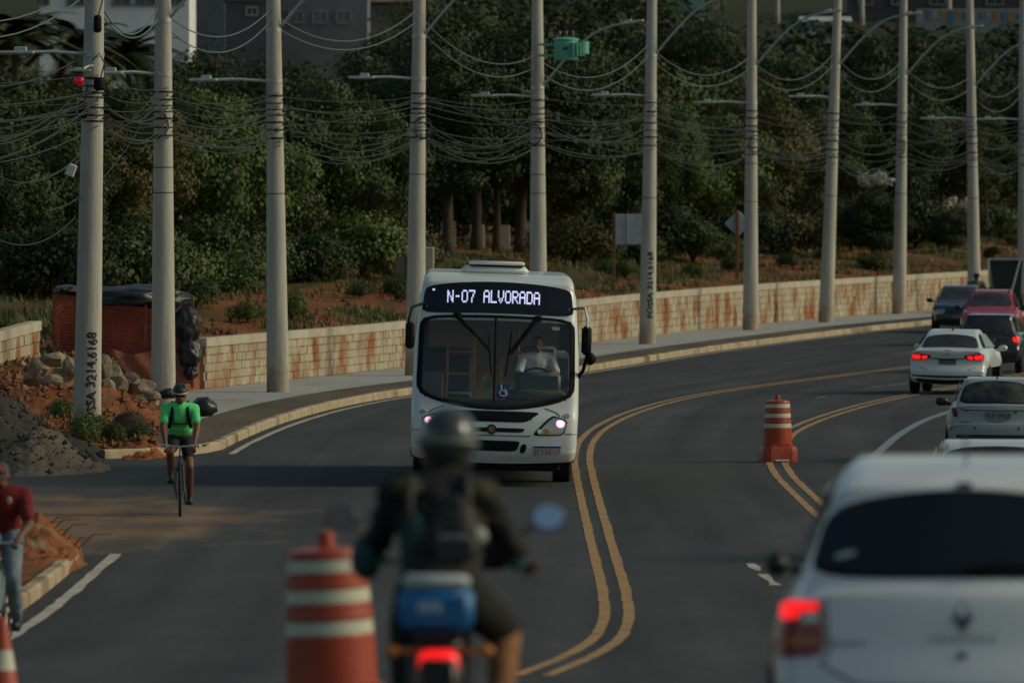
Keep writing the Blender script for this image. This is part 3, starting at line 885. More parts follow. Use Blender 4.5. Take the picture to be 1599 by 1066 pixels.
def pole_gear():
    D = 157.4
    c = at(124, 126, D)
    t = empty('warning_lamp', c)
    tag(t, 'round red warning lamp under a small metal hood on the leftmost pole', 'lamp')
    MR = mat('red_lens', (0.5, 0.01, 0.02), rough=0.25, emit=(1, 0.02, 0.03), estr=0.12)
    MB().ell((0, 0, 0), (0.085, 0.085, 0.085), 18, 12).build('lens', MR, t, smooth=True)
    MB().lathe([(0.09, 0.07), (0.12, 0.08), (0.12, 0.12), (0.05, 0.14)], 16).build('socket', M_BLKPL, t, smooth='auto')
    MB().bbox((0.02, 0, 0.17), (0.36, 0.24, 0.03), 0.01).bbox((0.0, 0, 0.2), (0.2, 0.16, 0.04), 0.01).build('hood', M_STEEL, t)
    MB().tube([(0.05, 0, 0.19), (0.16, 0.1, 0.25), (0.22, 0.3, 0.26)], 0.02, 6).build('mounting_arm', M_STEEL, t)
    # black telecom splice cases on the pole
    for (px, py, w, h, txt) in [(153, 38, 0.14, 0.3, 'upper black cable splice case on the leftmost pole'), (156, 132, 0.2, 0.22, 'round black cable splice case right of the red lamp'), (130, 172, 0.16, 0.3, 'lower black cable splice case under the red lamp'), (452, 214, 0.16, 0.26, 'black cable splice case on the right of the third pole')]:
        Dp = 157.6 if px < 200 else POLES[2][0].y - .3
        q = at(px, py, Dp)
        e = empty('splice_case', q); tag(e, txt, 'cable box', 'cable splice cases on the poles')
        MB().lathe([(w * 0.3, -h / 2), (w / 2, -h / 2 + 0.04), (w / 2, h / 2 - 0.05), (w * 0.35, h / 2)], 14, Matrix.Translation((0, -0.12, 0))).build('case', M_BLACK, e, smooth='auto')
        MB().bbox((0, 0.0, 0), (0.06, 0.3, 0.05), 0.01).build('clamp', M_STEEL, e)
        pts = [(0.02, -0.1, h / 2), (0.08, -0.05, h / 2 + 0.25), (0.0, -0.1, h / 2 + 0.42), (-0.12, -0.05, h / 2 + 0.3)]
        MB().tube(pts, 0.014, 6).build('cable_tail', M_CABLE, e)
    q = at(111, 266, D)
    e = empty('meter_box', q); tag(e, 'small pale box bracketed to the left of the leftmost pole', 'box')
    MB().bbox((0, 0, 0), (0.16, 0.2, 0.22), 0.02, Matrix.Rotation(0.35, 4, 'Y')).build('case', mat('pale_plastic', (0.45, 0.46, 0.43), rough=0.5), e)
    MB().bbox((0.1, 0.05, 0.0), (0.12, 0.05, 0.16), 0.01).tube([(0.05, 0, -0.1), (0.07, 0, -0.35), (0.12, 0.1, -0.4)], 0.012, 6).build('bracket', M_BLKPL, e)
pole_gear()

# ---------------------------------------------------------------- cables strung along the poles
def sag_run(pts, sags, r, name, label, material, seg=11):
    path = []
    for k in range(len(pts) - 1):
        a, b = pts[k], pts[k + 1]
        for j in range(seg):
            t = j / seg
            p = a.lerp(b, t); p.z -= 4 * sags[k] * t * (1 - t)
            path.append(p)
    path.append(pts[-1])
    o = MB().tube(path, r, 5).build(name, material, smooth=True)
    tag(o, label, 'cable', 'overhead cables along the poles')
    return o
n = len(POLES)
low = [145, 165, 170, 170, 180, 182, 195, 200, 200, 205, 210]
def attach(i, row, side=1.0):
    p = pole_axis(i, row).copy()
    r = pole_radius(i, p) + 0.02
    return p + Vector((0, -r, 0)) if side == 0 else p + Vector((side * r * 0.5, -r, 0))
cab = [(-22, 10, 'topmost of the dark cables in the lower bundle'), (-9, 16, 'second dark cable from the top of the lower bundle'), (0, 26, 'third dark cable from the top of the lower bundle'),
       (6, 12, 'fourth dark cable from the top of the lower bundle'), (14, 34, 'fifth dark cable from the top of the lower bundle'), (21, 20, 'sixth dark cable from the top of the lower bundle'),
       (34, 16, 'seventh dark cable from the top of the lower bundle'), (40, 30, 'second lowest dark cable strung between the poles'), (46, 22, 'lowest dark cable strung between the poles')]
for dr, sg, lab in cab:
    pts = [at(-260, low[0] + dr + 12, 142)] + [attach(i, low[i] + dr + random.uniform(-8, 8)) for i in range(n)] + [at(1760, 222 + dr, POLES[-1][0].y + 20)]
    sags = [(sg * random.uniform(0.35, 2.1)) * 200 / F for _ in range(n + 1)]
    sag_run(pts, sags, random.choice([0.008, 0.010, 0.013]), 'overhead_cable', lab, M_CABLE)
up = [-30, 12, 18, 18, 88, 70, 90, 84, 98, 122, 130]
for j, (dr, lab) in enumerate([(0, 'upper pale twisted cable hanging in deep loops between poles'), (18, 'lower pale twisted cable hanging in deep loops between poles')]):
    pts = [at(-200, up[0] + dr, 143)] + [attach(i, up[i] + dr, -1) for i in range(n)] + [at(1720, 135 + dr, POLES[-1][0].y + 18)]
    sags = [random.uniform(0.55, 0.8) for _ in range(n + 1)]
    sag_run(pts, sags, 0.014, 'overhead_cable', lab, M_BARECABLE, 14)
for k in range(5):       # loose, tangled service cables
    pts = [at(-260, low[0] + 25 * k - 20, 142)] + [attach(i, low[i] + random.uniform(-26, 62), random.choice([-1, 1])) for i in range(n)]
    sag_run(pts, [random.uniform(.1, .75) for _ in range(n)], random.choice([.007, .009]), 'overhead_cable', '%s of the slack tangled cables wandering through the lower bundle' % ['first', 'second', 'third', 'fourth', 'fifth'][k], M_CABLE)
for k, i in enumerate((1, 3, 4, 6, 8)):      # coils of spare cable hung on poles
    p0 = pole_axis(i, low[i] + 30); rr_ = pole_radius(i, p0)
    ring = []
    for a in np.linspace(0, 6 * math.pi, 50): ring.append((.20 * math.cos(a) * (1 + .08 * math.sin(a * 2.3)), -.03 * math.sin(a * .7), .26 * math.sin(a) * (1 + .06 * math.cos(a * 1.7))))
    o = MB().tube(ring, .010, 5).build('cable_coil', M_CABLE, smooth=True, loc=p0 + Vector((.12 if k % 2 else -.10, -rr_ - .05, 0)))
    tag(o, 'coil of spare black cable hung on the %s pole from the left' % ORD[i], 'cable coil', 'cable coils')
# stray drops near the first poles
drops = [((248, 142, 179.5), (70, 330, 150), 0.5, 'slack cable running down left from the second pole'), ((250, 138, 179.5), (20, 290, 150), 0.35, 'straight cable running down left from the second pole'),
         ((118, 95, 157.5), (-120, 118, 140), 0.3, 'thin cable leaving the leftmost pole just above the red lamp'), ((120, 245, 157.5), (-80, 205, 140), 0.6, 'thin cable sagging left from the leftmost pole at mid height'),
         ((118, 338, 157.5), (-60, 330, 140), 0.5, 'lowest thin cable sagging left from the leftmost pole'), ((108, 270, 157.5), (70, 318, 155), 0.05, 'short thin cable under the pale box on the leftmost pole'),
         ((118, 150, 157.5), (-140, 200, 140), 0.5, 'cable fanning down left just under the red lamp'), ((118, 160, 157.5), (-150, 178, 140), 0.6, 'cable fanning nearly level left under the red lamp')]
for a, b, sg, lab in drops:
    o = sag_run([at(*a), at(*b)], [sg], 0.010, 'overhead_cable', lab, M_CABLE, 16)

# ---------------------------------------------------------------- road signs seen from behind
M_SIGN = mat('sign_back', (0.36, 0.42, 0.44), (0.28, 0.33, 0.34), scale=3, rough=0.5, metal=0.3)
M_WOOD = mat('sign_post_wood', (0.22, 0.10, 0.045), (0.15, 0.07, 0.03), scale=6, rough=0.85, stretch=(4, 4, 0.5))
D = line_D(980, 5.6); c = at(980, 358, D); g0 = ground_at(c.x, D)
t = empty('road_sign', (c.x, D, g0)); tag(t, 'rectangular grey road sign seen from behind on wooden posts left of the sixth pole', 'sign')
MB().bbox((0.06, 0, c.z - g0), (0.86, 0.03, 0.92), 0.01).build('panel', M_SIGN, t)
MB().bbox((-0.42, 0.05, (c.z + 0.5 - g0) / 2), (0.09, 0.07, c.z + 0.5 - g0), 0.01).build('post', M_WOOD, t)
MB().bbox((0.42, 0.05, (c.z + 0.5 - g0) / 2), (0.09, 0.07, c.z + 0.5 - g0), 0.01).build('post', M_WOOD, t)
MB().bbox((0.0, -0.03, c.z - g0), (0.05, 0.03, 0.9), 0.005).build('stiffener', M_SIGN, t)
D = line_D(1151, 5.8); c = at(1151, 349, D); g0 = ground_at(c.x, D)
t = empty('road_sign', (c.x, D, g0)); tag(t, 'diamond shaped road sign seen from behind on one wooden post', 'sign')
MB().bbox((0, 0, 0), (0.62, 0.025, 0.62), 0.01, Matrix.Translation((0.02, 0.05, c.z - g0)) @ Matrix.Rotation(math.radians(45), 4, 'Y')).build('panel', M_SIGN, t)
MB().bbox((0, -0.02, (c.z + 0.42 - g0) / 2), (0.12, 0.08, c.z + 0.42 - g0), 0.01).build('post', M_WOOD, t)
# ---------------------------------------------------------------- trees
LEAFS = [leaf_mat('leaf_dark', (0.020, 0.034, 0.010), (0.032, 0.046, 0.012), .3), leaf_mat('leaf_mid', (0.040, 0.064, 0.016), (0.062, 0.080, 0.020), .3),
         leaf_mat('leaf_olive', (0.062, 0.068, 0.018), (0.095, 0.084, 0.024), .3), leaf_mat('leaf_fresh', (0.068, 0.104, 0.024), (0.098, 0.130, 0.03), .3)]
M_BARK = mat('bark', (0.055, 0.04, 0.028), (0.085, 0.06, 0.042), scale=3, rough=0.95, bump=0.5, bscale=14, stretch=(2, 2, 0.4))
def leaf_quads(pos, d, r, size, jit=0.30):
    m = len(pos)
    nrm = d + r.normal(size=(m, 3)) * jit + np.array([0, 0, 0.2]); nrm /= np.linalg.norm(nrm, axis=1)[:, None]
    a = np.cross(nrm, r.normal(size=(m, 3))); a /= np.linalg.norm(a, axis=1)[:, None] + 1e-9
    b = np.cross(nrm, a)
    s = (size * (0.6 + 0.8 * r.random(m)))[:, None]; w = s * 0.5
    tip = pos + a * s - np.array([0, 0, 0.25]) * s
    return np.stack([pos - a * s * 0.4, pos + b * w + nrm * 0.02, tip, pos - b * w + nrm * 0.02], axis=1)
def quads_mesh(name, q):
    me = bpy.data.meshes.new(name)
    n = len(q)
    me.vertices.add(n * 4); me.vertices.foreach_set('co', q.reshape(-1).astype(np.float32))
    me.loops.add(n * 4); me.loops.foreach_set('vertex_index', np.arange(n * 4, dtype=np.int32))
    me.polygons.add(n); me.polygons.foreach_set('loop_start', np.arange(0, n * 4, 4, dtype=np.int32))
    me.update(calc_edges=True); me.validate()
    return me
def leaf_cloud(n_clump, n_leaf, rx, ry, rz, seed, size=0.085, shell=0.78, lo=-0.7, rc=(0.5, 1.2)):
    """leaf faces in clumps through a crown-shaped volume, centre at origin"""
    r = np.random.default_rng(seed)
    vs = []; fs = []
    cl = []
    while len(cl) < n_clump:
        p = r.normal(size=3); p /= np.linalg.norm(p)
        p *= shell * (0.55 + 0.5 * r.random())
        if p[2] < lo: continue
        cl.append((p * np.array([rx, ry, rz]), rc[0] + (rc[1] - rc[0]) * r.random()))
    for c, cr in cl:
        m = int(n_leaf * cr ** 1.5)
        d = r.normal(size=(m, 3)); d /= np.linalg.norm(d, axis=1)[:, None]
        rad = cr * (0.45 + 0.55 * r.random(m)) * (1 + 0.5 * (r.random(m) < 0.08))
        pos = c + d * rad[:, None] * np.array([1, 1, 0.75])
        vs.append(leaf_quads(pos, d, r, size))
    return quads_mesh('crown', np.concatenate(vs))
CROWNS = []
for k, (nc, nl, rx, rz, lo) in enumerate([(36, 900, 2.7, 2.6, -0.75), (33, 900, 2.3, 3.0, -0.8), (40, 860, 3.1, 2.3, -0.7), (30, 900, 2.2, 2.2, -0.8)]):
    CROWNS.append([])
    me = leaf_cloud(nc, nl, rx, rx, rz, 100 + k, lo=lo)
    for lm in LEAFS:
        c = me.copy(); c.materials.append(lm); CROWNS[-1].append((c, rz))
def trunk_mesh(seed, h, r0, lean=0.0, forks=3):
    r = random.Random(seed); m = MB()
    pts = []; n_ = 7
    for k in range(n_):
        t = k / (n_ - 1)
        pts.append((lean * t * h + 0.15 * math.sin(t * 5 + seed) * t, 0.1 * math.sin(t * 4 + seed * 2) * t, h * 0.6 * t - 0.15))
    m.tube(pts, [r0 * (1.25 if k == 0 else 1) * (1 - 0.55 * k / (n_ - 1)) for k in range(n_)], 9)
    top = Vector(pts[-1])
    for f in range(forks + 2):
        st = Vector(pts[r.randint(3, n_ - 1)])
        a = r.random() * 6.28; l = h * r.uniform(0.18, 0.3)
        p1 = st + Vector((math.cos(a) * l * 0.3, math.sin(a) * l * 0.3, l * 0.45)); p2 = st + Vector((math.cos(a) * l * 0.65, math.sin(a) * l * 0.65, l * 0.95))
        m.tube([st, p1, p2], [r0 * 0.45, r0 * 0.3, r0 * 0.12], 6)
    return m.mesh('trunk', True)
TRUNKS = []
for k in range(4):
    me = trunk_mesh(k + 1, 6.0, 0.10 + 0.025 * k, lean=(0.0, 0.05, -0.06, 0.03)[k]); me.materials.append(M_BARK); TRUNKS.append(me)
def tree(px, D, height, kind, leaf, label, rise=0.35, trunk=None, spread=1.0, group='trees behind the wall', gz=None):
    x = (px - CX) * D / F
    z = ground_at(x, D) if gz is None else gz
    t = empty('leafy_tree', (x, D, z - 0.05))
    tag(t, label, 'tree', group)
    tk = link_mesh('trunk', TRUNKS[trunk if trunk is not None else random.randrange(4)], parent=t)
    tk.scale = (height / 6.5,) * 3
    tk.rotation_euler = (0, 0, random.random() * 6.28)
    me, rz = CROWNS[kind][leaf]
    c = link_mesh('crown', me, parent=t)
    ch = height * (1 - rise) / 2
    sc = ch / (rz + 0.6)
    c.location = (0, 0, height - ch)
    c.scale = (sc * spread, sc * spread, sc)
    c.rotation_euler = (0, 0, random.random() * 6.28)
    return t
GAPS = ['left of the leftmost pole', 'between the leftmost and second poles', 'between the second and third poles', 'between the third and fourth poles', 'between the fourth and fifth poles',
        'between the fifth and sixth poles', 'between the sixth and seventh poles', 'between the seventh and eighth poles', 'between the eighth and ninth poles', 'between the ninth and tenth poles', 'right of the tenth pole']
px_p = [p[0] for p in pole_data[:10]]
def gap(px):
    return GAPS[sum(1 for q in px_p if px > q)]
SEEN = {}
def tlabel(px, row, size):
    base = '%s tree in the %s row, %s' % (size, row, gap(px))
    k = SEEN.get(base, 0); SEEN[base] = k + 1
    if k == 0: return base
    return base + (', further right' if k == 1 else ', third along' if k == 2 else ', fourth along')
# front row: bushy trees at the top of the bank
front = [(-40, 0, 0), (45, 2, 1), (128, 1, 0), (205, 0, 2), (290, 3, 3), (365, 2, 3), (455, 0, 1), (520, 1, 0), (590, 3, 1), (900, 2, 1), (975, 0, 1), (1050, 1, 3), (1120, 2, 3), (1185, 0, 2), (1250, 1, 1), (1330, 3, 1), (1400, 0, 0), (1470, 2, 0), (1540, 1, 1), (1615, 0, 0)]
for px, kd, lf in front:
    D = line_D(px, 14.5 + random.uniform(-1, 1.5))
    toprow = np.interp(px, [0, 100, 300, 440, 560, 620, 900, 1050, 1250, 1600], [150, 170, 100, 120, 130, 80, 100, 95, 130, 110]) + random.uniform(-55, 45)
    z = ground_at((px - CX) * D / F, D)
    h = ZC + (HY - toprow) * D / F - z
    tree(px, D, h, kd, lf, tlabel(px, 'front', 'bushy green'), rise=0.06, spread=random.uniform(.72, 1.0))
# shaded trees with bare trunks behind the bus
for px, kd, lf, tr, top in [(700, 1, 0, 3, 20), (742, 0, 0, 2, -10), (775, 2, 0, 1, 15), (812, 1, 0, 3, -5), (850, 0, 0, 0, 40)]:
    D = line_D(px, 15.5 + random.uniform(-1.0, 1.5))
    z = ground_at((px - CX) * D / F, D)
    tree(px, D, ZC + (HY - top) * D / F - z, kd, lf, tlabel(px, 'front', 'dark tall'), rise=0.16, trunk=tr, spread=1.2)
# second row
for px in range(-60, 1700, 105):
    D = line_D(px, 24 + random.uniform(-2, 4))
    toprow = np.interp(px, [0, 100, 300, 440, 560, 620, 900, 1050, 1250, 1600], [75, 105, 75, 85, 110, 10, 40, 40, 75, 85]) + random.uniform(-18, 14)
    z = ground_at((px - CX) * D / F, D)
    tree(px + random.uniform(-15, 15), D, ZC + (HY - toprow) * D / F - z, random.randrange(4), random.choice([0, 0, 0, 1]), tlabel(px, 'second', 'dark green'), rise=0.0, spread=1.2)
# third row
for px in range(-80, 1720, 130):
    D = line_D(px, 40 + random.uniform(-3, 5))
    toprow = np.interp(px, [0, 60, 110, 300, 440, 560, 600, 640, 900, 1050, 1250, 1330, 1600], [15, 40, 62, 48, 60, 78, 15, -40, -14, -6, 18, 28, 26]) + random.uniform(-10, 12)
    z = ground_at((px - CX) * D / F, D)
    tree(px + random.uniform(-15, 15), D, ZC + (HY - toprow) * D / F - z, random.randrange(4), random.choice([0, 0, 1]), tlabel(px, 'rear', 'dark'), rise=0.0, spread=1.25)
# shrubs along the foot of the trees
SHRUB = []
for k in range(3):
    me = leaf_cloud(22, 700, 1.0, 0.9, 0.55, 300 + k, size=0.055, lo=-0.2, rc=(0.32, 0.6))
    SHRUB.append(me)
SHR = [[(lambda c: (c.materials.append(lm), c)[1])(me.copy()) for lm in LEAFS] for me in SHRUB]
STEM = MB()
for a in range(6):
    STEM.tube([(0, 0, -0.45), (0.25 * math.cos(a), 0.25 * math.sin(a), 0.1), (0.5 * math.cos(a), 0.5 * math.sin(a), 0.5)], [0.03, 0.02, 0.008], 5)
stem_me = STEM.mesh('stem', True); stem_me.materials.append(M_BARK)
def shrub(px, o, sc, lf, label):
    D = line_D(px, o); x = (px - CX) * D / F
    t = empty('shrub', (x, D, ground_at(x, D)))
    tag(t, label, 'shrub', 'shrubs on the bank')
    c = link_mesh('foliage', random.choice(SHR)[lf], parent=t, loc=(0, 0, 0.45 * sc)); c.scale = (sc, sc, sc); c.rotation_euler.z = random.random() * 6.28
    s = link_mesh('stem', stem_me, parent=t, loc=(0, 0, 0.45 * sc)); s.scale = (sc, sc, sc)
SSEEN = {}
def slabel(px, w):
    base = '%s shrub under the trees %s' % (w, gap(px)); k = SSEEN.get(base, 0); SSEEN[base] = k + 1
    return base if k == 0 else base + (', second' if k == 1 else ', third' if k == 2 else ', fourth')
for px in range(-20, 1640, 48):
    if 640 < px < 870 and px % 96: continue
    shrub(px + random.uniform(-12, 12), 11.8 + random.uniform(-1.5, 1.5), random.uniform(0.8, 1.9), random.choice([0, 0, 1, 1, 2, 3]), slabel(px, 'low leafy'))
for k, px in enumerate(range(10, 1640, 76)):
    if 150 < px < 310: continue
    shrub(px + random.uniform(-25, 25), random.uniform(5.8, 10.0), random.uniform(.3, .75), random.choice([1, 2, 3]), slabel(px, 'small bank'))
for px in range(-30, 1660, 70):
    shrub(px + random.uniform(-15, 15), 19.5 + random.uniform(-1.5, 1.5), random.uniform(1.7, 2.6), random.choice([0, 0, 1]), slabel(px, 'tall shaded'))
# white flowering bush
for px, py, D, lab in [(1362, 282, line_D(1362, 8.5), 'clump of white blossom high in a bush between the eighth and ninth poles'), (1483, 318, line_D(1483, 8.5), 'small clump of white blossom between the ninth and tenth poles')]:
    c = at(px, py, D)
    me = leaf_cloud(11 if px < 1400 else 4, 420, 0.75, 0.3, 0.34, px, size=0.085, lo=-1, rc=(0.16, 0.3))
    me.materials.append(mat('white_petals', (0.55, 0.53, 0.45), (0.42, 0.40, 0.33), scale=5, rough=0.7))
    t = empty('flowering_bush', (c.x, D, ground_at(c.x, D)))
    tag(t, lab, 'bush')
    link_mesh('blossom', me, parent=t, loc=(0, -2.6, c.z - ground_at(c.x, D)))
    k, rz = CROWNS[3][0]
    cr = link_mesh('crown', k, parent=t, loc=(0, 0.6, (c.z - ground_at(c.x, D)) * 0.5)); h = (c.z - ground_at(c.x, D))
    cr.scale = (h * 0.22, h * 0.18, h * 0.20)
    MB().tube([(0, 0.6, -0.1), (0.1, 0.6, h * 0.5)], [0.06, 0.03], 6).build('trunk', M_BARK, t)
# palms over the left edge
def palm(px, py, D, label, n_=30):
    c = at(px, py, D); x = c.x; z = ground_at(x, D)
    t = empty('palm_tree', (x, D, z - 0.05)); tag(t, label, 'palm')
    h = c.z - z
    MB().tube([(0, 0, 0), (0.1, 0, h * 0.5), (0, 0, h)], [0.16, 0.12, 0.10], 9).build('trunk', M_BARK, t, smooth=True)
    for k in range(n_):
        a = k * 2.399; el = random.uniform(-0.35, 1.35)
        q = MB(); L_ = random.uniform(1.9, 2.6)
        prev = None
        for j in range(11):
            s = j / 10
            out = L_ * s * math.cos(el * (1 - s * 0.4)); up_ = L_ * (s * math.sin(el) - 0.55 * s * s)
            p = Vector((math.cos(a) * out, math.sin(a) * out, h + up_))
            if prev is not None:
                d = (p - prev).normalized(); side = d.cross(Vector((0, 0, 1))).normalized()
                w = 0.5 * math.sin(min(1, s + 0.12) * 2.7)
                for sg in (-1, 1):
                    for f in (0.15, 0.5, 0.85):
                        b = prev.lerp(p, f)
                        tip = b + side * sg * w + d * 0.22 - Vector((0, 0, 0.22 * w))
                        i0 = len(q.v); q.v += [tuple(b - d * 0.07), tuple(b + d * 0.07), tuple(tip)]; q.f.append((i0, i0 + 1, i0 + 2))
                i0 = len(q.v); q.v += [tuple(prev + side * 0.015), tuple(prev - side * 0.015), tuple(p - side * 0.012), tuple(p + side * 0.012)]; q.f.append((i0, i0 + 1, i0 + 2, i0 + 3))
            prev = p
        q.build('frond', LEAFS[0] if k % 3 else LEAFS[2], t, recalc=False)
palm(22, 60, 300, 'palm tree with drooping fronds at the top left edge')
palm(118, 66, 305, 'palm tree with drooping fronds behind the leftmost pole')
palm(200, 82, 310, 'lower palm tree between the leftmost and second poles')

# far wood on the rising ground behind
r = np.random.default_rng(5)
vs = []; fs = []
for k in range(1700):
    y = 470 + 430 * r.random() ** 1.3; x = (r.random() - 0.5) * 2 * (y / 15)
    if x < -4 and y < 560: continue
    z = ground_at(x, y)
    rad = 1.6 + 1.8 * r.random(); hh_ = 2.0 + 2.5 * r.random()
    pxx = CX + x * F / y; trow = HY + (ZC - z - hh_) * F / y
    if y < 680 and trow < np.interp(pxx, [0, 640, 700, 1060, 1100, 1250, 1330, 1600], [66, 66, -60, -60, 8, 26, 30, 32]): continue
    m_ = 190
    d = r.normal(size=(m_, 3)); d /= np.linalg.norm(d, axis=1)[:, None]; d[:, 2] = np.abs(d[:, 2])
    pos = np.array([x, y, z]) + d * np.array([rad, rad, hh_])
    vs.append(leaf_quads(pos, d, r, 0.30))
me = quads_mesh('far_wood', np.concatenate(vs)); me.materials.append(LEAFS[0])
tag(link_mesh('far_wood', me), 'dark far wood on the rising ground behind the trees', 'wood', kind='stuff')

# rough grass on the bank and in the lot
vs = []; fs = []
for k in range(60000):
    px = r.uniform(-40, 1640); o = WALL_O + 0.4 + 11 * r.random() ** 0.8
    D = 175 + 230 * r.random()
    x = (px - CX) * D / F; oo = float(KX(D)) - x
    if not (WALL_O + 0.3 < oo < 20): continue
    if nz(x, D * 0.35, 0.5, 4) < -0.02 - 0.25 * (oo > 9): continue
    z = H(oo, D)
    for b_ in range(3):
        a = r.random() * 6.28; h_ = 0.05 + 0.16 * r.random(); w = 0.012 + 0.02 * r.random()
        dx, dy = math.cos(a), math.sin(a); bx, by_ = x + r.normal() * 0.1, D + r.normal() * 0.1
        i0 = len(vs)
        vs += [(bx - dy * w, by_ + dx * w, z - 0.03), (bx + dy * w, by_ - dx * w, z - 0.03), (bx + dx * h_ * 0.6, by_ + dy * h_ * 0.6, z + h_)]
        fs.append((i0, i0 + 1, i0 + 2))
me = bpy.data.meshes.new('rough_grass'); me.from_pydata(vs, [], fs)
me.materials.append(mat('grass_blade', (0.065, 0.082, 0.020), (0.115, 0.095, 0.03), scale=0.3, rough=0.7, island=0.4, coords='World', lo=0.45, hi=0.62))
tag(link_mesh('rough_grass', me), 'rough grass growing on the bank behind the wall', 'grass', kind='stuff')
# clods of red earth on the bank
vs = []; fs = []
def lump(p, s, rr):
    i0 = len(vs)
    base = [(1, 0, 0), (-1, 0, 0), (0, 1, 0), (0, -1, 0), (0, 0, 0.9), (0, 0, -0.6)]
    for b_ in base:
        vs.append(tuple(np.array(p) + np.array(b_) * s * (0.6 + 0.7 * rr.random(3))))
    for f in [(0, 2, 4), (2, 1, 4), (1, 3, 4), (3, 0, 4), (2, 0, 5), (1, 2, 5), (3, 1, 5), (0, 3, 5)]:
        fs.append(tuple(i0 + q_ for q_ in f))
for k in range(9000):
    px = r.uniform(-40, 1640); D = 170 + 235 * r.random(); x = (px - CX) * D / F; oo = float(KX(D)) - x
    if not (WALL_O + 0.2 < oo < 12): continue
    if nz(x, D * 0.35, 0.5, 4) > 0.05: continue
    lump((x, D, H(oo, D)), 0.03 + 0.10 * r.random() ** 3, r)
me = bpy.data.meshes.new('earth_clods'); me.from_pydata(vs, [], fs)
me.materials.append(mat('red_clod', (0.19, 0.068, 0.027), (0.13, 0.055, 0.024), scale=0.6, rough=0.95, island=0.3, coords='World', c3=(0.26, 0.20, 0.13), scale3=0.8, lo3=0.6, hi3=0.7))
tag(link_mesh('earth_clods', me), 'loose clods of red earth on the bank behind the wall', 'earth', kind='stuff')
# ---------------------------------------------------------------- vehicle shells
def paint_mat(name, c, rough=0.3, dirt=(0.10, 0.085, 0.065)):
    """painted panels with road dust gathered in soft patches"""
    if name in MATS: return MATS[name]
    m = mat(name, c, tuple(0.94 * a + 0.06 * b for a, b in zip(c, dirt)), scale=2.2, rough=rough, coat=0.5, spec=0.5, lo=0.4, hi=0.8)
    return m
M_TINT = mat('tinted_glass', (0.006, 0.007, 0.008), rough=0.06, spec=0.6)
M_TINT2 = mat('smoked_glass', (0.020, 0.020, 0.024), (0.05, 0.047, 0.04), scale=1.6, rough=0.08, spec=0.6)
M_LAMP_RED = mat('red_lamp_lens', (0.26, 0.006, 0.008), rough=0.15, coat=0.5)
M_BRAKE = mat('brake_light', (0.6, 0.01, 0.01), rough=0.3, emit=(1.0, 0.014, 0.014), estr=1.3)
M_CHROME = mat('chrome', (0.6, 0.6, 0.6), rough=0.12, metal=1.0)
M_CLEAR = mat('lamp_reflector', (0.35, 0.36, 0.36), rough=0.15, metal=0.6, coat=0.8)
M_HEAD = mat('headlight_bulb', (1, 0.8, 0.8), rough=0.3, emit=(1.0, 0.55, 0.62), estr=5.0)
M_HEADBLOOM = mat('headlight_bloom', (.8, .5, .6), rough=.3, emit=(1.0, .32, .62), estr=.75)  # lens bloom round the lit lamps, put in as a pink glow
M_AMBER = mat('amber_lens', (0.45, 0.16, 0.03), rough=0.2)
M_PLATE = mat('plate_white', (0.42, 0.42, 0.40), rough=0.5)
M_PLATEGREY = mat('plate_grey', (0.20, 0.20, 0.19), rough=0.5)
M_PLATEBLUE = mat('plate_blue', (0.02, 0.04, 0.16), rough=0.5)
M_PLATERED = mat('plate_red_letters', (0.30, 0.03, 0.025), rough=0.6)
M_SEAM = mat('panel_gap', (0.03, 0.03, 0.03), rough=0.8)

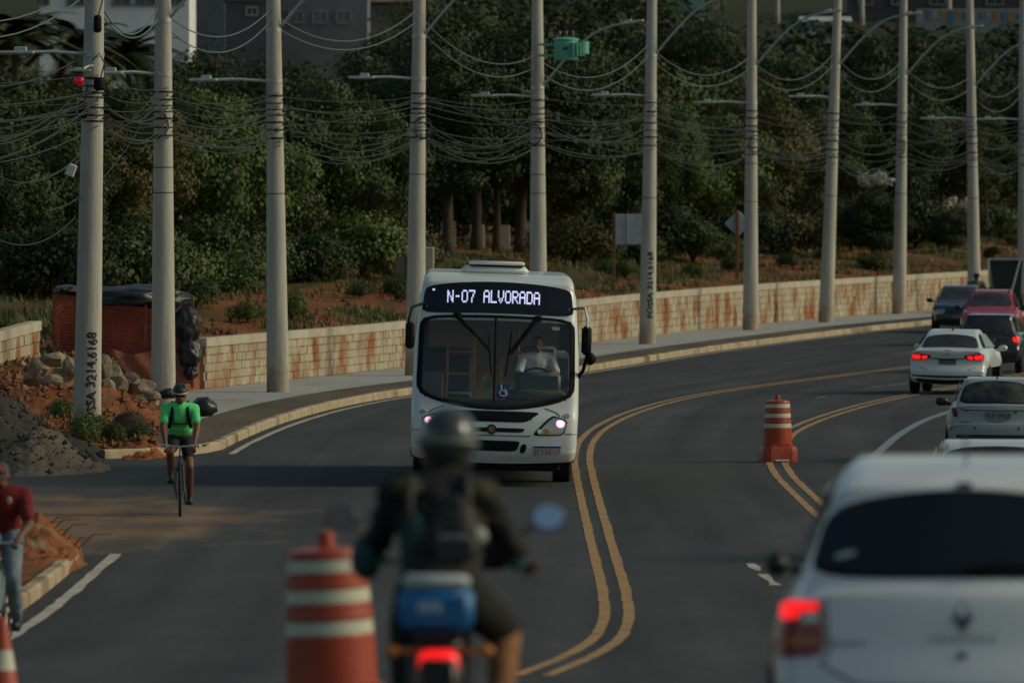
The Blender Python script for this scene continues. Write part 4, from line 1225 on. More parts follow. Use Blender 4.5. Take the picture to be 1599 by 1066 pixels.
class Shell:
    """body surface: a long profile swept across the width with rounded shoulders"""
    def __init__(s, prof, W, R=0.1, bulge=0.0, zs=0.6, tip=0.45):
        s.p = np.array(prof, float); s.n = len(prof); s.W = W; s.R = R; s.b = bulge; s.zs = zs; s.tip = tip
        s.ymin, s.ymax = s.p[:, 0].min(), s.p[:, 0].max()
        s.ks = np.linspace(0, s.n - 1, (s.n - 1) * 8 + 1)
        s.tab = np.array([s.P(k) for k in s.ks])
    def P(s, k):
        i = int(min(max(math.floor(k), 0), s.n - 2)); t = k - i
        p1, p2 = s.p[i], s.p[i + 1]
        p0 = s.p[i - 1] if i > 0 else 2 * p1 - p2
        p3 = s.p[i + 2] if i + 2 < s.n else 2 * p2 - p1
        m1 = (p2 - p0) * 0.42; m2 = (p3 - p1) * 0.42
        return (2 * t**3 - 3 * t**2 + 1) * p1 + (t**3 - 2 * t**2 + t) * m1 + (-2 * t**3 + 3 * t**2) * p2 + (t**3 - t**2) * m2
    def Nn(s, k):
        e = 0.06
        a = s.P(min(k + e, s.n - 1)) - s.P(max(k - e, 0)); l = np.linalg.norm(a) + 1e-9
        return np.array([a[1], -a[0]]) / l
    def inset(s, k, v, w):
        R = min(s.R, w * 0.8); v0 = 1 - R / w
        t = max(0.0, (abs(v) - v0) / (1 - v0)); t = min(t, 1.0)
        return R * (1 - math.sqrt(max(0, 1 - t * t))) + s.b * v * v * abs(s.Nn(k)[0])
    def S(s, k, v, off=0.0):
        p = s.P(k); nn = s.Nn(k); w = s.W(p[0], p[1])
        q = p - nn * s.inset(k, v, w)
        pt = Vector((v * w, q[0], q[1]))
        if off:
            e = 0.02
            def raw(kk, vv):
                pp = s.P(kk); n2 = s.Nn(kk); ww = s.W(pp[0], pp[1]); qq = pp - n2 * s.inset(kk, vv, ww)
                return Vector((vv * ww, qq[0], qq[1]))
            a = raw(min(k + e * 3, s.n - 1), v) - raw(max(k - e * 3, 0), v)
            v1, v2 = max(-1, v - e), min(1, v + e)
            b = raw(k, v2) - raw(k, v1)
            m = a.cross(b)
            if m.length < 1e-9: m = Vector((0, nn[0], nn[1]))
            m.normalize()
            if m.dot(Vector((0.001 + v * 0.6, nn[0], nn[1]))) < 0: m = -m
            pt = pt + m * off
        return pt
    def k_at(s, z, end, lo=None, hi=None):
        """profile parameter at height z on the 'rear' or 'front' side"""
        top = int(np.argmax(s.tab[:, 1]))
        if end == 'rear': seg = slice(top, None)
        else: seg = slice(0, top + 1)
        ks = s.ks[seg]; zz = s.tab[seg, 1]
        # nearest crossing from the top outwards
        if end == 'front': ks = ks[::-1]; zz = zz[::-1]
        for a in range(len(zz) - 1):
            if (zz[a] - z) * (zz[a + 1] - z) <= 0 and zz[a] != zz[a + 1]:
                t = (z - zz[a]) / (zz[a + 1] - zz[a]); return float(ks[a] + t * (ks[a + 1] - ks[a]))
        return float(ks[np.argmin(np.abs(zz - z))])
    def kv(s, z, x, end):
        k = s.k_at(z, end); p = s.P(k); w = s.W(p[0], p[1])
        return k, max(-1, min(1, x / w))
    def body(s, name, material, parent, hole=None, side_hole=None):
        m = MB()
        vlist = sorted(set([round(a, 4) for a in list(np.linspace(-0.86, 0.86, 15)) + [x * sg for x in (0.9, 0.93, 0.955, 0.975, 0.99, 1.0) for sg in (-1, 1)]]))
        if hole: vlist = sorted(set(vlist + [round(a, 4) for a in np.linspace(-0.95, 0.95, 39)]))
        ks = s.ks if not hole else np.linspace(0, s.n - 1, (s.n - 1) * 14 + 1)
        nv = len(vlist); nk = len(ks)
        for k in ks:
            for v in vlist: m.v.append(tuple(s.S(k, v)))
        for i in range(nk - 1):
            for j in range(nv - 1):
                if hole and hole((ks[i] + ks[i + 1]) / 2, (vlist[j] + vlist[j + 1]) / 2): continue
                m.f.append((i * nv + j, i * nv + j + 1, (i + 1) * nv + j + 1, (i + 1) * nv + j))
        # underside
        for j in range(nv - 1): m.f.append((j, j + 1, (nk - 1) * nv + j + 1, (nk - 1) * nv + j))
        # flanks
        T = 9 if not side_hole else 40
        for sg, j in ((-1, 0), (1, nv - 1)):
            st = len(m.v)
            for i in range(nk):
                e = Vector(m.v[i * nv + j]); q = (min(max(e.y, s.ymin + s.tip), s.ymax - s.tip), s.zs)
                for t in range(1, T + 1):
                    f = t / T
                    y = e.y + (q[0] - e.y) * f; z = e.z + (q[1] - e.z) * f
                    wq = s.W(y, z)
                    w = abs(e.x) * (1 - f) ** 3 + wq * (1 - (1 - f) ** 3)
                    m.v.append((sg * w, y, z))
            for i in range(nk - 1):
                for t in range(T):
                    a = i * nv + j if t == 0 else st + i * T + t - 1
                    b = (i + 1) * nv + j if t == 0 else st + (i + 1) * T + t - 1
                    c = st + (i + 1) * T + t; d = st + i * T + t
                    if side_hole:
                        cy = (m.v[a][1] + m.v[c][1]) / 2; cz = (m.v[a][2] + m.v[c][2]) / 2
                        if side_hole(cy, cz, sg): continue
                    m.f.append((a, b, c, d))
        return m.build(name, material, parent, smooth='auto')
    def patch(s, name, corners, material, parent, end='rear', off=0.006, power=5.0, n=32, rings=5, bow=(0, 0), inner=0.0):
        """rounded panel lying on the shell. corners TL, TR, BR, BL as (z, x); bow = extra height at mid top / bottom edge"""
        (z0, x0), (z1, x1), (z2, x2), (z3, x3) = corners
        m = MB(); 
        def pt(a, b, o):
            # a across -1..1, b down -1..1
            s_, t_ = (a + 1) / 2, (b + 1) / 2
            zt = z0 + (z1 - z0) * s_ + bow[0] * (1 - a * a); zb = z3 + (z2 - z3) * s_ + bow[1] * (1 - a * a)
            xt = x0 + (x1 - x0) * s_; xb = x3 + (x2 - x3) * s_
            z = zt + (zb - zt) * t_; x = xt + (xb - xt) * t_
            k, v = s.kv(z, x, end)
            return s.S(k, v, o)
        def ring(r, o):
            for q in range(n):
                an = 2 * math.pi * q / n; c, d = math.cos(an), math.sin(an)
                l = (abs(c) ** power + abs(d) ** power) ** (-1 / power)
                m.v.append(tuple(pt(c * l * r, d * l * r, o)))
        levels = [(1.0, -0.004), (0.985, off)] + ([(r, off) for r in np.linspace(0.8, 0.12, rings)] if not inner else [(inner, off), (inner - 0.01, -0.004)])
        for r, o in levels: ring(r, o)
        for a in range(len(levels) - 1):
            for q in range(n):
                q2 = (q + 1) % n
                m.f.append((a * n + q, a * n + q2, (a + 1) * n + q2, (a + 1) * n + q))
        if not inner: m.f.append(tuple((len(levels) - 1) * n + q for q in range(n)))
        return m.build(name, material, parent, smooth='auto')
    def side_panel(s, name, poly, side, material, parent, off=0.006):
        m = MB(); n = len(poly)
        cy = sum(p[0] for p in poly) / n; cz = sum(p[1] for p in poly) / n
        dens = []
        for a in range(n):
            p, q = poly[a], poly[(a + 1) % n]
            for t in (0, .25, .5, .75): dens.append((p[0] + (q[0] - p[0]) * t, p[1] + (q[1] - p[1]) * t))
        n = len(dens)
        for r, o in [(1, -0.003), (0.99, off), (0.66, off), (0.33, off)]:
            for (y, z) in dens:
                yy, zz = cy + (y - cy) * r, cz + (z - cz) * r
                m.v.append((side * (s.W(yy, zz) + o), yy, zz))
        m.v.append((side * (s.W(cy, cz) + off), cy, cz))
        for a in range(3):
            for q in range(n): m.f.append((a * n + q, a * n + (q + 1) % n, (a + 1) * n + (q + 1) % n, (a + 1) * n + q))
        for q in range(n): m.f.append((3 * n + q, 3 * n + (q + 1) % n, 4 * n))
        return m.build(name, material, parent, smooth='auto')
    def line(s, name, pts, r, material, parent, end='rear', off=0.003):
        return MB().tube([s.S(*s.kv(z, x, end), off) for z, x in pts], r, 5).build(name, material, parent)
    def badge_text(s, txt, z, x, size, material, parent, end='rear', name='lettering', flip=None, spacing=1.0, off=0.008):
        me = text_mesh(txt, size, spacing=spacing)
        sg = 1 if end == 'rear' else -1
        for v in me.vertices:
            k, vv = s.kv(z + v.co.y, x + sg * v.co.x, end)
            v.co = s.S(k, vv, off)
        me.update()
        return link_mesh(name, me, material, parent)

def wheel(parent, x, y, r=0.30, w=0.19, rim=True):
    sg = 1 if x > 0 else -1
    M = Matrix.Translation((x, y, r)) @ Matrix.Rotation(math.radians(90) * sg, 4, 'Y')
    t = MB().lathe([(r * 0.62, -w), (r * 0.93, -w), (r, -w * 0.88), (r, -w * 0.12), (r * 0.93, 0.0), (r * 0.66, 0.005)], 28, M).build('wheel', M_CARTIRE, parent, smooth='auto')
    if rim:
        q = MB().lathe([(r * 0.64, 0.004), (r * 0.60, -0.03), (r * 0.2, -0.035), (r * 0.16, 0.004), (0.01, 0.006)], 24, M)
        for a in range(5):
            q.box((r * 0.4, 0, -0.012), (r * 0.5, r * 0.16, 0.03), M @ Matrix.Rotation(a * 2 * math.pi / 5, 4, 'Z'))
        q.build('rim', M_RIM, t, smooth='auto')
    return t

def widths(tbl, L, nose=0.12, tail=0.05):
    zz = [a for a, b in tbl]; ww = [b for a, b in tbl]
    def W_(y, z):
        f = 1 - nose * float(sstep(L - 0.9, L, y)) - tail * float(sstep(0.8, 0.0, y))
        return float(np.interp(z, zz, ww)) * f
    return W_

def car_base(name, label, prof, wt, L, paint, loc, heading, wheels, R=0.09, bulge=0.10, facing='rear', roll=0.0, cat='car', wr=0.30, wide=None):
    """heading: degrees to the right of straight away from the camera"""
    root = empty(name, (0, 0, 0))
    tag(root, label, cat, 'cars on the road')
    sh = Shell(prof, widths(wt, L), R, bulge)
    if facing == 'front':
        # turn the car round so that its nose (y = L) is at loc
        rz = math.radians(180 - heading)
        d = Vector((math.sin(rz) * -1, math.cos(rz), 0))
        root.location = Vector(loc) - d * L
    else:
        rz = math.radians(-heading)
        root.location = loc
    root.rotation_euler = (0, math.radians(roll), rz)
    sh.body('body', paint, root)
    hw = sh.W(L / 2, 0.35)
    for y in wheels:
        for sg in (-1, 1):
            arch = [(y + (wr + 0.05) * math.cos(a), wr + (wr + 0.05) * math.sin(a)) for a in np.linspace(-0.35, math.pi + 0.35, 11)]
            sh.side_panel('wheel_arch', arch, sg, M_BLKPL, root, 0.004)
            wheel(root, sg * (hw + 0.012), y, wr)
    return root, sh
def mirrors(root, sh, y, z, paint, size=(0.2, 0.1, 0.13)):
    for sg in (-1, 1):
        x = sh.W(y, z) - 0.03
        m = MB().tube([(sg * x, y, z - 0.03), (sg * (x + 0.10), y + 0.02, z)], 0.03, 6)
        m.bbox((sg * (x + 0.17), y, z + 0.02), size, 0.035)
        m.build('door_mirror', paint, root, smooth='auto')
def plate(sh, root, z, x, w, h, end, txt, face=M_PLATE, ink=M_BLKPL, band=True, tsize=None):
    p = sh.patch('licence_plate', [(z + h / 2, x - w / 2), (z + h / 2, x + w / 2), (z - h / 2, x + w / 2), (z - h / 2, x - w / 2)], face, root, end, off=0.012, power=14)
    if band: sh.patch('plate_band', [(z + h / 2 - .004, x - w / 2 + .006), (z + h / 2 - .004, x + w / 2 - .006), (z + h / 2 - .034, x + w / 2 - .006), (z + h / 2 - .034, x - w / 2 + .006)], M_PLATEBLUE, p, end, off=0.016, power=14)
    if txt:
        sh.badge_text(txt, z - (0.018 if band else 0.0), x, tsize or h * 0.78, ink, p, end, 'plate_number', off=0.017)
    else:       # characters too far to read
        for c in range(7):
            xx = x - w * 0.38 + c * w * 0.127
            sh.patch('plate_character', [(z + h * .12, xx - .014), (z + h * .12, xx + .014), (z - h * .32, xx + .012), (z - h * .32, xx - .016)], ink, p, end, off=0.016, power=6, n=12, rings=1)
    return p

# ------------------------------------------------ white crossover hatchback, close, seen from behind
def white_hatch():
    P_ = paint_mat('pearl_white_paint', (0.70, 0.72, 0.71), rough=0.32)
    prof = [(3.98, .24), (4.07, .50), (4.0, .80), (3.7, .95), (2.95, 1.06), (2.15, 1.44), (1.5, 1.52), (.72, 1.505), (.40, 1.44), (.30, 1.36), (.13, 1.03), (.06, .93), (.04, .72), (.0, .55), (.01, .36), (.10, .24)]
    wt = [(0, .84), (.35, .865), (.75, .868), (.90, .835), (1.02, .765), (1.25, .685), (1.44, .615), (1.55, .55)]
    D = 40.2; x = (1503 - CX) * D / F
    z = float(zr(D)); roof = ZC + (HY - 713) * D / F
    root, sh = car_base('hatchback', 'large white crossover hatchback in the right foreground, blurred, brake light lit', prof, wt, 4.07, P_, (x, D, roof - 1.55), 4.5, [.72, 3.25], R=0.11, bulge=0.11, wr=0.32)
    sh.patch('window_seal', [(1.365, -.60), (1.365, .60), (1.05, .69), (1.05, -.69)], M_BLACK, root, off=0.012, power=6, bow=(0.03, -0.035), n=48)
    sh.patch('rear_window', [(1.355, -.59), (1.355, .59), (1.062, .675), (1.062, -.675)], M_TINT, root, off=0.018, power=6, bow=(0.03, -0.035), n=48)
    sh.patch('window_sticker', [(1.135, -.56), (1.15, -.47), (1.125, -.47), (1.11, -.56)], mat('sticker', (0.3, 0.4, 0.33), rough=.6), root, off=0.022, power=4, n=14, rings=1)
    for sg in (-1, 1):
        tl = sh.patch('tail_light', [(.945, sg * .62), (.945, sg * .80), (.69, sg * .835), (.69, sg * .60)], M_LAMP_RED, root, off=0.02, power=5, n=40)
        sh.patch('brake_lamp', [(.925, sg * .63), (.925, sg * .785), (.87, sg * .785), (.875, sg * .63)], M_BRAKE, tl, off=0.026, power=5)
        sh.patch('brake_lamp', [(.87, sg * .70), (.875, sg * .785), (.835, sg * .785), (.84, sg * .72)], M_BRAKE, tl, off=0.026, power=4)
        sh.patch('reverse_lamp', [(.865, sg * .62), (.865, sg * .69), (.825, sg * .71), (.825, sg * .62)], M_CLEAR, tl, off=0.025, power=4)
        sh.patch('lamp_trim', [(.755, sg * .615), (.765, sg * .80), (.735, sg * .80), (.725, sg * .615)], M_AMBER, tl, off=0.025, power=4)
    MD = mat('dark_chrome', (0.10, 0.10, 0.11), rough=0.3, metal=0.7)
    # rhombus emblem
    for nm, hh, mm, of in (('emblem', .072, MD, 0.010), ('emblem_face', .030, M_CHROME, 0.016)):
        q = MB(); zc_ = .845
        for dz, dx in ((hh, 0), (0, hh * .62), (-hh, 0), (0, -hh * .62)):
            q.v.append(tuple(sh.S(*sh.kv(zc_ + dz + (0.03 if nm == 'emblem_face' else 0), dx, 'rear'), of)))
        q.f.append((0, 1, 2, 3)); q.build(nm, mm, root)
    sh.badge_text('SANDERO', .752, 0, .050, MD, root, spacing=1.45)
    sh.badge_text('Expression', .738, -.50, .036, MD, root, spacing=1.0, name='trim_lettering')
    sh.patch('lock_barrel', [(.70, -.02), (.70, .02), (.665, .02), (.665, -.02)], MD, root, off=.01, power=2, n=16)
    sh.patch('plate_recess', [(.53, -.3), (.53, .3), (.40, .28), (.40, -.28)], M_BLKPL, root, off=.004, power=8)
    plate(sh, root, .46, 0, .40, .12, 'rear', None, M_PLATEGREY)
    sh.line('tailgate_seam', [(.66, -.62), (.60, -.53), (.555, -.45), (.545, -.2), (.545, .2), (.555, .45), (.60, .53), (.66, .62)], .005, M_SEAM, root)
    sh.line('tailgate_seam', [(1.0, -.745), (.95, -.60), (.70, -.585), (.66, -.62)], .004, M_SEAM, root)
    sh.line('tailgate_seam', [(1.0, .745), (.95, .60), (.70, .585), (.66, .62)], .004, M_SEAM, root)
    sh.patch('rear_bumper_trim', [(.44, -.84), (.44, .84), (.28, .80), (.28, -.80)], M_BLKPL, root, off=.012, power=10, n=40)
    sh.patch('high_brake_lamp', [(1.42, -.035), (1.42, .035), (1.405, .035), (1.405, -.035)], M_BLKPL, root, off=.01, power=8, n=16)
    w = [(0.9, 1.08), (1.0, 1.36), (1.85, 1.40), (2.75, 1.07)]
    for sg in (-1, 1): sh.side_panel('side_window', w, sg, M_TINT, root)
    MB().tube([(0, .62, 1.50), (0, .45, 1.62), (0, .33, 1.66)], .006, 5).build('antenna', M_BLKPL, root)
    mirrors(root, sh, 2.75, .95, M_BLKPL, (.11, .08, .11))
    MB().tube([sh.S(*sh.kv(1.04, 0, 'rear'), .035), sh.S(*sh.kv(1.065, .18, 'rear'), .035), sh.S(*sh.kv(1.06, .46, 'rear'), .030)], [.014, .010, .007], 6).build('rear_wiper', M_BLACK, root)
white_hatch()

# ------------------------------------------------ white saloon with brake lights
def white_sedan():
    P_ = paint_mat('car_white_paint', (0.56, 0.59, 0.57), rough=0.3)
    prof = [(4.4, .22), (4.48, .5), (4.4, .76), (4.0, .90), (3.25, 1.0), (2.45, 1.38), (1.9, 1.43), (1.35, 1.415), (1.0, 1.34), (.52, 1.03), (.14, 1.00), (.05, .94), (.10, .70), (.0, .52), (.02, .34), (.14, .22)]
    wt = [(0, .83), (.3, .875), (.75, .875), (.95, .84), (1.05, .76), (1.3, .62), (1.44, .55)]
    g = G(1478, 616)
    root, sh = car_base('saloon_car', 'white saloon car with both brake lights lit, on the right', prof, wt, 4.48, P_, (g.x, g.y, g.z), 8.5, [.82, 3.5], R=.08, bulge=.12, roll=0.8, wr=.31)
    sh.patch('rear_window', [(1.31, -.55), (1.31, .55), (1.05, .66), (1.05, -.66)], M_TINT2, root, off=.006, power=9, bow=(.012, -.012))
    for sg in (-1, 1):
        tl = sh.patch('tail_light', [(.875, sg * .36), (.885, sg * .80), (.735, sg * .80), (.775, sg * .40)], M_LAMP_RED, root, off=.015, power=4.5, n=36)
        sh.patch('brake_lamp', [(.855, sg * .58), (.865, sg * .78), (.76, sg * .78), (.765, sg * .60)], M_BRAKE, tl, off=.02, power=4)
        sh.patch('brake_lamp', [(.85, sg * .43), (.855, sg * .56), (.765, sg * .57), (.79, sg * .45)], M_BRAKE, tl, off=.02, power=4)
    sh.patch('chrome_strip', [(.80, -.38), (.80, .38), (.785, .38), (.785, -.38)], M_BLKPL, root, off=.012, power=12)
    plate(sh, root, .72, 0, .40, .13, 'rear', None, M_PLATEGREY)
    sh.patch('emblem', [(.925, -.035), (.925, .035), (.86, .035), (.86, -.035)], M_STEEL, root, off=.008, power=2.2, n=18)
    sh.line('boot_lip', [(.955, -.70), (.975, 0), (.955, .70)], .008, M_SEAM, root)
    sh.line('bumper_seam', [(.64, -.80), (.62, -.55), (.57, -.5), (.57, .5), (.62, .55), (.64, .80)], .006, M_SEAM, root)
    sh.patch('bumper_vent', [(.42, -.80), (.42, .80), (.375, .78), (.375, -.78)], M_BLKPL, root, off=.008, power=10, n=40)
    sh.patch('diffuser', [(.325, -.72), (.325, .72), (.235, .66), (.235, -.66)], M_BLKPL, root, off=.01, power=9, n=40)
    w = [(.95, 1.05), (1.3, 1.33), (2.35, 1.33), (3.0, 1.03)]
    for sg in (-1, 1): sh.side_panel('side_window', w, sg, M_TINT, root)
    mirrors(root, sh, 3.0, .98, M_BLKPL if False else P_)
    MB().bbox((0, 1.25, 1.44), (.05, .14, .05), .015).build('antenna_fin', M_BLKPL, root)
white_sedan()

# ------------------------------------------------ silver hatchback
def silver_hatch():
    P_ = paint_mat('silver_paint', (0.25, 0.29, 0.30), rough=0.28)
    prof = [(3.7, .22), (3.78, .48), (3.7, .74), (3.4, .88), (2.7, .98), (1.95, 1.34), (1.4, 1.39), (.62, 1.375), (.38, 1.32), (.13, 1.0), (.06, .92), (.05, .70), (.0, .62), (.0, .42), (.02, .32), (.1, .22)]
    wt = [(0, .78), (.3, .82), (.7, .825), (.88, .80), (1.0, .725), (1.2, .645), (1.33, .585), (1.4, .53)]
    g = G(1556, 724)
    root, sh = car_base('hatchback', 'silver hatchback with unlit tail lights behind the large white hatchback', prof, wt, 3.78, P_, (g.x, g.y, g.z), 3.0, [.6, 2.98], R=.09, bulge=.11, roll=.6, wr=.28)
    sh.patch('window_seal', [(1.33, -.535), (1.33, .535), (.995, .635), (.995, -.635)], M_BLACK, root, off=.004, power=5, bow=(.01, -.02), n=40)
    sh.patch('rear_window', [(1.315, -.52), (1.315, .52), (1.01, .61), (1.01, -.61)], mat('cloudy_glass', (0.012, 0.015, 0.015), (0.09, 0.085, 0.06), scale=2.6, rough=.1, spec=.6, lo=.45, hi=.7), root, off=.008, power=5, bow=(.01, -.02), n=40)
    for sg in (-1, 1):
        sh.patch('tail_light', [(1.0, sg * .70), (.985, sg * .755), (.74, sg * .70), (.77, sg * .62)], mat('dull_red_lens', (0.06, 0.012, 0.014), rough=.2), root, off=.012, power=3.4, n=32)
    sh.line('tailgate_crease', [(.875, -.60), (.865, -.3), (.86, 0), (.865, .3), (.875, .60)], .009, M_SEAM, root)
    sh.line('tailgate_seam', [(.70, -.77), (.685, -.55), (.675, 0), (.685, .55), (.70, .77)], .008, M_SEAM, root)
    sh.patch('emblem', [(.945, -.05), (.945, .05), (.91, .05), (.91, -.05)], M_STEEL, root, off=.008, power=2.4, n=18)
    plate(sh, root, .775, .02, .40, .13, 'rear', 'PLP 9428', M_PLATEGREY, mat('plate_ink', (.05, .05, .05), rough=.6), band=False, tsize=.11)
    sh.patch('lock_barrel', [(.855, .29), (.855, .325), (.82, .325), (.82, .29)], M_BLKPL, root, off=.008, power=2, n=14)
    sh.patch('maker_badge', [(.855, -.52), (.855, -.45), (.842, -.45), (.842, -.52)], M_BLKPL, root, off=.006, power=5, n=14)
    for xx in (-.36, .36): sh.patch('parking_sensor', [(.60, xx - .02), (.60, xx + .02), (.56, xx + .02), (.56, xx - .02)], M_BLKPL, root, off=.006, power=2, n=14)
    sh.patch('bumper_recess', [(.47, -.66), (.47, .66), (.40, .66), (.40, -.66)], M_BLKPL, root, off=.004, power=9, n=36)
    for xx in (-.50, 0, .50): MB().bbox((xx, .56, 1.385), (.035, .08, .03), .01).build('roof_clip', M_BLKPL, root)
    w = [(.55, 1.02), (.85, 1.30), (1.85, 1.30), (2.5, .99)]
    for sg in (-1, 1): sh.side_panel('side_window', w, sg, M_TINT, root)
    mirrors(root, sh, 2.5, .93, M_BLKPL)
silver_hatch()

# ------------------------------------------------ white car hidden but for its roof
def roof_car():
    P_ = paint_mat('car_white_paint', (0.56, 0.59, 0.57))
    prof = [(3.9, .22), (3.98, .48), (3.9, .76), (3.6, .90), (2.85, 1.0), (2.05, 1.40), (1.5, 1.46), (.65, 1.45), (.36, 1.38), (.15, 1.02), (.06, .92), (.05, .70), (.0, .55), (.02, .32), (.1, .22)]
    wt = [(0, .80), (.3, .84), (.7, .85), (.9, .82), (1.02, .76), (1.2, .70), (1.38, .65), (1.47, .60)]
    D = 108.0; x = (1557 - CX) * D / F; z = float(zr(D))
    root, sh = car_base('hatchback', 'white car of which only the roof shows above the large white hatchback', prof, wt, 3.98, P_, (x, D, ZC + (HY - 690) * D / F - 1.46), 1.0, [.65, 3.1], R=.07, bulge=.1, wr=.29)
    root.location.z = min(root.location.z, z + 0.02)
    sh.patch('rear_window', [(1.40, -.60), (1.40, .60), (1.02, .68), (1.02, -.68)], M_TINT2, root, off=.008, power=7)
    for sg in (-1, 1):
        sh.patch('tail_light', [(.95, sg * .66), (.95, sg * .79), (.72, sg * .79), (.74, sg * .64)], M_LAMP_RED, root, off=.012, power=4)
        sh.side_panel('side_window', [(.6, 1.04), (.9, 1.36), (2.0, 1.36), (2.65, 1.02)], sg, M_TINT, root)
    plate(sh, root, .8, 0, .40, .13, 'rear', None, M_PLATEGREY)
    mirrors(root, sh, 2.6, .97, M_BLKPL)
roof_car()

# ------------------------------------------------ black hatchback with a lit tail light
def black_hatch():
    P_ = paint_mat('black_paint', (0.010, 0.011, 0.012), rough=.25)
    prof = [(3.75, .24), (3.85, .5), (3.75, .78), (3.45, .92), (2.75, 1.02), (2.0, 1.42), (1.4, 1.48), (.6, 1.46), (.36, 1.40), (.14, 1.02), (.06, .94), (.05, .72), (.0, .60), (.0, .40), (.02, .30), (.1, .24)]
    wt = [(0, .79), (.3, .84), (.75, .845), (.92, .82), (1.04, .75), (1.25, .67), (1.42, .60), (1.5, .55)]
    g = G(1541, 583)
    root, sh = car_base('hatchback', 'black hatchback with right tail light lit, beside the white saloon', prof, wt, 3.85, P_, tuple(g), 8.0, [.62, 3.05], R=.09, bulge=.12, roll=.5, wr=.31)
    sh.patch('rear_window', [(1.39, -.54), (1.39, .54), (1.03, .64), (1.03, -.64)], M_TINT2, root, off=.007, power=5)
    for sg in (-1, 1):
        tl = sh.patch('tail_light', [(1.0, sg * .60), (1.0, sg * .79), (.74, sg * .79), (.76, sg * .62)], M_LAMP_RED, root, off=.012, power=4)
        if sg == 1: sh.patch('brake_lamp', [(.93, .62), (.93, .78), (.78, .78), (.79, .63)], M_BRAKE, tl, off=.018, power=3)
        sh.side_panel('side_window', [(.55, 1.06), (.85, 1.38), (1.9, 1.38), (2.55, 1.03)], sg, M_TINT, root)
    plate(sh, root, .84, 0, .40, .13, 'rear', None, M_PLATEGREY)
    sh.line('bumper_seam', [(.66, -.78), (.65, 0), (.66, .78)], .008, M_SEAM, root)
    mirrors(root, sh, 2.5, .98, M_BLKPL)
black_hatch()

# ------------------------------------------------ oncoming cars
def oncoming(name, label, paint, px, row, heading, lit, Hs=1.0, face=0, wide=.84):
    prof = [(3.78, .22), (3.86, .42), (3.84, .62), (3.72, .80), (3.45, .90), (2.78, 1.02), (2.05, 1.40), (1.5, 1.47), (.7, 1.45), (.38, 1.36), (.1, .98), (.03, .8), (.0, .55), (.02, .32), (.1, .22)]
    prof = [(y, z * Hs) for y, z in prof]
    wt = [(0, wide - .05), (.3 * Hs, wide), (.75 * Hs, wide + .005), (.95 * Hs, wide - .03), (1.04 * Hs, wide - .09), (1.25 * Hs, wide - .19), (1.42 * Hs, wide - .26), (1.5 * Hs, wide - .3)]
    g = G(px, row)
    root, sh = car_base(name, label, prof, wt, 3.86, paint, tuple(g), heading, [.65, 3.05], R=.09, bulge=.16, facing='front', wr=.30)
    e = 'front'
    q = lambda z: z * Hs
    sh.patch('windscreen', [(q(1.385), -.50), (q(1.385), .50), (q(1.06), .66), (q(1.06), -.66)], M_TINT2, root, e, off=.007, power=6, bow=(.01, -.02), n=40)
    sh.patch('grille', [(q(.70), -.34), (q(.70), .34), (q(.60), .30), (q(.60), -.30)], M_BLKPL, root, e, off=.008, power=6)
    sh.patch('lower_intake', [(q(.44), -.5), (q(.44), .5), (q(.30), .46), (q(.30), -.46)], M_BLKPL, root, e, off=.008, power=6)
    plate(sh, root, q(.53), 0, .38, .12, e, None, M_PLATEGREY)
    for sg in (-1, 1):
        hl = sh.patch('headlight', [(q(.785), sg * .42), (q(.80), sg * .74), (q(.62), sg * .76), (q(.63), sg * .44)], M_CLEAR, root, e, off=.012, power=3.6)
        if sg == lit: sh.patch('bulb_or_bloom', [(q(.76), sg * .52), (q(.76), sg * .66), (q(.65), sg * .66), (q(.65), sg * .52)], M_HEAD, hl, e, off=.03, power=2.2)
        sh.side_panel('side_window', [(.5, q(1.03)), (.8, q(1.36)), (1.95, q(1.36)), (2.6, q(1.03))], sg, M_TINT, root)
    sh.line('bonnet_seam', [(q(.83), -.66), (q(.80), 0), (q(.83), .66)], .006, M_SEAM, root, e)
    mirrors(root, sh, 2.6, q(.99), M_BLKPL)
    return root, sh
oncoming('hatchback', 'dark oncoming car close to the kerb, left of the red car', paint_mat('dark_blue_paint', (0.012, 0.018, 0.022), rough=.25), 1497, 520, 4, 0, 1.0)
r_, s_ = oncoming('hatchback', 'red oncoming car with one headlight lit', paint_mat('red_paint', (0.34, 0.010, 0.014), rough=.28), 1545, 541, 5, 1, 1.10, wide=.86)
for sg in (-1, 1):
    MB().tube([(sg * .52, 2.0, 1.56), (sg * .54, 1.5, 1.66), (sg * .54, .9, 1.65), (sg * .52, .55, 1.58)], .02, 6).build('roof_rail', M_BLKPL, r_)

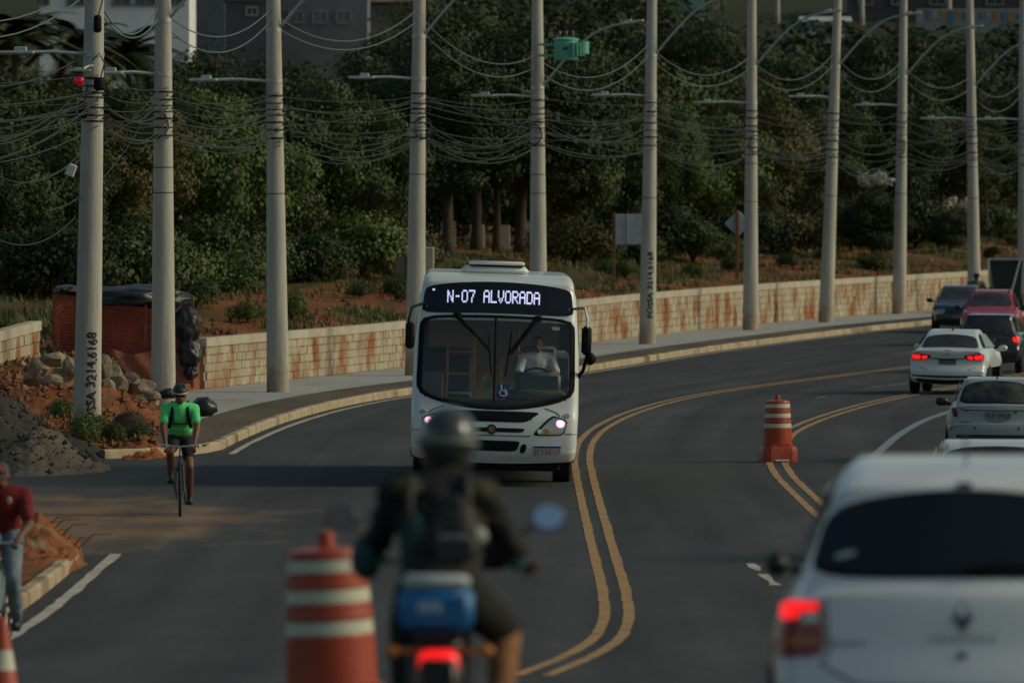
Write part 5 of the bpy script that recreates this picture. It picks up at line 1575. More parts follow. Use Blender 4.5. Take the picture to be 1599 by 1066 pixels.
# ------------------------------------------------ tipped-up dark trailer behind the queue
def tip_trailer():
    D = line_D(1575, .2); c = at(1571, 408, D); x = c.x; z0 = float(zr(D)) + .15
    t = empty('tipper_truck', (x, D, z0)); tag(t, 'dark green truck body with a pale strut behind the red car', 'truck')
    MGn = mat('truck_green', (0.010, 0.022, 0.018), rough=.5)
    zt = c.z - z0 + .1
    q = MB()
    q.v += [(-.42, 0, .55), (.5, 0, .55), (.58, 0, zt), (-.56, 0, zt), (-.42, 2.0, .55), (.5, 2.0, .55), (.58, 2.0, zt), (-.56, 2.0, zt)]
    q.f += [(0, 1, 2, 3), (7, 6, 5, 4), (0, 4, 5, 1), (1, 5, 6, 2), (2, 6, 7, 3), (3, 7, 4, 0)]
    q.build('load_body', MGn, t)
    MB().bbox((0, -.04, zt - .03), (1.2, .06, .06), .01).build('top_rail', M_STEEL, t)
    MB().tube([(-.60, -.06, .4), (-.62, -.06, zt)], .03, 6).build('side_stay', M_STEEL, t)
    MB().tube([(.12, -.1, .5), (.48, -.1, zt - .05)], .045, 6).build('lifting_strut', M_STEEL, t)
    MB().bbox((0, 1.2, .46), (.9, 2.6, .14), .02).build('chassis', M_BLKPL, t)
    for sg in (-1, 1):
        for y in (.5, 1.9): wheel(t, sg * .60, y, .32, .18)
tip_trailer()

# ------------------------------------------------ the bus
def bus():
    L = 11.2
    P_ = paint_mat('bus_white_paint', (0.62, 0.65, 0.61), rough=.35)
    prof = [(11.06, .33), (11.17, .50), (11.2, .75), (11.18, 1.0), (11.10, 1.25), (11.0, 1.8), (10.88, 2.4), (10.84, 2.56), (10.74, 2.92), (10.62, 3.06), (10.3, 3.12), (9.0, 3.15), (3, 3.15), (.5, 3.12), (.1, 3.0), (0, 2.5), (0, 1.2), (.02, .6), (.1, .35)]
    wz = [(0, 1.20), (.4, 1.235), (1.2, 1.25), (2.0, 1.235), (2.9, 1.17), (3.2, 1.12)]
    W_ = lambda y, z: float(np.interp(z, [a for a, b in wz], [b for a, b in wz]))
    sh = Shell(prof, W_, R=.13, bulge=.13, zs=1.5, tip=1.0)
    g = G(769, 760)
    root = empty('city_bus'); tag(root, 'white city bus with lit destination board coming down the road', 'bus')
    yaw = 180.35
    rz = math.radians(yaw)
    d = Vector((-math.sin(rz), math.cos(rz), 0))
    root.location = Vector((g.x, g.y, g.z)) - d * L
    root.rotation_euler = (0, math.radians(-1.8), rz); root.location.z += .02
    e = 'front'
    # windscreen opening: wide top, bowed bottom
    kt, kb = sh.k_at(2.47, e), sh.k_at(1.27, e)
    def in_ws(k, v):
        p = sh.P(k)
        if p[0] < 10: return False
        x = v * W_(p[0], p[1]); 
        if not (k < sh.n / 2): return False
        zb = 1.145 + .23 * (x / 1.195) ** 2 + max(0, abs(x) - 1.06)
        return abs(x) < 1.125 and zb < p[1] < 2.45
    win = [(1.2 + 1.42 * a, 1.2 + 1.42 * a + 1.3) for a in range(6)]
    def in_side(y, z, sg): return 1.62 < z < 2.5 and any(a + .03 < y < b - .03 for a, b in win) or (1.45 < z < 2.45 and 9.75 < y < 10.55)
    sh.body('body', P_, root, hole=in_ws, side_hole=in_side)
    GL = glass_mat('bus_glass', (0.93, 0.95, 0.93))
    # the wide axis of the front: x is mirrored to the viewer, so +x here is the kerb side (left in the photo)
    ws = sh.patch('windscreen', [(2.50, -1.13), (2.50, 1.13), (1.40, 1.165), (1.40, -1.165)], GL, root, e, off=.010, power=12, bow=(.01, -.20), n=64, rings=8)
    sh.patch('windscreen_seal', [(2.53, -1.165), (2.53, 1.165), (1.355, 1.195), (1.355, -1.195)], M_BLACK, root, e, off=.016, power=12, bow=(.01, -.23), n=64, inner=.935)
    MB().tube([sh.S(*sh.kv(z, .02, e), .012) for z in np.linspace(1.24, 2.5, 9)], .022, 6).build('windscreen_bar', M_BLACK, root)
    # destination board
    bd = sh.patch('destination_board', [(3.005, -1.09), (3.005, 1.09), (2.56, 1.15), (2.56, -1.15)], mat('board_glass', (0.010, 0.010, 0.013), rough=.1), root, e, off=.012, power=9, bow=(.02, 0), n=56)
    font = {'N': '10001 11001 11001 10101 10011 10011 10001', '-': '00000 00000 00000 01110 00000 00000 00000', '0': '01110 10001 10001 10001 10001 10001 01110', '7': '11111 00001 00010 00010 00100 00100 00100',
            'A': '01110 10001 10001 11111 10001 10001 10001', 'L': '10000 10000 10000 10000 10000 10000 11111', 'V': '10001 10001 10001 10001 01010 01010 00100', 'O': '01110 10001 10001 10001 10001 10001 01110',
            'R': '11110 10001 10001 11110 10100 10010 10001', 'D': '11110 10001 10001 10001 10001 10001 11110', ' ': '000 000 000 000 000 000 000'}
    M_LED = mat('led_dots', (.8, .8, 1), emit=(.62, .60, 1.0), estr=1.05)
    x = -.75; zt = 2.885; px_, pz = .0186, .0268
    for ch in 'N-07 ALVORADA':
        rows = font[ch].split()
        q = MB(); bold = 1
        for r_i, row in enumerate(rows):
            for c_i, bit in enumerate(row):
                if bit == '1':
                    for ex in (0,):
                        cx_ = -(x + c_i * px_); cz = zt - r_i * pz
                        for dx, dz in ((-.0098, -.0128), (.0098, -.0128), (.0098, .0128), (-.0098, .0128)):
                            k, v = sh.kv(cz + dz, cx_ + dx, e); q.v.append(tuple(sh.S(k, v, 0.018)))
                        i0 = len(q.v) - 4; q.f.append((i0, i0 + 1, i0 + 2, i0 + 3))
        if q.v: q.build('led_character', M_LED, bd)
        x += (len(rows[0]) + 0.75) * px_ if ch != ' ' else 6.0 * px_
    sh.patch('marker_lamp', [(2.93, .945), (2.93, .985), (2.895, .985), (2.895, .945)], M_LED, root, e, off=.02, power=2, n=16)
    # lower face
    sh.patch('upper_grille', [(1.125, -.70), (1.125, .70), (.95, .46), (.95, -.46)], M_BLACK, root, e, off=.006, power=9, bow=(-.012, 0), n=48)
    for zz in (1.085, 1.045, 1.005): MB().tube([sh.S(*sh.kv(zz, xx, e), .009) for xx in np.linspace(-.56, .56, 9)], .007, 5).build('grille_bar', M_BLKPL, root)
    sh.patch('middle_grille', [(.865, -.47), (.865, .47), (.80, .42), (.80, -.42)], M_BLACK, root, e, off=.006, power=9, n=40)
    sh.patch('lower_grille', [(.675, -.40), (.675, .40), (.515, .34), (.515, -.34)], M_BLACK, root, e, off=.006, power=9, n=40)
    sh.patch('emblem', [(.915, -.035), (.915, .115), (.765, .115), (.765, -.035)], mat('emblem_dark', (.03, .03, .03), rough=.3, metal=.5), root, e, off=.016, power=2, n=24)
    sh.patch('emblem_face', [(.885, -.005), (.885, .085), (.795, .085), (.795, -.005)], mat('emblem_orange', (.25, .12, .05), rough=.3, metal=.6), root, e, off=.022, power=2, n=20)
    for sg in (-1, 1):
        hl = sh.patch('headlight', [(1.10, sg * .86), (1.02, sg * 1.10), (.77, sg * 1.04), (.755, sg * .55)], M_BLACK, root, e, off=.006, power=6, n=44)
        sh.patch('headlight_lens', [(1.07, sg * .88), (1.0, sg * 1.085), (.785, sg * 1.02), (.775, sg * .61)], M_CLEAR, hl, e, off=.011, power=6, n=40)
        sh.patch('bulb_or_bloom', [(1.03, sg * .91), (1.02, sg * 1.05), (.89, sg * 1.05), (.89, sg * .91)], M_HEADBLOOM, hl, e, off=.026, power=2, n=26)  # pink lens bloom drawn as a glowing disc behind the lamp
        sh.patch('bulb_or_bloom', [(1.01, sg * .93), (1.005, sg * 1.03), (.91, sg * 1.03), (.91, sg * .93)], M_HEAD, hl, e, off=.034, power=2, n=22)
        sh.patch('turn_lamp', [(.875, sg * .73), (.875, sg * .82), (.785, sg * .82), (.785, sg * .73)], M_AMBER, hl, e, off=.022, power=2, n=20)
        sh.patch('high_beam', [(.86, sg * .64), (.86, sg * .71), (.79, sg * .71), (.79, sg * .64)], M_CHROME, hl, e, off=.02, power=2, n=18)
        sh.patch('side_marker', [(1.13, sg * 1.03), (1.13, sg * 1.12), (1.06, sg * 1.12), (1.06, sg * 1.03)], M_CLEAR, root, e, off=.016, power=2, n=20)
        sh.patch('fog_recess', [(.63, sg * .41), (.63, sg * .50), (.49, sg * .47), (.49, sg * .38)], M_BLACK, root, e, off=.010, power=2.4, n=24)
        sh.line('hood_seam', [(1.185, sg * .75), (1.13, sg * .93), (1.08, sg * .98)], .007, M_SEAM, root, e)
        sh.line('bumper_seam', [(.755, sg * .54), (.75, sg * .50), (.75, sg * .2), (.75, 0)], .007, M_SEAM, root, e)
        sh.line('bumper_seam', [(.80, sg * 1.06), (.80, sg * 1.15), (.80, sg * 1.225)], .007, M_SEAM, root, e)
    plate(sh, root, .535, -.80, .42, .15, e, 'JEY5E10', M_PLATE, M_PLATERED, tsize=.115)
    # wipers hung from the top
    for (p0, p1, b0, b1) in [((2.52, .60), (2.02, .12), (2.25, .13), (1.65, .07)), ((2.50, -.60), (1.97, -.22), (2.3, -.22), (1.62, -.14))]:
        w = MB().tube([sh.S(*sh.kv(*p0, e), .05), sh.S(*sh.kv(*p1, e), .06)], .022, 6)
        w.tube([sh.S(*sh.kv(p0[0], p0[1] + .045, e), .05), sh.S(*sh.kv(p1[0] + .02, p1[1] + .02, e), .06)], .012, 6)
        w.tube([sh.S(*sh.kv(*b0, e), .035), sh.S(*sh.kv(*b1, e), .035)], .016, 6)
        w.bbox(tuple(sh.S(*sh.kv(*p0, e), .04)), (.12, .06, .09), .02)
        w.build('wiper', M_BLACK, root)
    # stickers in the windscreen
    st = sh.patch('access_sticker', [(1.51, -.01), (1.51, -.21), (1.30, -.21), (1.30, -.01)], mat('sticker_blue', (.02, .05, .14), rough=.5), root, e, off=.016, power=14)
    MW = mat('sticker_white', (.5, .52, .52), rough=.5)
    ctr = (1.385, -.115)
    q = [sh.S(*sh.kv(ctr[0] + .052 * math.cos(a), ctr[1] + .052 * math.sin(a), e), .02) for a in np.linspace(1.0, 5.9, 16)]
    MB().tube(q, .010, 5).build('wheelchair_wheel', MW, st)
    MB().tube([sh.S(*sh.kv(z, x, e), .02) for z, x in [(1.475, -.085), (1.415, -.09), (1.405, -.14), (1.355, -.165), (1.355, -.185)]], .010, 5).build('wheelchair_figure', MW, st)
    sh.patch('wheelchair_head', [(1.50, -.07), (1.50, -.10), (1.475, -.10), (1.475, -.07)], MW, st, e, off=.02, power=2, n=12, rings=1)
    sh.patch('round_sticker', [(1.56, .20), (1.56, .08), (1.44, .08), (1.44, .20)], mat('sticker_green', (.03, .11, .06), rough=.5), root, e, off=.016, power=2, n=20)
    sh.patch('number_sticker', [(2.40, -.93), (2.40, -.81), (2.345, -.81), (2.345, -.93)], mat('sticker_pale', (.25, .26, .22), rough=.5), root, e, off=.016, power=8, n=16)
    # flanks
    for sg in (-1, 1):
        for a, b in win: sh.side_panel('side_window', [(a, 1.58), (b, 1.58), (b, 2.54), (a, 2.54)], sg, GL, root, .006)
        sh.side_panel('cab_window', [(9.7, 1.42), (10.6, 1.42), (10.55, 2.48), (9.7, 2.48)], sg, GL, root, .006)
        sh.side_panel('lower_trim', [(.6, .42), (10.6, .42), (10.6, .50), (.6, .50)], sg, M_BLKPL, root, .008)
        for y in (2.3, 8.3):
            arch = [(y + .60 * math.cos(a), .48 + .60 * math.sin(a)) for a in np.linspace(-.3, math.pi + .3, 13)]
            sh.side_panel('wheel_arch', arch, sg, M_BLACK, root, .004)
    for sg in (-1, 1):
        wheel(root, sg * 1.20, 8.55, .48, .28); wheel(root, sg * 1.22, 2.3, .48, .50)
    MB().bbox((0, 8.55, .45), (1.7, .2, .16), .03).build('front_axle', M_BLACK, root)
    MB().bbox((0, 10.6, .29), (2.0, .7, .12), .03).build('underbody', M_BLACK, root)
    # mirrors on stalks
    q = MB().tube([(1.10, 10.72, 2.68), (1.28, 10.98, 2.62), (1.33, 11.08, 2.4)], .022, 6).bbox((1.30, 11.05, 2.20), (.14, .12, .40), .04)
    q.build('kerb_side_mirror', M_BLACK, root, smooth='auto')
    q = MB().tube([(-1.13, 10.70, 2.66), (-1.30, 10.95, 2.68), (-1.34, 11.05, 2.52), (-1.35, 11.08, 2.3)], .022, 6)
    q.build('mirror_stalk', M_STEEL, root, smooth='auto')
    q = MB().bbox((-1.335, 11.05, 2.20), (.15, .12, .44), .05).bbox((-1.40, 11.05, 1.93), (.17, .14, .19), .06).tube([(-1.36, 11.05, 2.0), (-1.30, 10.9, 1.75), (-1.2, 10.7, 1.6)], .03, 6)
    q.build('road_side_mirror', M_BLACK, root, smooth='auto')
    # roof hatch
    MB().bbox((.05, 9.0, 3.19), (1.02, 1.0, .14), .07).build('roof_vent', P_, root, smooth='auto')
    MB().bbox((.03, 9.05, 3.30), (.85, .9, .06), .025).build('vent_lid', P_, root, smooth='auto')
    MB().bbox((.03, 9.05, 3.265), (.80, .86, .03), .005).build('vent_gap', M_BLACK, root)
    # inside
    MI = mat('bus_lining', (.5, .47, .38), rough=.8); MY = mat('yellow_handrail', (.42, .22, .03), rough=.4); MSe = mat('bus_seat', (.09, .11, .12), rough=.8)
    MB().bbox((0, 5.6, .85), (2.2, 10, .06), .01).build('floor', mat('bus_floor', (.06, .06, .06), rough=.9), root)
    MB().bbox((0, 5.6, 2.98), (2.1, 10, .04), .01).build('ceiling_panel', MI, root)
    MB().bbox((0, .4, 1.9), (2.1, .06, 2.1), .01).build('rear_bulkhead', MI, root)
    q = MB().bbox((0, 10.55, 1.12), (2.2, .7, .3), .1)
    q.bbox((-.62, 10.35, 1.32), (.95, .55, .22), .09)
    q.build('dashboard', mat('dash_plastic', (.17, .145, .09), rough=.6), root, smooth='auto')
    MB().bbox((-.65, 10.33, 1.52), (.66, .10, .34), .05).build('instrument_hood', mat('dash_blue_grey', (.07, .09, .10), rough=.5), root, smooth='auto')
    MB().bbox((.93, 10.1, 1.25), (.30, .08, .8), .02).build('door_panel', mat('door_grey', (.16, .18, .18), rough=.5), root)
    hr = MB()
    for x_ in (.73, .33): hr.tube([(x_, 9.6, .9), (x_, 9.6, 2.25)], .022, 7)
    for z_ in (1.62, 1.95): hr.tube([(.33, 9.6, z_), (.73, 9.6, z_)], .02, 7)
    hr.tube([(.02, 9.7, 1.65), (.14, 9.7, 1.63), (.20, 9.7, 1.5), (.22, 9.7, 1.3)], .025, 7)
    hr.tube([(-.08, 9.4, 1.0), (-.08, 9.4, 1.8), (-.2, 9.4, 1.95), (-.4, 9.4, 1.97)], .02, 7)
    for yy in (7.5, 5.8, 4.1):
        for x_ in (.35, -.35): hr.tube([(x_, yy, .9), (x_, yy, 2.9)], .02, 6)
    hr.build('handrail', MY, root, smooth='auto')
    for yy in (8.6, 7.7, 6.8, 5.9, 5.0, 4.1):
        for x_ in (.75, -.75):
            MB().bbox((x_, yy, 1.28), (.8, .42, .1), .03).bbox((x_, yy - .22, 1.62), (.8, .09, .62), .04).build('seat', MSe, root, smooth='auto')
    MB().bbox((-.66, 9.55, 1.35), (.5, .45, .12), .04).bbox((-.66, 9.32, 1.72), (.5, .1, .7), .04).build('driver_seat', MSe, root, smooth='auto')
    Mw = Matrix.Translation((-.62, 10.12, 1.58)) @ Matrix.Rotation(math.radians(-50), 4, 'X')
    ring = [Mw @ Vector((.22 * math.cos(a), .22 * math.sin(a), 0)) for a in np.linspace(0, 2 * math.pi, 25)]
    sw = MB().tube(ring, .017, 6).tube([Mw @ Vector((-.2, 0, 0)), Mw @ Vector((.2, 0, 0))], .012, 6).tube([Mw @ Vector((0, 0, 0)), Mw @ Vector((0, -.02, -.4))], .03, 6)
    sw.build('steering_wheel', M_BLACK, root)
    return root
BUS = bus()
# ---------------------------------------------------------------- traffic drums and cone
M_ORANGE = mat('orange_plastic', (0.38, 0.050, 0.016), (0.32, 0.042, 0.015), scale=3, rough=.5, coat=.15)
M_REFL = mat('reflective_band', (0.56, 0.55, 0.42), (0.48, 0.47, 0.36), scale=5, rough=.55)
def drum(loc, rot, label, k=1.0, height=1.05):
    t = empty('traffic_drum', loc, rot); tag(t, label, 'traffic drum', 'orange traffic drums')
    # stepped barrel: bands sit in shallow grooves between ribs
    def r_at(h): return np.interp(h, [.30, .42, .58, .74, .90, 1.0], [.235, .228, .222, .212, .203, .197]) * k
    prof = [(.15, .24), (r_at(.3), .26)]
    for (a, b) in [(.56, .635), (.725, .80), (.885, .955)]:
        prof += [(r_at(a) + .006, a - .03), (r_at(a) + .006, a - .012), (r_at(a) - .004, a), (r_at(b) - .004, b), (r_at(b) + .006, b + .012)]
    prof += [(r_at(1) + .004, .975), (r_at(1), 1.0), (.12, 1.012), (.045, 1.016), (.042, 1.085), (.03, 1.095)]
    MB().lathe(prof, 32).build('barrel', M_ORANGE, t, smooth='auto')
    for (a, b) in [(.56, .635), (.725, .80), (.885, .955)]:
        MB().lathe([(r_at(a) - .002, a + .002), (r_at(a) + .002, a + .004), (r_at(b) + .002, b - .004), (r_at(b) - .002, b - .002)], 32, caps=False).build('reflective_band', M_REFL, t, smooth='auto')
    q = MB()
    c = .29 * k
    oct_ = [(c, .62 * c), (.62 * c, c), (-.62 * c, c), (-c, .62 * c), (-c, -.62 * c), (-.62 * c, -c), (.62 * c, -c), (c, -.62 * c)]
    n_ = 8
    lv = [(1.0, 0.0), (1.0, .20), (.93, .245), (.78, .26), (.78, .30)]
    for s_, h in lv: q.v += [(x * s_, y * s_, h) for x, y in oct_]
    for a in range(len(lv) - 1):
        for b in range(n_): q.f.append((a * n_ + b, a * n_ + (b + 1) % n_, (a + 1) * n_ + (b + 1) % n_, (a + 1) * n_ + b))
    q.f.append(tuple(range(n_))); q.f.append(tuple((len(lv) - 1) * n_ + b for b in range(n_)))
    q.build('base', M_ORANGE, t, smooth='auto')
    MB().bbox((0, -.275 * k, .03), (.24 * k, .08, .035), .01).build('ballast_slot', M_REFL, t)
    return t
g = G(1215, 721)
drum(g, (0, math.radians(-.5), .2), 'orange traffic drum standing on the second double yellow line')
D = 48.0; x = (522 - CX) * D / F
drum((x, D, ZC + (HY - 857) * D / F - 1.0), (0, math.radians(-2.6), .4), 'blurred orange traffic drum in the foreground left of the motorcyclist', k=1.02)
def cone():
    D = 60.0; x = (2 - CX) * D / F; tip = ZC + (HY - 962) * D / F
    z = float(zr(D)); h = tip - z
    t = empty('traffic_cone', (x, D, z)); tag(t, 'orange and white traffic cone cut by the left edge', 'cone')
    r = lambda f: (.165 * (1 - f) + .038 * f) * h / .75
    MB().lathe([(r(0), .03), (r(.42), h * .42), (r(.42), h * .42)] , 24).build('lower_sleeve', M_ORANGE, t, smooth='auto')
    MB().lathe([(r(.42) + .002, h * .42), (r(.64) + .002, h * .64)], 24, caps=False).build('white_band', M_REFL, t, smooth='auto')
    MB().lathe([(r(.64), h * .64), (r(.985), h * .985), (r(1) * .6, h)], 24).build('upper_sleeve', M_ORANGE, t, smooth='auto')
    MB().bbox((0, 0, .02), (.42, .42, .04), .015).build('base', M_ORANGE, t)
cone()

# ---------------------------------------------------------------- buildings far behind
M_WHITEW = mat('white_render', (0.74, 0.75, 0.74), (0.62, 0.63, 0.62), scale=.4, rough=.9)
M_GREYW = mat('grey_render', (0.14, 0.15, 0.155), (0.10, 0.11, 0.115), scale=.5, rough=.9)
M_PINKW = mat('pinkish_render', (0.24, 0.20, 0.17), (0.18, 0.15, 0.13), scale=.6, rough=.9)
M_TILE = mat('roof_tile', (0.16, 0.09, 0.06), (0.11, 0.06, 0.045), scale=2, rough=.9)
M_PANE = mat('far_pane', (0.03, 0.035, 0.04), rough=.2)
def house(px0, px1, row_t, row_b, D, label, wallm, name='building', wins=(), depth=9, roof='flat', shutters=None, roofm=None):
    a = at(px0, row_b, D); b = at(px1, row_t, D)
    w = b.x - a.x; cx_ = (a.x + b.x) / 2
    g0 = ground_at(cx_, D) - 1.0; h = b.z - g0
    t = empty(name, (cx_, D, g0)); tag(t, label, 'building')
    MB().bbox((0, depth / 2, h / 2), (w, depth, h), .02).build('wall', wallm, t)
    rm = roofm or wallm
    if roof == 'flat': MB().bbox((0, depth / 2, h + .10), (w + .2, depth + .2, .2), .02).build('parapet', rm, t)
    else:
        q = MB(); e_ = .5
        q.v += [(-w / 2 - e_, -e_, h), (w / 2 + e_, -e_, h), (w / 2 + e_, depth + e_, h), (-w / 2 - e_, depth + e_, h), (-w / 2 - e_, depth / 2, h + roof), (w / 2 + e_, depth / 2, h + roof)]
        q.f += [(0, 1, 5, 4), (3, 4, 5, 2), (0, 4, 3), (1, 2, 5), (0, 3, 2, 1)]
        q.build('roof', rm, t)
    for (x0, x1, r0, r1) in wins:
        p, q_ = at(x0, r1, D), at(x1, r0, D)
        ww, hh_ = q_.x - p.x, q_.z - p.z
        c = Vector(((p.x + q_.x) / 2 - cx_, 0, (p.z + q_.z) / 2 - g0))
        f = MB()
        for dx, dz, sx, sz in ((0, hh_ / 2, ww + .12, .08), (0, -hh_ / 2, ww + .12, .08), (-ww / 2, 0, .08, hh_), (ww / 2, 0, .08, hh_)):
            f.box((c.x + dx, -.03, c.z + dz), (sx, .10, sz))
        n_ = max(2, int(ww / .5))
        for k in range(1, n_): f.box((c.x - ww / 2 + ww * k / n_, -.02, c.z), (.05, .05, hh_ - .06))
        if shutters:
            for k in range(1, 5): f.box((c.x, -.015, c.z - hh_ / 2 + hh_ * k / 5), (ww - .08, .05, .05))
        fr = f.build('window', mat('window_frame_grey', (.22, .22, .21), rough=.6), t)
        MB().box((c.x, -.006, c.z), (ww - .06, .012, hh_ - .06)).build('pane', M_PANE, fr)
    return t
house(62, 296, -60, 70, 440, 'white building with barred windows at the top left behind the palms', M_WHITEW, wins=[(35 + 20, 62 + 15, -14, 9), (105, 132, -14, 9), (176, 204, -14, 9), (211, 246, -14, 9), (262, 286, -14, 9)], shutters=True)
house(296, 352, -40, 30, 470, 'small grey blue house between the second and third poles', M_GREYW, roof=.8, roofm=mat('sheet_roof', (.15, .17, .18), rough=.5, metal=.3))
house(352, 418, 4, 80, 452, 'dark grey flat roofed block left of the third pole', mat('slate_render', (0.05, 0.058, 0.066), rough=.8), wins=[(385, 402, 12, 24)])
house(440, 574, -30, 120, 455, 'long grey building with shuttered windows right of the third pole', M_GREYW, wins=[(489, 511, 18, 36), (526, 548, 18, 36), (452, 474, 18, 36)], shutters=True)
house(574, 660, 4, 60, 470, 'brownish house with louvred windows beside the long grey building', M_PINKW, wins=[(584, 604, 12, 30), (614, 632, 12, 30)], shutters=True, roof=.5, roofm=M_TILE)
house(1262, 1318, 34, 70, 560, 'small white roofed house high between the seventh and eighth poles', M_WHITEW, roof=.35, roofm=mat('white_sheet', (.42, .43, .42), rough=.5), wins=[(1275, 1287, 40, 58), (1293, 1306, 42, 56)], depth=5)
house(985, 1100, -30, 8, 590, 'pale green house at the top edge near the sixth pole', mat('green_render', (.16, .30, .24), rough=.9), wins=[(1005, 1020, -14, 2), (1060, 1075, -14, 2)])
house(1330, 1640, -40, 18, 585, 'long dark shed under the top right edge', mat('dark_shed', (.045, .045, .045), (.07, .065, .06), scale=.3, rough=.8), wins=[(1340, 1362, -6, 8), (1392, 1412, -6, 8), (1452, 1476, -6, 8), (1540, 1566, -6, 8)])
# painted boundary wall with coloured blocks, and cars' worth of colour in front of the shed
D = 573.0
a, b = at(1430, 30, D), at(1620, 24, D)
g0 = ground_at((a.x + b.x) / 2, D)
t = empty('painted_wall', ((a.x + b.x) / 2, D, g0 - .5)); tag(t, 'far boundary wall painted in patches of colour near the top right', 'wall')
w = b.x - a.x; h = (a.z + b.z) / 2 - g0 + 1.0
MB().bbox((0, .1, h / 2), (w, .2, h), .02).build('wall', mat('far_wall', (.20, .21, .21), rough=.9), t)
for k in range(16):
    cc = random.choice([(.30, .16, .05), (.06, .20, .16), (.32, .31, .28), (.30, .14, .06), (.07, .14, .20), (.24, .24, .24)])
    MB().bbox((-w / 2 + w * (k + .5) / 16, -.01, h - .45 + random.uniform(-.1, .1)), (w / 17 * random.uniform(.5, .95), .03, random.uniform(.35, .8)), .005).build('mural_panel', mat('mural_%d' % (k % 7), cc, rough=.8), t)
for k, px in enumerate((1214, 1346, 1482)):
    c = at(px, 6, 580.0); g0 = ground_at(c.x, 580)
    e_ = empty('far_pole', (c.x, 580, g0)); tag(e_, 'small far pole on the skyline, %s of three' % ('left', 'middle', 'right')[k], 'pole', 'far poles')
    MB().lathe([(.16, 0), (.11, c.z - g0 + 2.0)], 10).build('shaft', M_CONC, e_, smooth='auto')
    MB().bbox((0, -.12, c.z - g0 + 1.6), (1.6, .1, .1), .01).build('crossarm', M_BLKPL, e_)

# ---------------------------------------------------------------- the lot on the left
MOUNDS = []
def mound(name, label, cx_, cy, rx, ry, h, material, seed, kind=None, n_=64, pw=1.2):
    q = MB(); z0 = ground_at(cx_, cy)
    def fz(X, Y):
        r_ = math.hypot((X - cx_) / rx, (Y - cy) / ry)
        return -9.0 if r_ >= 1 else ground_at(X, Y) + h * (1 - r_) ** pw * (1 + .45 * nz(X, Y * .5, 1.1, seed))
    MOUNDS.append(fz)
    for i in range(n_ + 1):
        for j in range(n_ + 1):
            u, v = (i / n_ - .5) * 2, (j / n_ - .5) * 2
            # square to disc
            x_ = u * math.sqrt(1 - v * v / 2); y_ = v * math.sqrt(1 - u * u / 2)
            r_ = min(1, math.hypot(x_, y_))
            X, Y = cx_ + x_ * rx, cy + y_ * ry
            zz = h * (1 - r_) ** pw * (1 + .45 * nz(X, Y * .5, 1.1, seed)) + .10 * nz(X, Y, 3.2, seed) * (1 - r_) + .06 * nz(X, Y * .6, 6.5, seed) * min(1, 3 * (1 - r_)) + .04 * nz(X, Y, 15, seed) * min(1, 3 * (1 - r_))
            q.v.append((X - cx_, Y - cy, (ground_at(X, Y) - z0) + max(zz, -.02) - (.06 if r_ > .97 else 0)))
    for i in range(n_):
        for j in range(n_): q.f.append((i * (n_ + 1) + j, (i + 1) * (n_ + 1) + j, (i + 1) * (n_ + 1) + j + 1, i * (n_ + 1) + j + 1))
    o = q.build(name, material, smooth=True, recalc=False, loc=(cx_, cy, z0)); tag(o, label, 'mound' if kind is None else None, kind=kind)
    return o
M_GRAVEL = mat('grey_gravel', (0.038, 0.036, 0.030), (0.060, 0.054, 0.042), scale=2.2, rough=.95, bump=.8, bscale=16, coords='World', spec=.1)
M_REDDIRT = mat('red_dirt', (0.24, 0.085, 0.03), (0.16, 0.065, 0.03), scale=1.2, rough=.95, bump=.7, bscale=9, coords='World', spec=.1, c3=(.24, .17, .10), scale3=1.5, lo3=.58, hi3=.7)
p = at(-25, 735, 147); mound('gravel_heap', 'big grey gravel heap spilling onto the side street at the left', p.x + .10, 149.5, 1.85, 8.0, 1.15, M_GRAVEL, 2)
p = at(60, 730, 146); mound('gravel_heap', 'lower brown heap of soil at the foot of the gravel heap', p.x, 146.5, 1.35, 4.5, .62, mat('brown_gravel', (0.11, 0.085, 0.055), (0.15, 0.12, 0.08), scale=2, rough=.95, bump=.8, bscale=14, coords='World'), 5)
p = at(222, 712, 153.5); mound('dirt_spill', 'tongue of brown dirt spilled over the kerb end onto the street', p.x, 154.2, .62, 3.4, .24, M_REDDIRT, 21)
p = at(150, 660, 170); mound('dirt_bank', 'bank of red dirt behind the leftmost pole', p.x, 172, 2.5, 13, .62, M_REDDIRT, 8)
p = at(60, 840, 104); mound('rubble_heap', 'heap of red earth and roots on the street corner behind the red-shirted cyclist', (62 - CX) * 108 / F, 107.5, .72, 3.6, .5, M_REDDIRT, 11)
# loose clods and chips lying over the lot and its heaps
def top_at(x, y): return max([ground_at(x, y)] + [f(x, y) for f in MOUNDS])
for nm, lab, cnt, box, big, mt in [('earth_clods', 'loose clods of red earth lying over the lot on the left', 2600, (-60, 260, 154, 196), .10, MATS['red_clod']), ('gravel_chips', 'loose grey chips on the gravel heap', 1100, (-80, 150, 141, 158), .06, None), ('root_clods', 'clods of red earth on the street corner heap', 900, (-20, 135, 103.5, 111), .07, MATS['red_clod'])]:
    vs = []; fs = []
    for k in range(cnt):
        D = r.uniform(box[2], box[3]); x = (r.uniform(box[0], box[1]) - CX) * D / F
        oo = float(KX(D)) - x
        if oo < .9: continue
        if nm != 'earth_clods' and max([f(x, D) for f in MOUNDS]) < float(zr(D)) + .03: continue
        lump((x, D, top_at(x, D) + .01), .018 + big * r.random() ** 3, r)
    me = bpy.data.meshes.new(nm); me.from_pydata(vs, [], fs); me.materials.append(mt or mat('gravel_chip', (.054, .050, .040), (.036, .034, .028), scale=3, rough=.95, island=.45, coords='World'))
    tag(link_mesh(nm, me), lab, 'earth', kind='stuff')
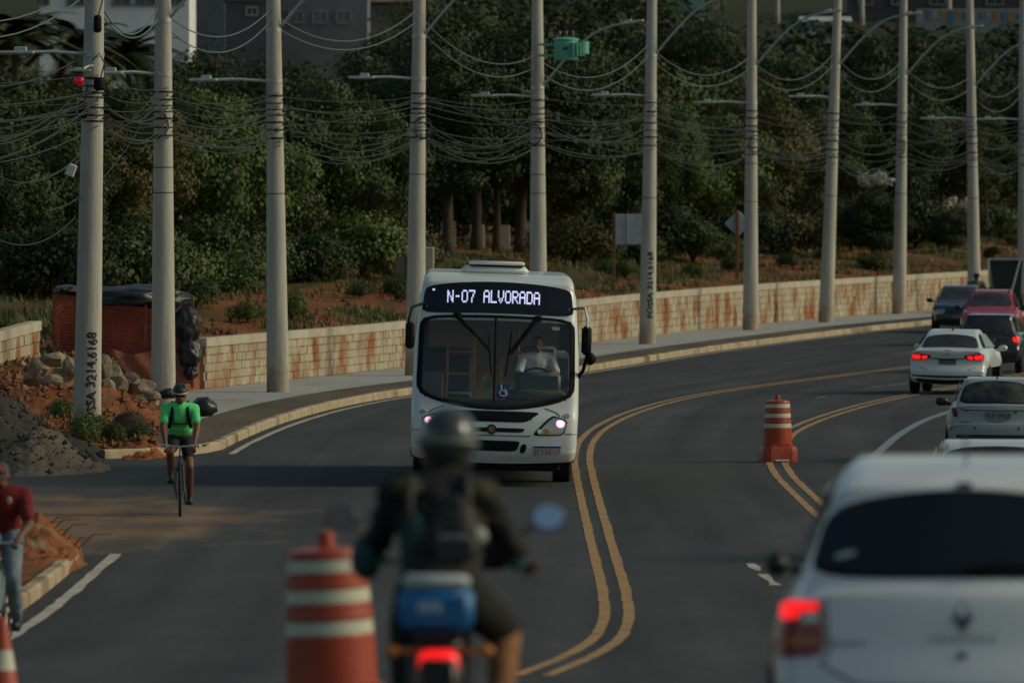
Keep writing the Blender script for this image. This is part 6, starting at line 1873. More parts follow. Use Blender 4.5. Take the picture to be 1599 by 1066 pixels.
# roots and sticks on that heap
for k in range(14):
    px = 20 + 7.4 * k + random.uniform(-2, 2); b0 = at(px, 0, 107.5); b0.z = ground_at(b0.x, 107.5) + .28 * (1 - abs(px - 62) / 75)
    a_ = random.uniform(-.6, 1.0); l = random.uniform(.2, .42)
    o = MB().tube([(0, 0, 0), (l * .5 * math.cos(a_), -.03, l * .4 + .03), (l * math.cos(a_ * 1.3), -.05, l * .5)], [.008, .006, .003], 5).build('root', M_BARK, loc=b0)
    tag(o, 'thin root sticking out of the red earth heap, %s from the left' % (ORD + ['twelfth', 'thirteenth', 'fourteenth'])[k], 'root', 'roots in the red earth heap')
# dead brown bush heap right of pole 1
def brush_heap():
    c = G(205, 700); c.y = 160.0; c.x = (203 - CX) * 160 / F; z = ground_at(c.x, 160)
    r2 = np.random.default_rng(77); q = MB()
    for k in range(1500):
        th = r2.random() * 6.28; rr = math.sqrt(r2.random()); bx, by_ = .42 * rr * math.cos(th), .5 * rr * math.sin(th)
        h_ = .46 * (1 - rr ** 2) * (.5 + .6 * r2.random())
        d = r2.normal(size=3) * .13; d[2] = abs(d[2]) * .6 - .05
        i0 = len(q.v); s_ = .012
        q.v += [(bx - s_, by_, h_), (bx + s_, by_, h_), (bx + d[0], by_ + d[1], max(0, h_ + d[2]))]; q.f.append((i0, i0 + 1, i0 + 2))
    core = MB().ell((0, 0, .05), (.40, .46, .40), 16, 10)
    t = empty('brush_heap', (c.x, 160, z)); tag(t, 'heap of dead brown brushwood right of the leftmost pole', 'brushwood')
    core.build('core', mat('dead_brown', (.06, .032, .016), (.035, .02, .012), scale=5, rough=.95, bump=1.0, bscale=20), t, smooth=True)
    q.build('twigs', mat('dead_twig', (.095, .05, .025), (.05, .028, .016), scale=3, rough=.9, island=.4), t, recalc=False)
brush_heap()
c = G(167, 698); o = MB().lathe([(.022, -.05), (.022, .42)], 8).build('marker_stake', mat('stake_pale', (.32, .28, .2), rough=.8), loc=(c.x, 157.2, ground_at(c.x, 157.2))); tag(o, 'thin pale stake standing by the brushwood heap', 'stake')
# weeds at the pole foot
for (px, D, sc, lab) in [(128, 156.6, .55, 'green weeds growing round the foot of the leftmost pole'), (150, 156.9, .5, 'weeds just right of the leftmost pole foot'), (95, 163, .5, 'small weeds left of the leftmost pole'), (215, 157.5, .4, 'weeds in front of the brushwood heap'), (178, 156.8, .38, 'low weeds beside the pale stake')]:
    x = (px - CX) * D / F
    t = empty('weed_clump', (x, D, ground_at(x, D))); tag(t, lab, 'weeds', 'weeds in the lot')
    c_ = link_mesh('foliage', SHR[1][3 if px < 160 else 1], parent=t, loc=(0, 0, .4 * sc)); c_.scale = (sc * .6, sc * .6, sc * .75)
    s_ = link_mesh('stem', stem_me, parent=t, loc=(0, 0, .4 * sc)); s_.scale = (sc * .6, sc * .6, sc * .75)
# broken stones
M_STONE = mat('rubble_stone', (0.30, 0.25, 0.175), (0.17, 0.12, 0.07), scale=4, rough=.95, bump=.5, bscale=10, coords='World', c3=(.10, .085, .06), scale3=1.5, lo3=.55, hi3=.68)
def stone(px, row, D, w, h, seed, label):
    r2 = np.random.default_rng(seed); bm = bmesh.new()
    bmesh.ops.create_icosphere(bm, subdivisions=2, radius=1)
    pl = r2.normal(size=(7, 3)); pl /= np.linalg.norm(pl, axis=1)[:, None]; dl = .55 + .3 * r2.random(7)
    for v in bm.verts:
        p_ = np.array(v.co)
        for n_, d_ in zip(pl, dl):
            e_ = p_ @ n_ - d_
            if e_ > 0: p_ = p_ - n_ * e_
        p_ += .05 * r2.normal(size=3)
        v.co = Vector((p_[0] * w / 2 * 1.25, p_[1] * w / 2 * 1.25, p_[2] * h / 2 * 1.3))
    me = bpy.data.meshes.new('broken_stone'); bm.to_mesh(me); bm.free()
    c_ = at(px, row, D)
    o = link_mesh('broken_stone', me, M_STONE, loc=c_, rot=(0, 0, r2.random() * 6)); tag(o, label, 'stone', 'broken stones in the lot')
    return o
stones = [(85, 561, .55, .30, 'flat pale stone on top of the rubble left of the leftmost pole'), (62, 575, .45, .4, 'grey stone left of the flat pale one in the rubble'), (52, 590, .5, .35, 'dark stone at the left end of the rubble'), (98, 583, .5, .35, 'round grey stone under the flat pale one'),
          (112, 572, .35, .35, 'small pale stone touching the left of the leftmost pole'), (78, 597, .6, .3, 'broad dark stone at the bottom of the rubble left of the leftmost pole'), (162, 575, .35, .5, 'tall pink stone right of the leftmost pole'), (176, 588, .55, .45, 'largest tan stone right of the leftmost pole'),
          (166, 607, .42, .35, 'pale cracked stone low beside the leftmost pole'), (190, 600, .32, .35, 'yellowish stone in the middle of the rubble'), (205, 592, .45, .25, 'flat grey stone before the orange net'), (222, 604, .55, .3, 'hollowed grey stone nearest the second pole'),
          (237, 617, .35, .22, 'small stone left of the second pole foot'), (184, 618, .3, .25, 'small dark stone under the yellowish stone'), (240, 628, .25, .18, 'lowest small stone by the second pole'), (172, 622, .3, .2, 'blue grey slab low right of the leftmost pole')]
for px_, D_, rx_, hh2, lab in [(84, 172.5, .72, .62, 'bed of small stone rubble left of the leftmost pole'), (178, 172.0, .55, .55, 'bed of small stone rubble right of the leftmost pole'), (222, 172.0, .45, .30, 'thin bed of rubble left of the second pole')]:
    mound('rubble_bed', lab, (px_ - CX) * D_ / F, D_, rx_, 3.4, hh2, M_STONE, px_, pw=.8)
for k, (px, row, w, h, lab) in enumerate(stones): stone(px, row, 169 + (k % 4) * 1.2, w * .78, h * .85, 40 + k, lab)

# ---------------------------------------------------------------- orange netted stack under black sheeting
def netted_stack():
    D = 191.0; s = F / D
    x0, x1 = (84 - CX) / s, (300 - CX) / s
    zb = ZC + (HY - 600) / s; zt = ZC + (HY - 452) / s
    t = empty('netted_stack', ((x0 + x1) / 2, D, zb)); tag(t, 'stack fenced with orange safety netting and covered with black sheeting', 'netted stack')
    w = x1 - x0; h = zt - zb
    MN = mat('orange_net', (0.30, 0.055, 0.022), (0.22, 0.04, 0.02), scale=4, rough=.8)
    MD_ = mat('dark_inside', (0.045, 0.018, 0.012), (0.07, 0.03, 0.02), scale=2, rough=.95)
    MS = mat('black_sheeting', (0.013, 0.014, 0.016), (0.022, 0.023, 0.025), scale=3, rough=.42)
    def surf(u, v, off=0):      # u across, v up; billowing screen
        x = -w / 2 + w * u; sag = .10 * u * v
        y = .12 * math.sin(u * 9) * (1 - v) + .06 * math.sin(v * 7 + u * 5) - off
        return Vector((x, y, h * .02 + (h - .12 - .38 * u) * v - sag))
    # inner goods
    MB().bbox((-.1, 1.2, h * .42), (w * .86, 1.8, h * .8), .12).build('stacked_goods', MD_, t)
    net = MB()
    for k in range(30):        # horizontal tapes of the net
        v = k / 29
        pts = [surf(u, v) for u in np.linspace(0, 1, 26)]
        for a, b in zip(pts[:-1], pts[1:]):
            i0 = len(net.v); hh_ = .018 if k % 2 else .026
            net.v += [tuple(a - Vector((0, 0, hh_))), tuple(b - Vector((0, 0, hh_))), tuple(b + Vector((0, 0, hh_))), tuple(a + Vector((0, 0, hh_)))]; net.f.append((i0, i0 + 1, i0 + 2, i0 + 3))
    for k in range(60):
        u = k / 59
        pts = [surf(u, v, .004) for v in np.linspace(0, 1, 12)]
        for a, b in zip(pts[:-1], pts[1:]):
            i0 = len(net.v); net.v += [tuple(a - Vector((.007, 0, 0))), tuple(a + Vector((.007, 0, 0))), tuple(b + Vector((.007, 0, 0))), tuple(b - Vector((.007, 0, 0)))]; net.f.append((i0, i0 + 1, i0 + 2, i0 + 3))
    net.build('safety_net', MN, t, recalc=False)
    # doubled net below and at the left post
    low_ = MB(); n_ = 18
    for i in range(n_ + 1):
        for j in range(7):
            u, v = .36 + .64 * i / n_, j / 6
            p = surf(u, v * .42 * (1 - .10 * math.sin(u * 14)), .22 + .07 * math.sin(i * 1.3 + j))
            low_.v.append(tuple(p))
    for i in range(n_):
        for j in range(6): low_.f.append((i * 7 + j, (i + 1) * 7 + j, (i + 1) * 7 + j + 1, i * 7 + j + 1))
    low_.build('folded_net', mat('faded_net', (0.30, 0.10, 0.055), (0.22, 0.07, 0.04), scale=6, rough=.85, stretch=(1, 1, 6)), t, smooth=True, recalc=False)
    for u in (0.0, .33, .66, 1.0):
        x = -w / 2 + w * u; MB().bbox((x, .05, h * .45), (.07, .07, h * .98), .01).build('post', M_WOOD, t)
    # sheeting over the top, crumpled
    def crumple(name, cx_, cy, cz, rx, ry, rz, seed):
        bm = bmesh.new(); bmesh.ops.create_icosphere(bm, subdivisions=4, radius=1)
        for v in bm.verts:
            n1 = mnoise.noise(v.co * 2.2 + Vector((seed, 0, 0))) * .28 + abs(mnoise.noise(v.co * 5 + Vector((0, seed, 0)))) * .18
            v.co = Vector((cx_ + v.co.x * rx * (1 + n1), cy + v.co.y * ry * (1 + n1), cz + v.co.z * rz * (1 + n1)))
        me = bpy.data.meshes.new(name); bm.to_mesh(me); bm.free()
        me.polygons.foreach_set('use_smooth', [True] * len(me.polygons))
        return link_mesh(name, me, MS, t)
    crumple('black_sheet', .15, .9, h - .20, w * .42, 1.0, .26, 1)
    crumple('black_sheet', -w * .40, .5, h - .02, .32, .6, .10, 2)
    crumple('black_sheet', w * .46, -.05, h * .62, .27, .3, .36, 3)
    crumple('black_sheet', w * .485, -.1, h * .33, .22, .25, .30, 4)
    crumple('black_sheet', w * .49, -.12, h * .13, .13, .18, .16, 5)
    crumple('black_sheet', .15, -.05, h * .24, .55, .12, .10, 6)
netted_stack()
def bin_bag(px, row, D, w, h, seed, label):
    c_ = at(px, row, D); bm = bmesh.new(); bmesh.ops.create_icosphere(bm, subdivisions=3, radius=1)
    for v in bm.verts:
        n1 = mnoise.noise(v.co * 2 + Vector((seed, 3, 0))) * .22 + abs(mnoise.noise(v.co * 5 + Vector((0, seed, 0)))) * .12
        v.co = Vector((v.co.x * w * (1 + n1), v.co.y * w * (1 + n1), max(v.co.z, -.75) * h * (1 + n1)))
    me = bpy.data.meshes.new('bin_bag'); bm.to_mesh(me); bm.free(); me.polygons.foreach_set('use_smooth', [True] * len(me.polygons))
    o = link_mesh('bin_bag', me, mat('bag_plastic', (.012, .013, .014), (.02, .021, .022), scale=3, rough=.35), loc=c_); tag(o, label, 'bag', 'black bags behind the cyclist')
bin_bag(318, 637, 166, .23, .19, 3, 'round black bag lying on the verge right of the green-shirted cyclist')
bin_bag(262, 615, 172, .16, .11, 9, 'small black bag at the foot of the second pole')
# concrete gate block under the trees
D = line_D(652, 9.5); p = at(652, 408, D); g0 = ground_at(p.x, D)
t = empty('gate_pillar', (p.x, D, g0 - .1)); tag(t, 'pale broken concrete gate pillar under the trees behind the fourth pole', 'pillar')
MB().bbox((.1, 0, .40), (.75, .5, p.z - g0 + .9), .03).build('block', M_COPE, t)
MB().bbox((-.48, .1, .25), (.36, .4, p.z - g0 + .6), .03).build('broken_end', M_STONE, t)
# garden wall deeper under the trees
for k, px in enumerate((700, 745, 785, 818)):
    D = line_D(px, 17); p = at(px, 418, D); g0 = ground_at(p.x, D)
    o = MB().bbox((0, 0, .3), (.5, .3, 1.0), .02).build('fence_block', M_COPE, loc=(p.x, D, g0)); tag(o, 'pale low block under the dark trees behind the bus roof, %s of four' % ('leftmost', 'second', 'third', 'rightmost')[k], 'block', 'pale blocks under the trees')
# ---------------------------------------------------------------- people
SKIN = mat('skin_brown', (0.17, 0.075, 0.042), (0.13, 0.055, 0.03), scale=6, rough=.6)
SKIN2 = mat('skin_tan', (0.26, 0.13, 0.08), (0.20, 0.10, 0.06), scale=6, rough=.6)
def V(*a): return Vector(a)
def mix(a, b, t): return a + (b - a) * t
def finger_hand(mb, wr, dr, pal, side, curl=1.0):
    """palm and five bent fingers; dr = forearm direction, pal = direction the palm faces"""
    dr = dr.normalized(); pal = (pal - dr * pal.dot(dr)).normalized(); ac = dr.cross(pal).normalized() * side
    c = wr + dr * .045
    R = Matrix((ac, dr, pal)).transposed()
    mb.ell(c, (.042, .052, .020), 10, 8, R=R)
    for k, ln in enumerate((.072, .082, .078, .062)):
        b = wr + dr * .085 + ac * (.030 - .020 * k)
        p1 = b + dr * ln * .42 + pal * ln * .15 * curl
        p2 = p1 + (dr * .35 + pal * .9 * curl).normalized() * ln * .35
        p3 = p2 + (dr * -.45 + pal * .8).normalized() * ln * .3 if curl > .5 else p2 + (dr + pal * .4).normalized() * ln * .3
        mb.capsule(b - dr * .02, p1, .0105, .0098, 8, 3); mb.capsule(p1, p2, .0098, .009, 8, 3); mb.capsule(p2, p3, .009, .008, 8, 3)
    t0 = wr + dr * .025 + ac * .032; t1 = t0 + (ac * .7 + dr * .6 + pal * .4).normalized() * .042; t2 = t1 + (dr * .6 + pal * .9 - ac * .1).normalized() * .034
    mb.capsule(t0, t1, .0125, .011, 8, 3); mb.capsule(t1, t2, .011, .009, 8, 3)
def head_shape(mb, c, fw, up, k=1.0):
    """skull, jaw, nose, ears, brow and lips; c = centre of the head"""
    rt = fw.cross(up).normalized(); R = Matrix((rt, fw, up)).transposed()
    mb.ell(c + up * .022 * k, (.076 * k, .096 * k, .098 * k), 16, 12, R=R)
    mb.ell(c - up * .055 * k + fw * .020 * k, (.058 * k, .070 * k, .066 * k), 14, 10, R=R)
    mb.capsule(c + fw * .092 * k + up * .018 * k, c + fw * .112 * k - up * .022 * k, .010 * k, .016 * k, 8, 3)
    for s_ in (-1, 1):
        mb.ell(c + rt * .078 * k * s_ - fw * .005 - up * .008, (.010, .022, .032), 8, 6, R=R)
        mb.capsule(c + rt * .02 * s_ + fw * .088 + up * .032, c + rt * .05 * s_ + fw * .074 + up * .03, .010, .008, 6, 2)
    mb.capsule(c + rt * -.02 + fw * .084 * k - up * .055 * k, c + rt * .02 + fw * .084 * k - up * .055 * k, .010, .010, 6, 2)
def face_bits(root, c, fw, up, hairm=None, beard=False):
    rt = fw.cross(up).normalized()
    e = MB()
    for s_ in (-1, 1): e.ell(c + rt * .032 * s_ + fw * .083 + up * .012, (.014, .008, .008), 8, 6)
    e.build('eyes', mat('eye_dark', (.02, .015, .012), rough=.2), root, smooth=True)
    m = MB().capsule(c + rt * -.018 + fw * .094 - up * .056, c + rt * .018 + fw * .094 - up * .056, .0045, .0045, 6, 2)
    m.build('mouth', mat('lips', (.14, .045, .035), rough=.5), root, smooth=True)
    if hairm:
        R = Matrix((rt, fw, up)).transposed()
        h = MB().ell(c + up * .036 - fw * .018, (.083, .096, .098), 16, 12, R=R)
        me = h.mesh('hair', True)
        bm = bmesh.new(); bm.from_mesh(me)
        bad = [v for v in bm.verts if (v.co - c).dot(fw) > .055 and (v.co - c).dot(up) < .085 or (v.co - c).dot(up) < -.02]
        bmesh.ops.delete(bm, geom=bad, context='VERTS'); bm.to_mesh(me); bm.free()
        link_mesh('hair', me, hairm, root)
def torso(mb, J, f=0.0, low=True):
    up = (J['chest'] - J['pelvis']).normalized()
    rt = (J['shR'] - J['shL']).normalized(); fw = up.cross(rt).normalized()
    R = Matrix((rt, fw, up)).transposed()
    mb.ell(J['chest'] - up * .02, (.175 + f, .125 + f, .185 + f), 16, 12, R=R)
    mb.ell(mix(J['chest'], J['pelvis'], .5), (.155 + f, .115 + f, .17 + f), 16, 12, R=R)
    if low: mb.ell(J['pelvis'] + up * .03, (.165 + f, .12 + f, .14 + f), 16, 12, R=R)
    for s_ in ('L', 'R'): mb.capsule(J['chest'] + up * .10, J['sh' + s_], .085 + f, .068 + f)
    mb.capsule(J['chest'] + up * .12, J['neck'], .075 + f * .6, .055 + f * .4)
    return fw, up
def arm(mb, J, s_, t0=0.0, t1=2.0, f=0.0, r=(.056, .045, .036, .027)):
    """t in 0..1 upper arm, 1..2 forearm"""
    a, b, c = J['sh' + s_], J['el' + s_], J['wr' + s_]
    if t0 < 1: mb.capsule(mix(a, b, t0), mix(a, b, min(t1, 1)), r[0] + f, (r[0] + (r[1] - r[0]) * min(t1, 1)) + f)
    if t1 > 1:
        u = t1 - 1; mb.capsule(mix(b, c, max(0, t0 - 1)), mix(b, c, .3 * u + 0), r[1] + f, r[1] * .98 + f); mb.capsule(mix(b, c, .3 * u), mix(b, c, u), r[1] * .98 + f, r[1] + (r[3] - r[1]) * u + f)
def leg(mb, J, s_, t0=0.0, t1=2.0, f=0.0, r=(.088, .056, .054, .036)):
    a, b, c = J['hip' + s_], J['kn' + s_], J['an' + s_]
    if t0 < 1: mb.capsule(mix(a, b, t0), mix(a, b, min(t1, 1)), r[0] + (r[1] - r[0]) * t0 + f, r[0] + (r[1] - r[0]) * min(t1, 1) + f)
    if t1 > 1:
        u = t1 - 1
        mb.capsule(b, mix(b, c, .32 * u), r[1] + f, r[2] + f); mb.capsule(mix(b, c, .32 * u), mix(b, c, u), r[2] + f, r[2] + (r[3] - r[2]) * u + f)
def foot(mb, J, s_, f=0.0):
    a = J['an' + s_]; t = J['toe' + s_]
    d = (t - a); d.z = 0; d = d.normalized() if d.length > 1e-4 else V(0, 1, 0)
    heel = V(a.x, a.y, t.z) - d * .05
    mb.capsule(a, heel, .036 + f, .032 + f); mb.capsule(heel, mix(heel, t, .6), .034 + f, .040 + f); mb.capsule(mix(heel, t, .55), t, .040 + f, .028 + f)
def head_dir(J): return J.get('look', V(0, 1, -.1)).normalized()
def body(root, J, skin, palm=V(0, 0, -1), curl=1.0, voxel=.010):
    mb = MB(); fw, up = torso(mb, J)
    lk = head_dir(J); hu = (V(0, 0, 1) - lk * lk.z).normalized()
    mb.capsule(J['neck'] - up * .03, J['head'] - hu * .05, .055, .052)
    head_shape(mb, J['head'], lk, hu)
    for s_, sg in (('L', -1), ('R', 1)):
        arm(mb, J, s_); leg(mb, J, s_); foot(mb, J, s_)
        finger_hand(mb, J['wr' + s_], J['wr' + s_] - J['el' + s_], palm, -sg, curl)
    o = fused('body', mb, skin, root, voxel, 4)
    face_bits(root, J['head'], lk, hu, J.get('hair'))
    return fw, up, lk, hu
def helmet_cycle(root, c, lk, hu, dark, pale):
    rt = lk.cross(hu).normalized(); R = Matrix((rt, lk, hu)).transposed()
    h = MB().ell(c + hu * .055 - lk * .005, (.103, .135, .098), 18, 12, R=R)
    me = h.mesh('helmet', True); bm = bmesh.new(); bm.from_mesh(me)
    bmesh.ops.delete(bm, geom=[v for v in bm.verts if (v.co - c).dot(hu) < .038 - .02 * ((v.co - c).dot(lk) < 0)], context='VERTS'); bm.to_mesh(me); bm.free()
    o = link_mesh('helmet', me, dark, root); s = o.modifiers.new('s', 'SOLIDIFY'); s.thickness = .012; bake_modifiers(o)
    vents = MB()
    for x_ in (-.06, -.02, .02, .06): vents.tube([c + rt * x_ + lk * .10 + hu * .105, c + rt * x_ + hu * .155, c + rt * x_ - lk * .09 + hu * .12], .008, 5)
    vents.build('helmet_ribs', M_BLKPL, o)
    rim = MB().tube([c + rt * .098 * math.sin(a) + lk * .128 * math.cos(a) + hu * .045 for a in np.linspace(-1.3, 1.3, 13)], .012, 6); rim.build('helmet_rim', pale, o)
    st = MB().tube([c + rt * .088 + hu * .03, c + rt * .07 - hu * .06, c - hu * .105 + lk * .03, c - rt * .07 - hu * .06, c - rt * .088 + hu * .03], .006, 5); st.build('chin_strap', M_BLKPL, root)

# ---------------------------------------------------------------- bicycles
def bicycle(loc, rot, label, colour, bar='flat', basket=False):
    t = empty('bicycle', loc, rot); tag(t, label, 'bicycle', 'bicycles')
    R_ = .335
    for y in (-.50, .54):
        ring = [(0, y + R_ * math.cos(a), R_ + .005 + R_ * math.sin(a)) for a in np.linspace(0, 2 * math.pi, 41)]
        w = MB().tube(ring, .021, 7, caps=False).build('wheel', M_CARTIRE, t, smooth=True)
        rm = [(0, y + .305 * math.cos(a), R_ + .005 + .305 * math.sin(a)) for a in np.linspace(0, 2 * math.pi, 41)]
        q = MB().tube(rm, .011, 6, caps=False)
        for a in np.linspace(0, 2 * math.pi, 19)[:-1]: q.tube([(.015 * (-1) ** int(a * 9), y, R_), (0, y + .30 * math.cos(a), R_ + .30 * math.sin(a))], .0016, 4)
        q.tube([(-.04, y, R_), (.04, y, R_)], .02, 8).build('rim', M_RIM, w)
    f = MB()
    bb = V(0, -.06, .29); st = V(0, -.19, .80); ht = V(0, .36, .82); hb = V(0, .40, .70)
    for a, b in ((bb, st), (st + V(0, .02, -.06), ht), (bb, hb), (ht, hb)): f.tube([a, b], .018, 8)
    for x_ in (-.055, .055):
        f.tube([bb + V(x_ * .5, 0, 0), V(x_, -.50, R_)], .010, 6); f.tube([st + V(x_ * .3, 0, -.06), V(x_, -.50, R_)], .008, 6); f.tube([hb + V(x_ * .7, .01, -.02), V(x_, .54, R_)], .014, 7)
    f.build('frame', colour, t, smooth='auto')
    b = MB().tube([ht + V(0, 0, 0), ht + V(0, .03, .12)], .014, 7)
    b.tube([(-.23, .39, .955), (-.12, .41, .945), (0, .42, .94), (.12, .41, .945), (.23, .39, .955)], .012, 7); b.build('handlebar', M_STEEL, t, smooth='auto')
    g = MB().tube([(-.25, .388, .956), (-.14, .404, .948)], .017, 7).tube([(.25, .388, .956), (.14, .404, .948)], .017, 7)
    for s_ in (-1, 1): g.tube([(s_ * .16, .42, .945), (s_ * .22, .47, .91)], .007, 5)
    g.build('grips', mat('pale_grip', (.30, .30, .28), rough=.6), t, smooth='auto')
    MB().tube([st, st + V(0, -.02, .12)], .013, 7).ell((0, -.23, .935), (.075, .135, .035), 12, 8).build('saddle', M_BLACK, t, smooth='auto')
    c = MB().lathe([(.09, -.006), (.09, .006)], 20, Matrix.Translation(bb + V(.05, 0, 0)) @ Matrix.Rotation(math.pi / 2, 4, 'Y'))
    return t, c, bb
def cranks(t, c, bb, right_ang):
    """right pedal angle: 0 = forward, -90 = down"""
    P = {}
    for s_, a in (('R', right_ang), ('L', right_ang + 180)):
        sg = 1 if s_ == 'R' else -1; ar = math.radians(a)
        e = bb + V(sg * .075, .17 * math.cos(ar), .17 * math.sin(ar))
        c.tube([bb + V(sg * .06, 0, 0), e], .010, 6); c.bbox(tuple(e + V(sg * .055, 0, 0)), (.09, .085, .022), .005); P[s_] = e + V(sg * .055, 0, .011)
    c.build('crankset', M_BLKPL, t, smooth='auto')
    return P

def green_cyclist():
    g = G(281, 804)
    rz = math.pi + math.radians(2)
    bt, c, bb = bicycle(g, (0, 0, rz), 'dark bicycle ridden by the cyclist in the green shirt', mat('bike_grey', (.03, .035, .035), rough=.4))
    P = cranks(bt, c, bb, 60)
    J = dict(pelvis=V(0, -.20, 1.06), chest=V(0, .02, 1.36), neck=V(0, .10, 1.51), head=V(0, .17, 1.635), shL=V(-.185, .05, 1.44), shR=V(.185, .05, 1.44), elL=V(-.232, .17, 1.19), elR=V(.232, .17, 1.19),
             wrL=V(-.195, .345, .985), wrR=V(.195, .345, .985), hipL=V(-.09, -.17, 1.0), hipR=V(.09, -.17, 1.0), look=V(0, 1, -.28))
    for s_, sg in (('R', 1), ('L', -1)):
        p = P[s_]; J['toe' + s_] = p + V(0, .07, .025); J['an' + s_] = p + V(0, -.09, .085)
    J['knR'] = V(.135, .22, .86); J['knL'] = V(-.13, .17, .66)
    t = empty('person', g, (0, 0, rz)); tag(t, 'cyclist in bright green shirt, black shorts and helmet, riding towards the camera', 'person')
    fw, up, lk, hu = body(t, J, SKIN)
    MGn = mat('bright_green_jersey', (0.11, 0.76, 0.22), (0.09, 0.64, 0.18), scale=5, rough=.8, bump=.2, bscale=12)
    mb = MB(); torso(mb, J, .014, low=False)
    mb.ell(J['pelvis'] + V(0, .05, .09), (.172, .125, .10), 14, 10)
    for s_ in 'LR': arm(mb, J, s_, 0, .62, .018)
    fused('shirt', mb, MGn, t, .012, 5, wrinkle=0.007)
    mb = MB(); mb.ell(J['pelvis'] + V(0, 0, .0), (.175, .14, .13), 14, 10)
    for s_ in 'LR': leg(mb, J, s_, 0, .62, .014)
    fused('shorts', mb, mat('black_cloth', (.010, .010, .011), rough=.85), t, .012, 5, wrinkle=0.005)
    for s_ in 'LR':
        mb = MB(); foot(mb, J, s_, .010); fused('shoe', mb, M_BLKPL, t, .009, 3)
    # straps and the backpack behind
    q = MB()
    for sg in (-1, 1): q.tube([J['chest'] + V(sg * .11, -.14, .10), J['chest'] + V(sg * .105, .02, .165), J['chest'] + V(sg * .10, .12, .09), J['chest'] + V(sg * .115, .13, -.05), J['chest'] + V(sg * .15, .05, -.17)], .026, 7)
    q.build('backpack_straps', M_BLACK, t, smooth=True)
    q = MB().tube([J['chest'] + V(-.10, .135, -.115), J['chest'] + V(0, .15, -.125), J['chest'] + V(.10, .135, -.115)], .011, 6); q.build('chest_strap', M_BLACK, t)
    mb = MB(); mb.ell(J['chest'] + V(0, -.20, -.02), (.15, .11, .24), 14, 10); mb.bbox(tuple(J['chest'] + V(0, -.20, -.04)), (.26, .15, .36), .05)
    fused('backpack', mb, mat('bag_black', (.012, .013, .014), rough=.6), t, .014, 4, wrinkle=0.008)
    helmet_cycle(t, J['head'], lk, hu, mat('helmet_dark', (.03, .022, .022), rough=.35), mat('helmet_pale', (.42, .40, .36), rough=.4))
    gl = MB().bbox((0, 0, 0), (.13, .02, .03), .008, Matrix.Translation(J['head'] + lk * .098 + hu * .014)); gl.build('sunglasses', M_BLACK, t)
green_cyclist()

def red_cyclist():
    g = G(1, 1004); rz = math.pi + math.radians(-4)
    bt, c, bb = bicycle(g, (0, 0, rz), 'pale blue bicycle ridden by the cyclist in the red shirt', mat('bike_pale_blue', (.22, .33, .34), rough=.4))
    P = cranks(bt, c, bb, 95)
    J = dict(pelvis=V(0, -.22, 1.04), chest=V(0, -.08, 1.30), neck=V(0, -.02, 1.46), head=V(0, .03, 1.555), shL=V(-.205, -.06, 1.37), shR=V(.205, -.06, 1.37), elL=V(-.275, .06, 1.10), elR=V(.275, .06, 1.10),
             wrL=V(-.205, .335, .985), wrR=V(.205, .335, .985), hipL=V(-.09, -.17, .98), hipR=V(.09, -.17, .98), look=V(0, 1, -.22))
    for s_, sg in (('R', 1), ('L', -1)):
        p = P[s_]; J['toe' + s_] = p + V(0, .07, .03); J['an' + s_] = p + V(0, -.09, .09)
    J['knR'] = V(.13, .24, .86); J['knL'] = V(-.13, .16, .62)
    t = empty('person', g, (0, 0, rz)); tag(t, 'cyclist in red shirt, jeans and grey cap, cut by the left edge', 'person')
    fw, up, lk, hu = body(t, J, SKIN)
    mb = MB(); torso(mb, J, .018, low=True)
    for s_ in 'LR': arm(mb, J, s_, 0, .72, .022)
    fused('shirt', mb, mat('red_cloth', (0.17, 0.008, 0.010), (0.12, 0.006, 0.008), scale=5, rough=.85, bump=.3, bscale=10), t, .012, 5, wrinkle=0.007)
    MB().ell(J['chest'] + V(-.085, .142, .03), (.028, .008, .036), 12, 8).build('shirt_crest', mat('crest_pale', (.4, .33, .2), rough=.7), t, smooth=True)
    mb = MB(); mb.ell(J['pelvis'], (.172, .14, .12), 14, 10)
    for s_ in 'LR': leg(mb, J, s_, 0, 1.92, .022)
    fused('jeans', mb, mat('faded_denim', (0.17, 0.22, 0.24), (0.12, 0.16, 0.19), scale=5, rough=.9, bump=.3, bscale=9), t, .012, 5, wrinkle=0.007)
    for s_ in 'LR':
        mb = MB(); foot(mb, J, s_, .012); fused('shoe', mb, M_BLKPL, t, .009, 3)
    c0 = J['head']; rt = lk.cross(hu).normalized(); R = Matrix((rt, lk, hu)).transposed()
    h = MB().ell(c0 + hu * .045, (.088, .108, .085), 16, 12, R=R); me = h.mesh('cap', True); bm = bmesh.new(); bm.from_mesh(me)
    bmesh.ops.delete(bm, geom=[v for v in bm.verts if (v.co - c0).dot(hu) < .03], context='VERTS'); bm.to_mesh(me); bm.free()
    MC = mat('cap_grey', (.055, .06, .055), rough=.85); cap = link_mesh('cap', me, MC, t)
    q = MB(); n_ = 11
    for i in range(n_):
        a = -1.1 + 2.2 * i / (n_ - 1)
        q.v += [tuple(c0 + rt * .085 * math.sin(a) + lk * .10 * math.cos(a) + hu * .035), tuple(c0 + rt * .088 * math.sin(a) + lk * (.10 * math.cos(a) + .075 * math.cos(a * 1.2)) + hu * .020)]
        if i: q.f.append((2 * i - 2, 2 * i - 1, 2 * i + 1, 2 * i))
    vz = q.build('cap_peak', MC, cap, smooth=True); s = vz.modifiers.new('s', 'SOLIDIFY'); s.thickness = .006; bake_modifiers(vz)
    MB().ell(c0 + lk * .093 + hu * .082, (.036, .016, .033), 12, 8).build('cap_badge', mat('badge_red', (.42, .02, .02), rough=.7), cap, smooth=True)
red_cyclist()

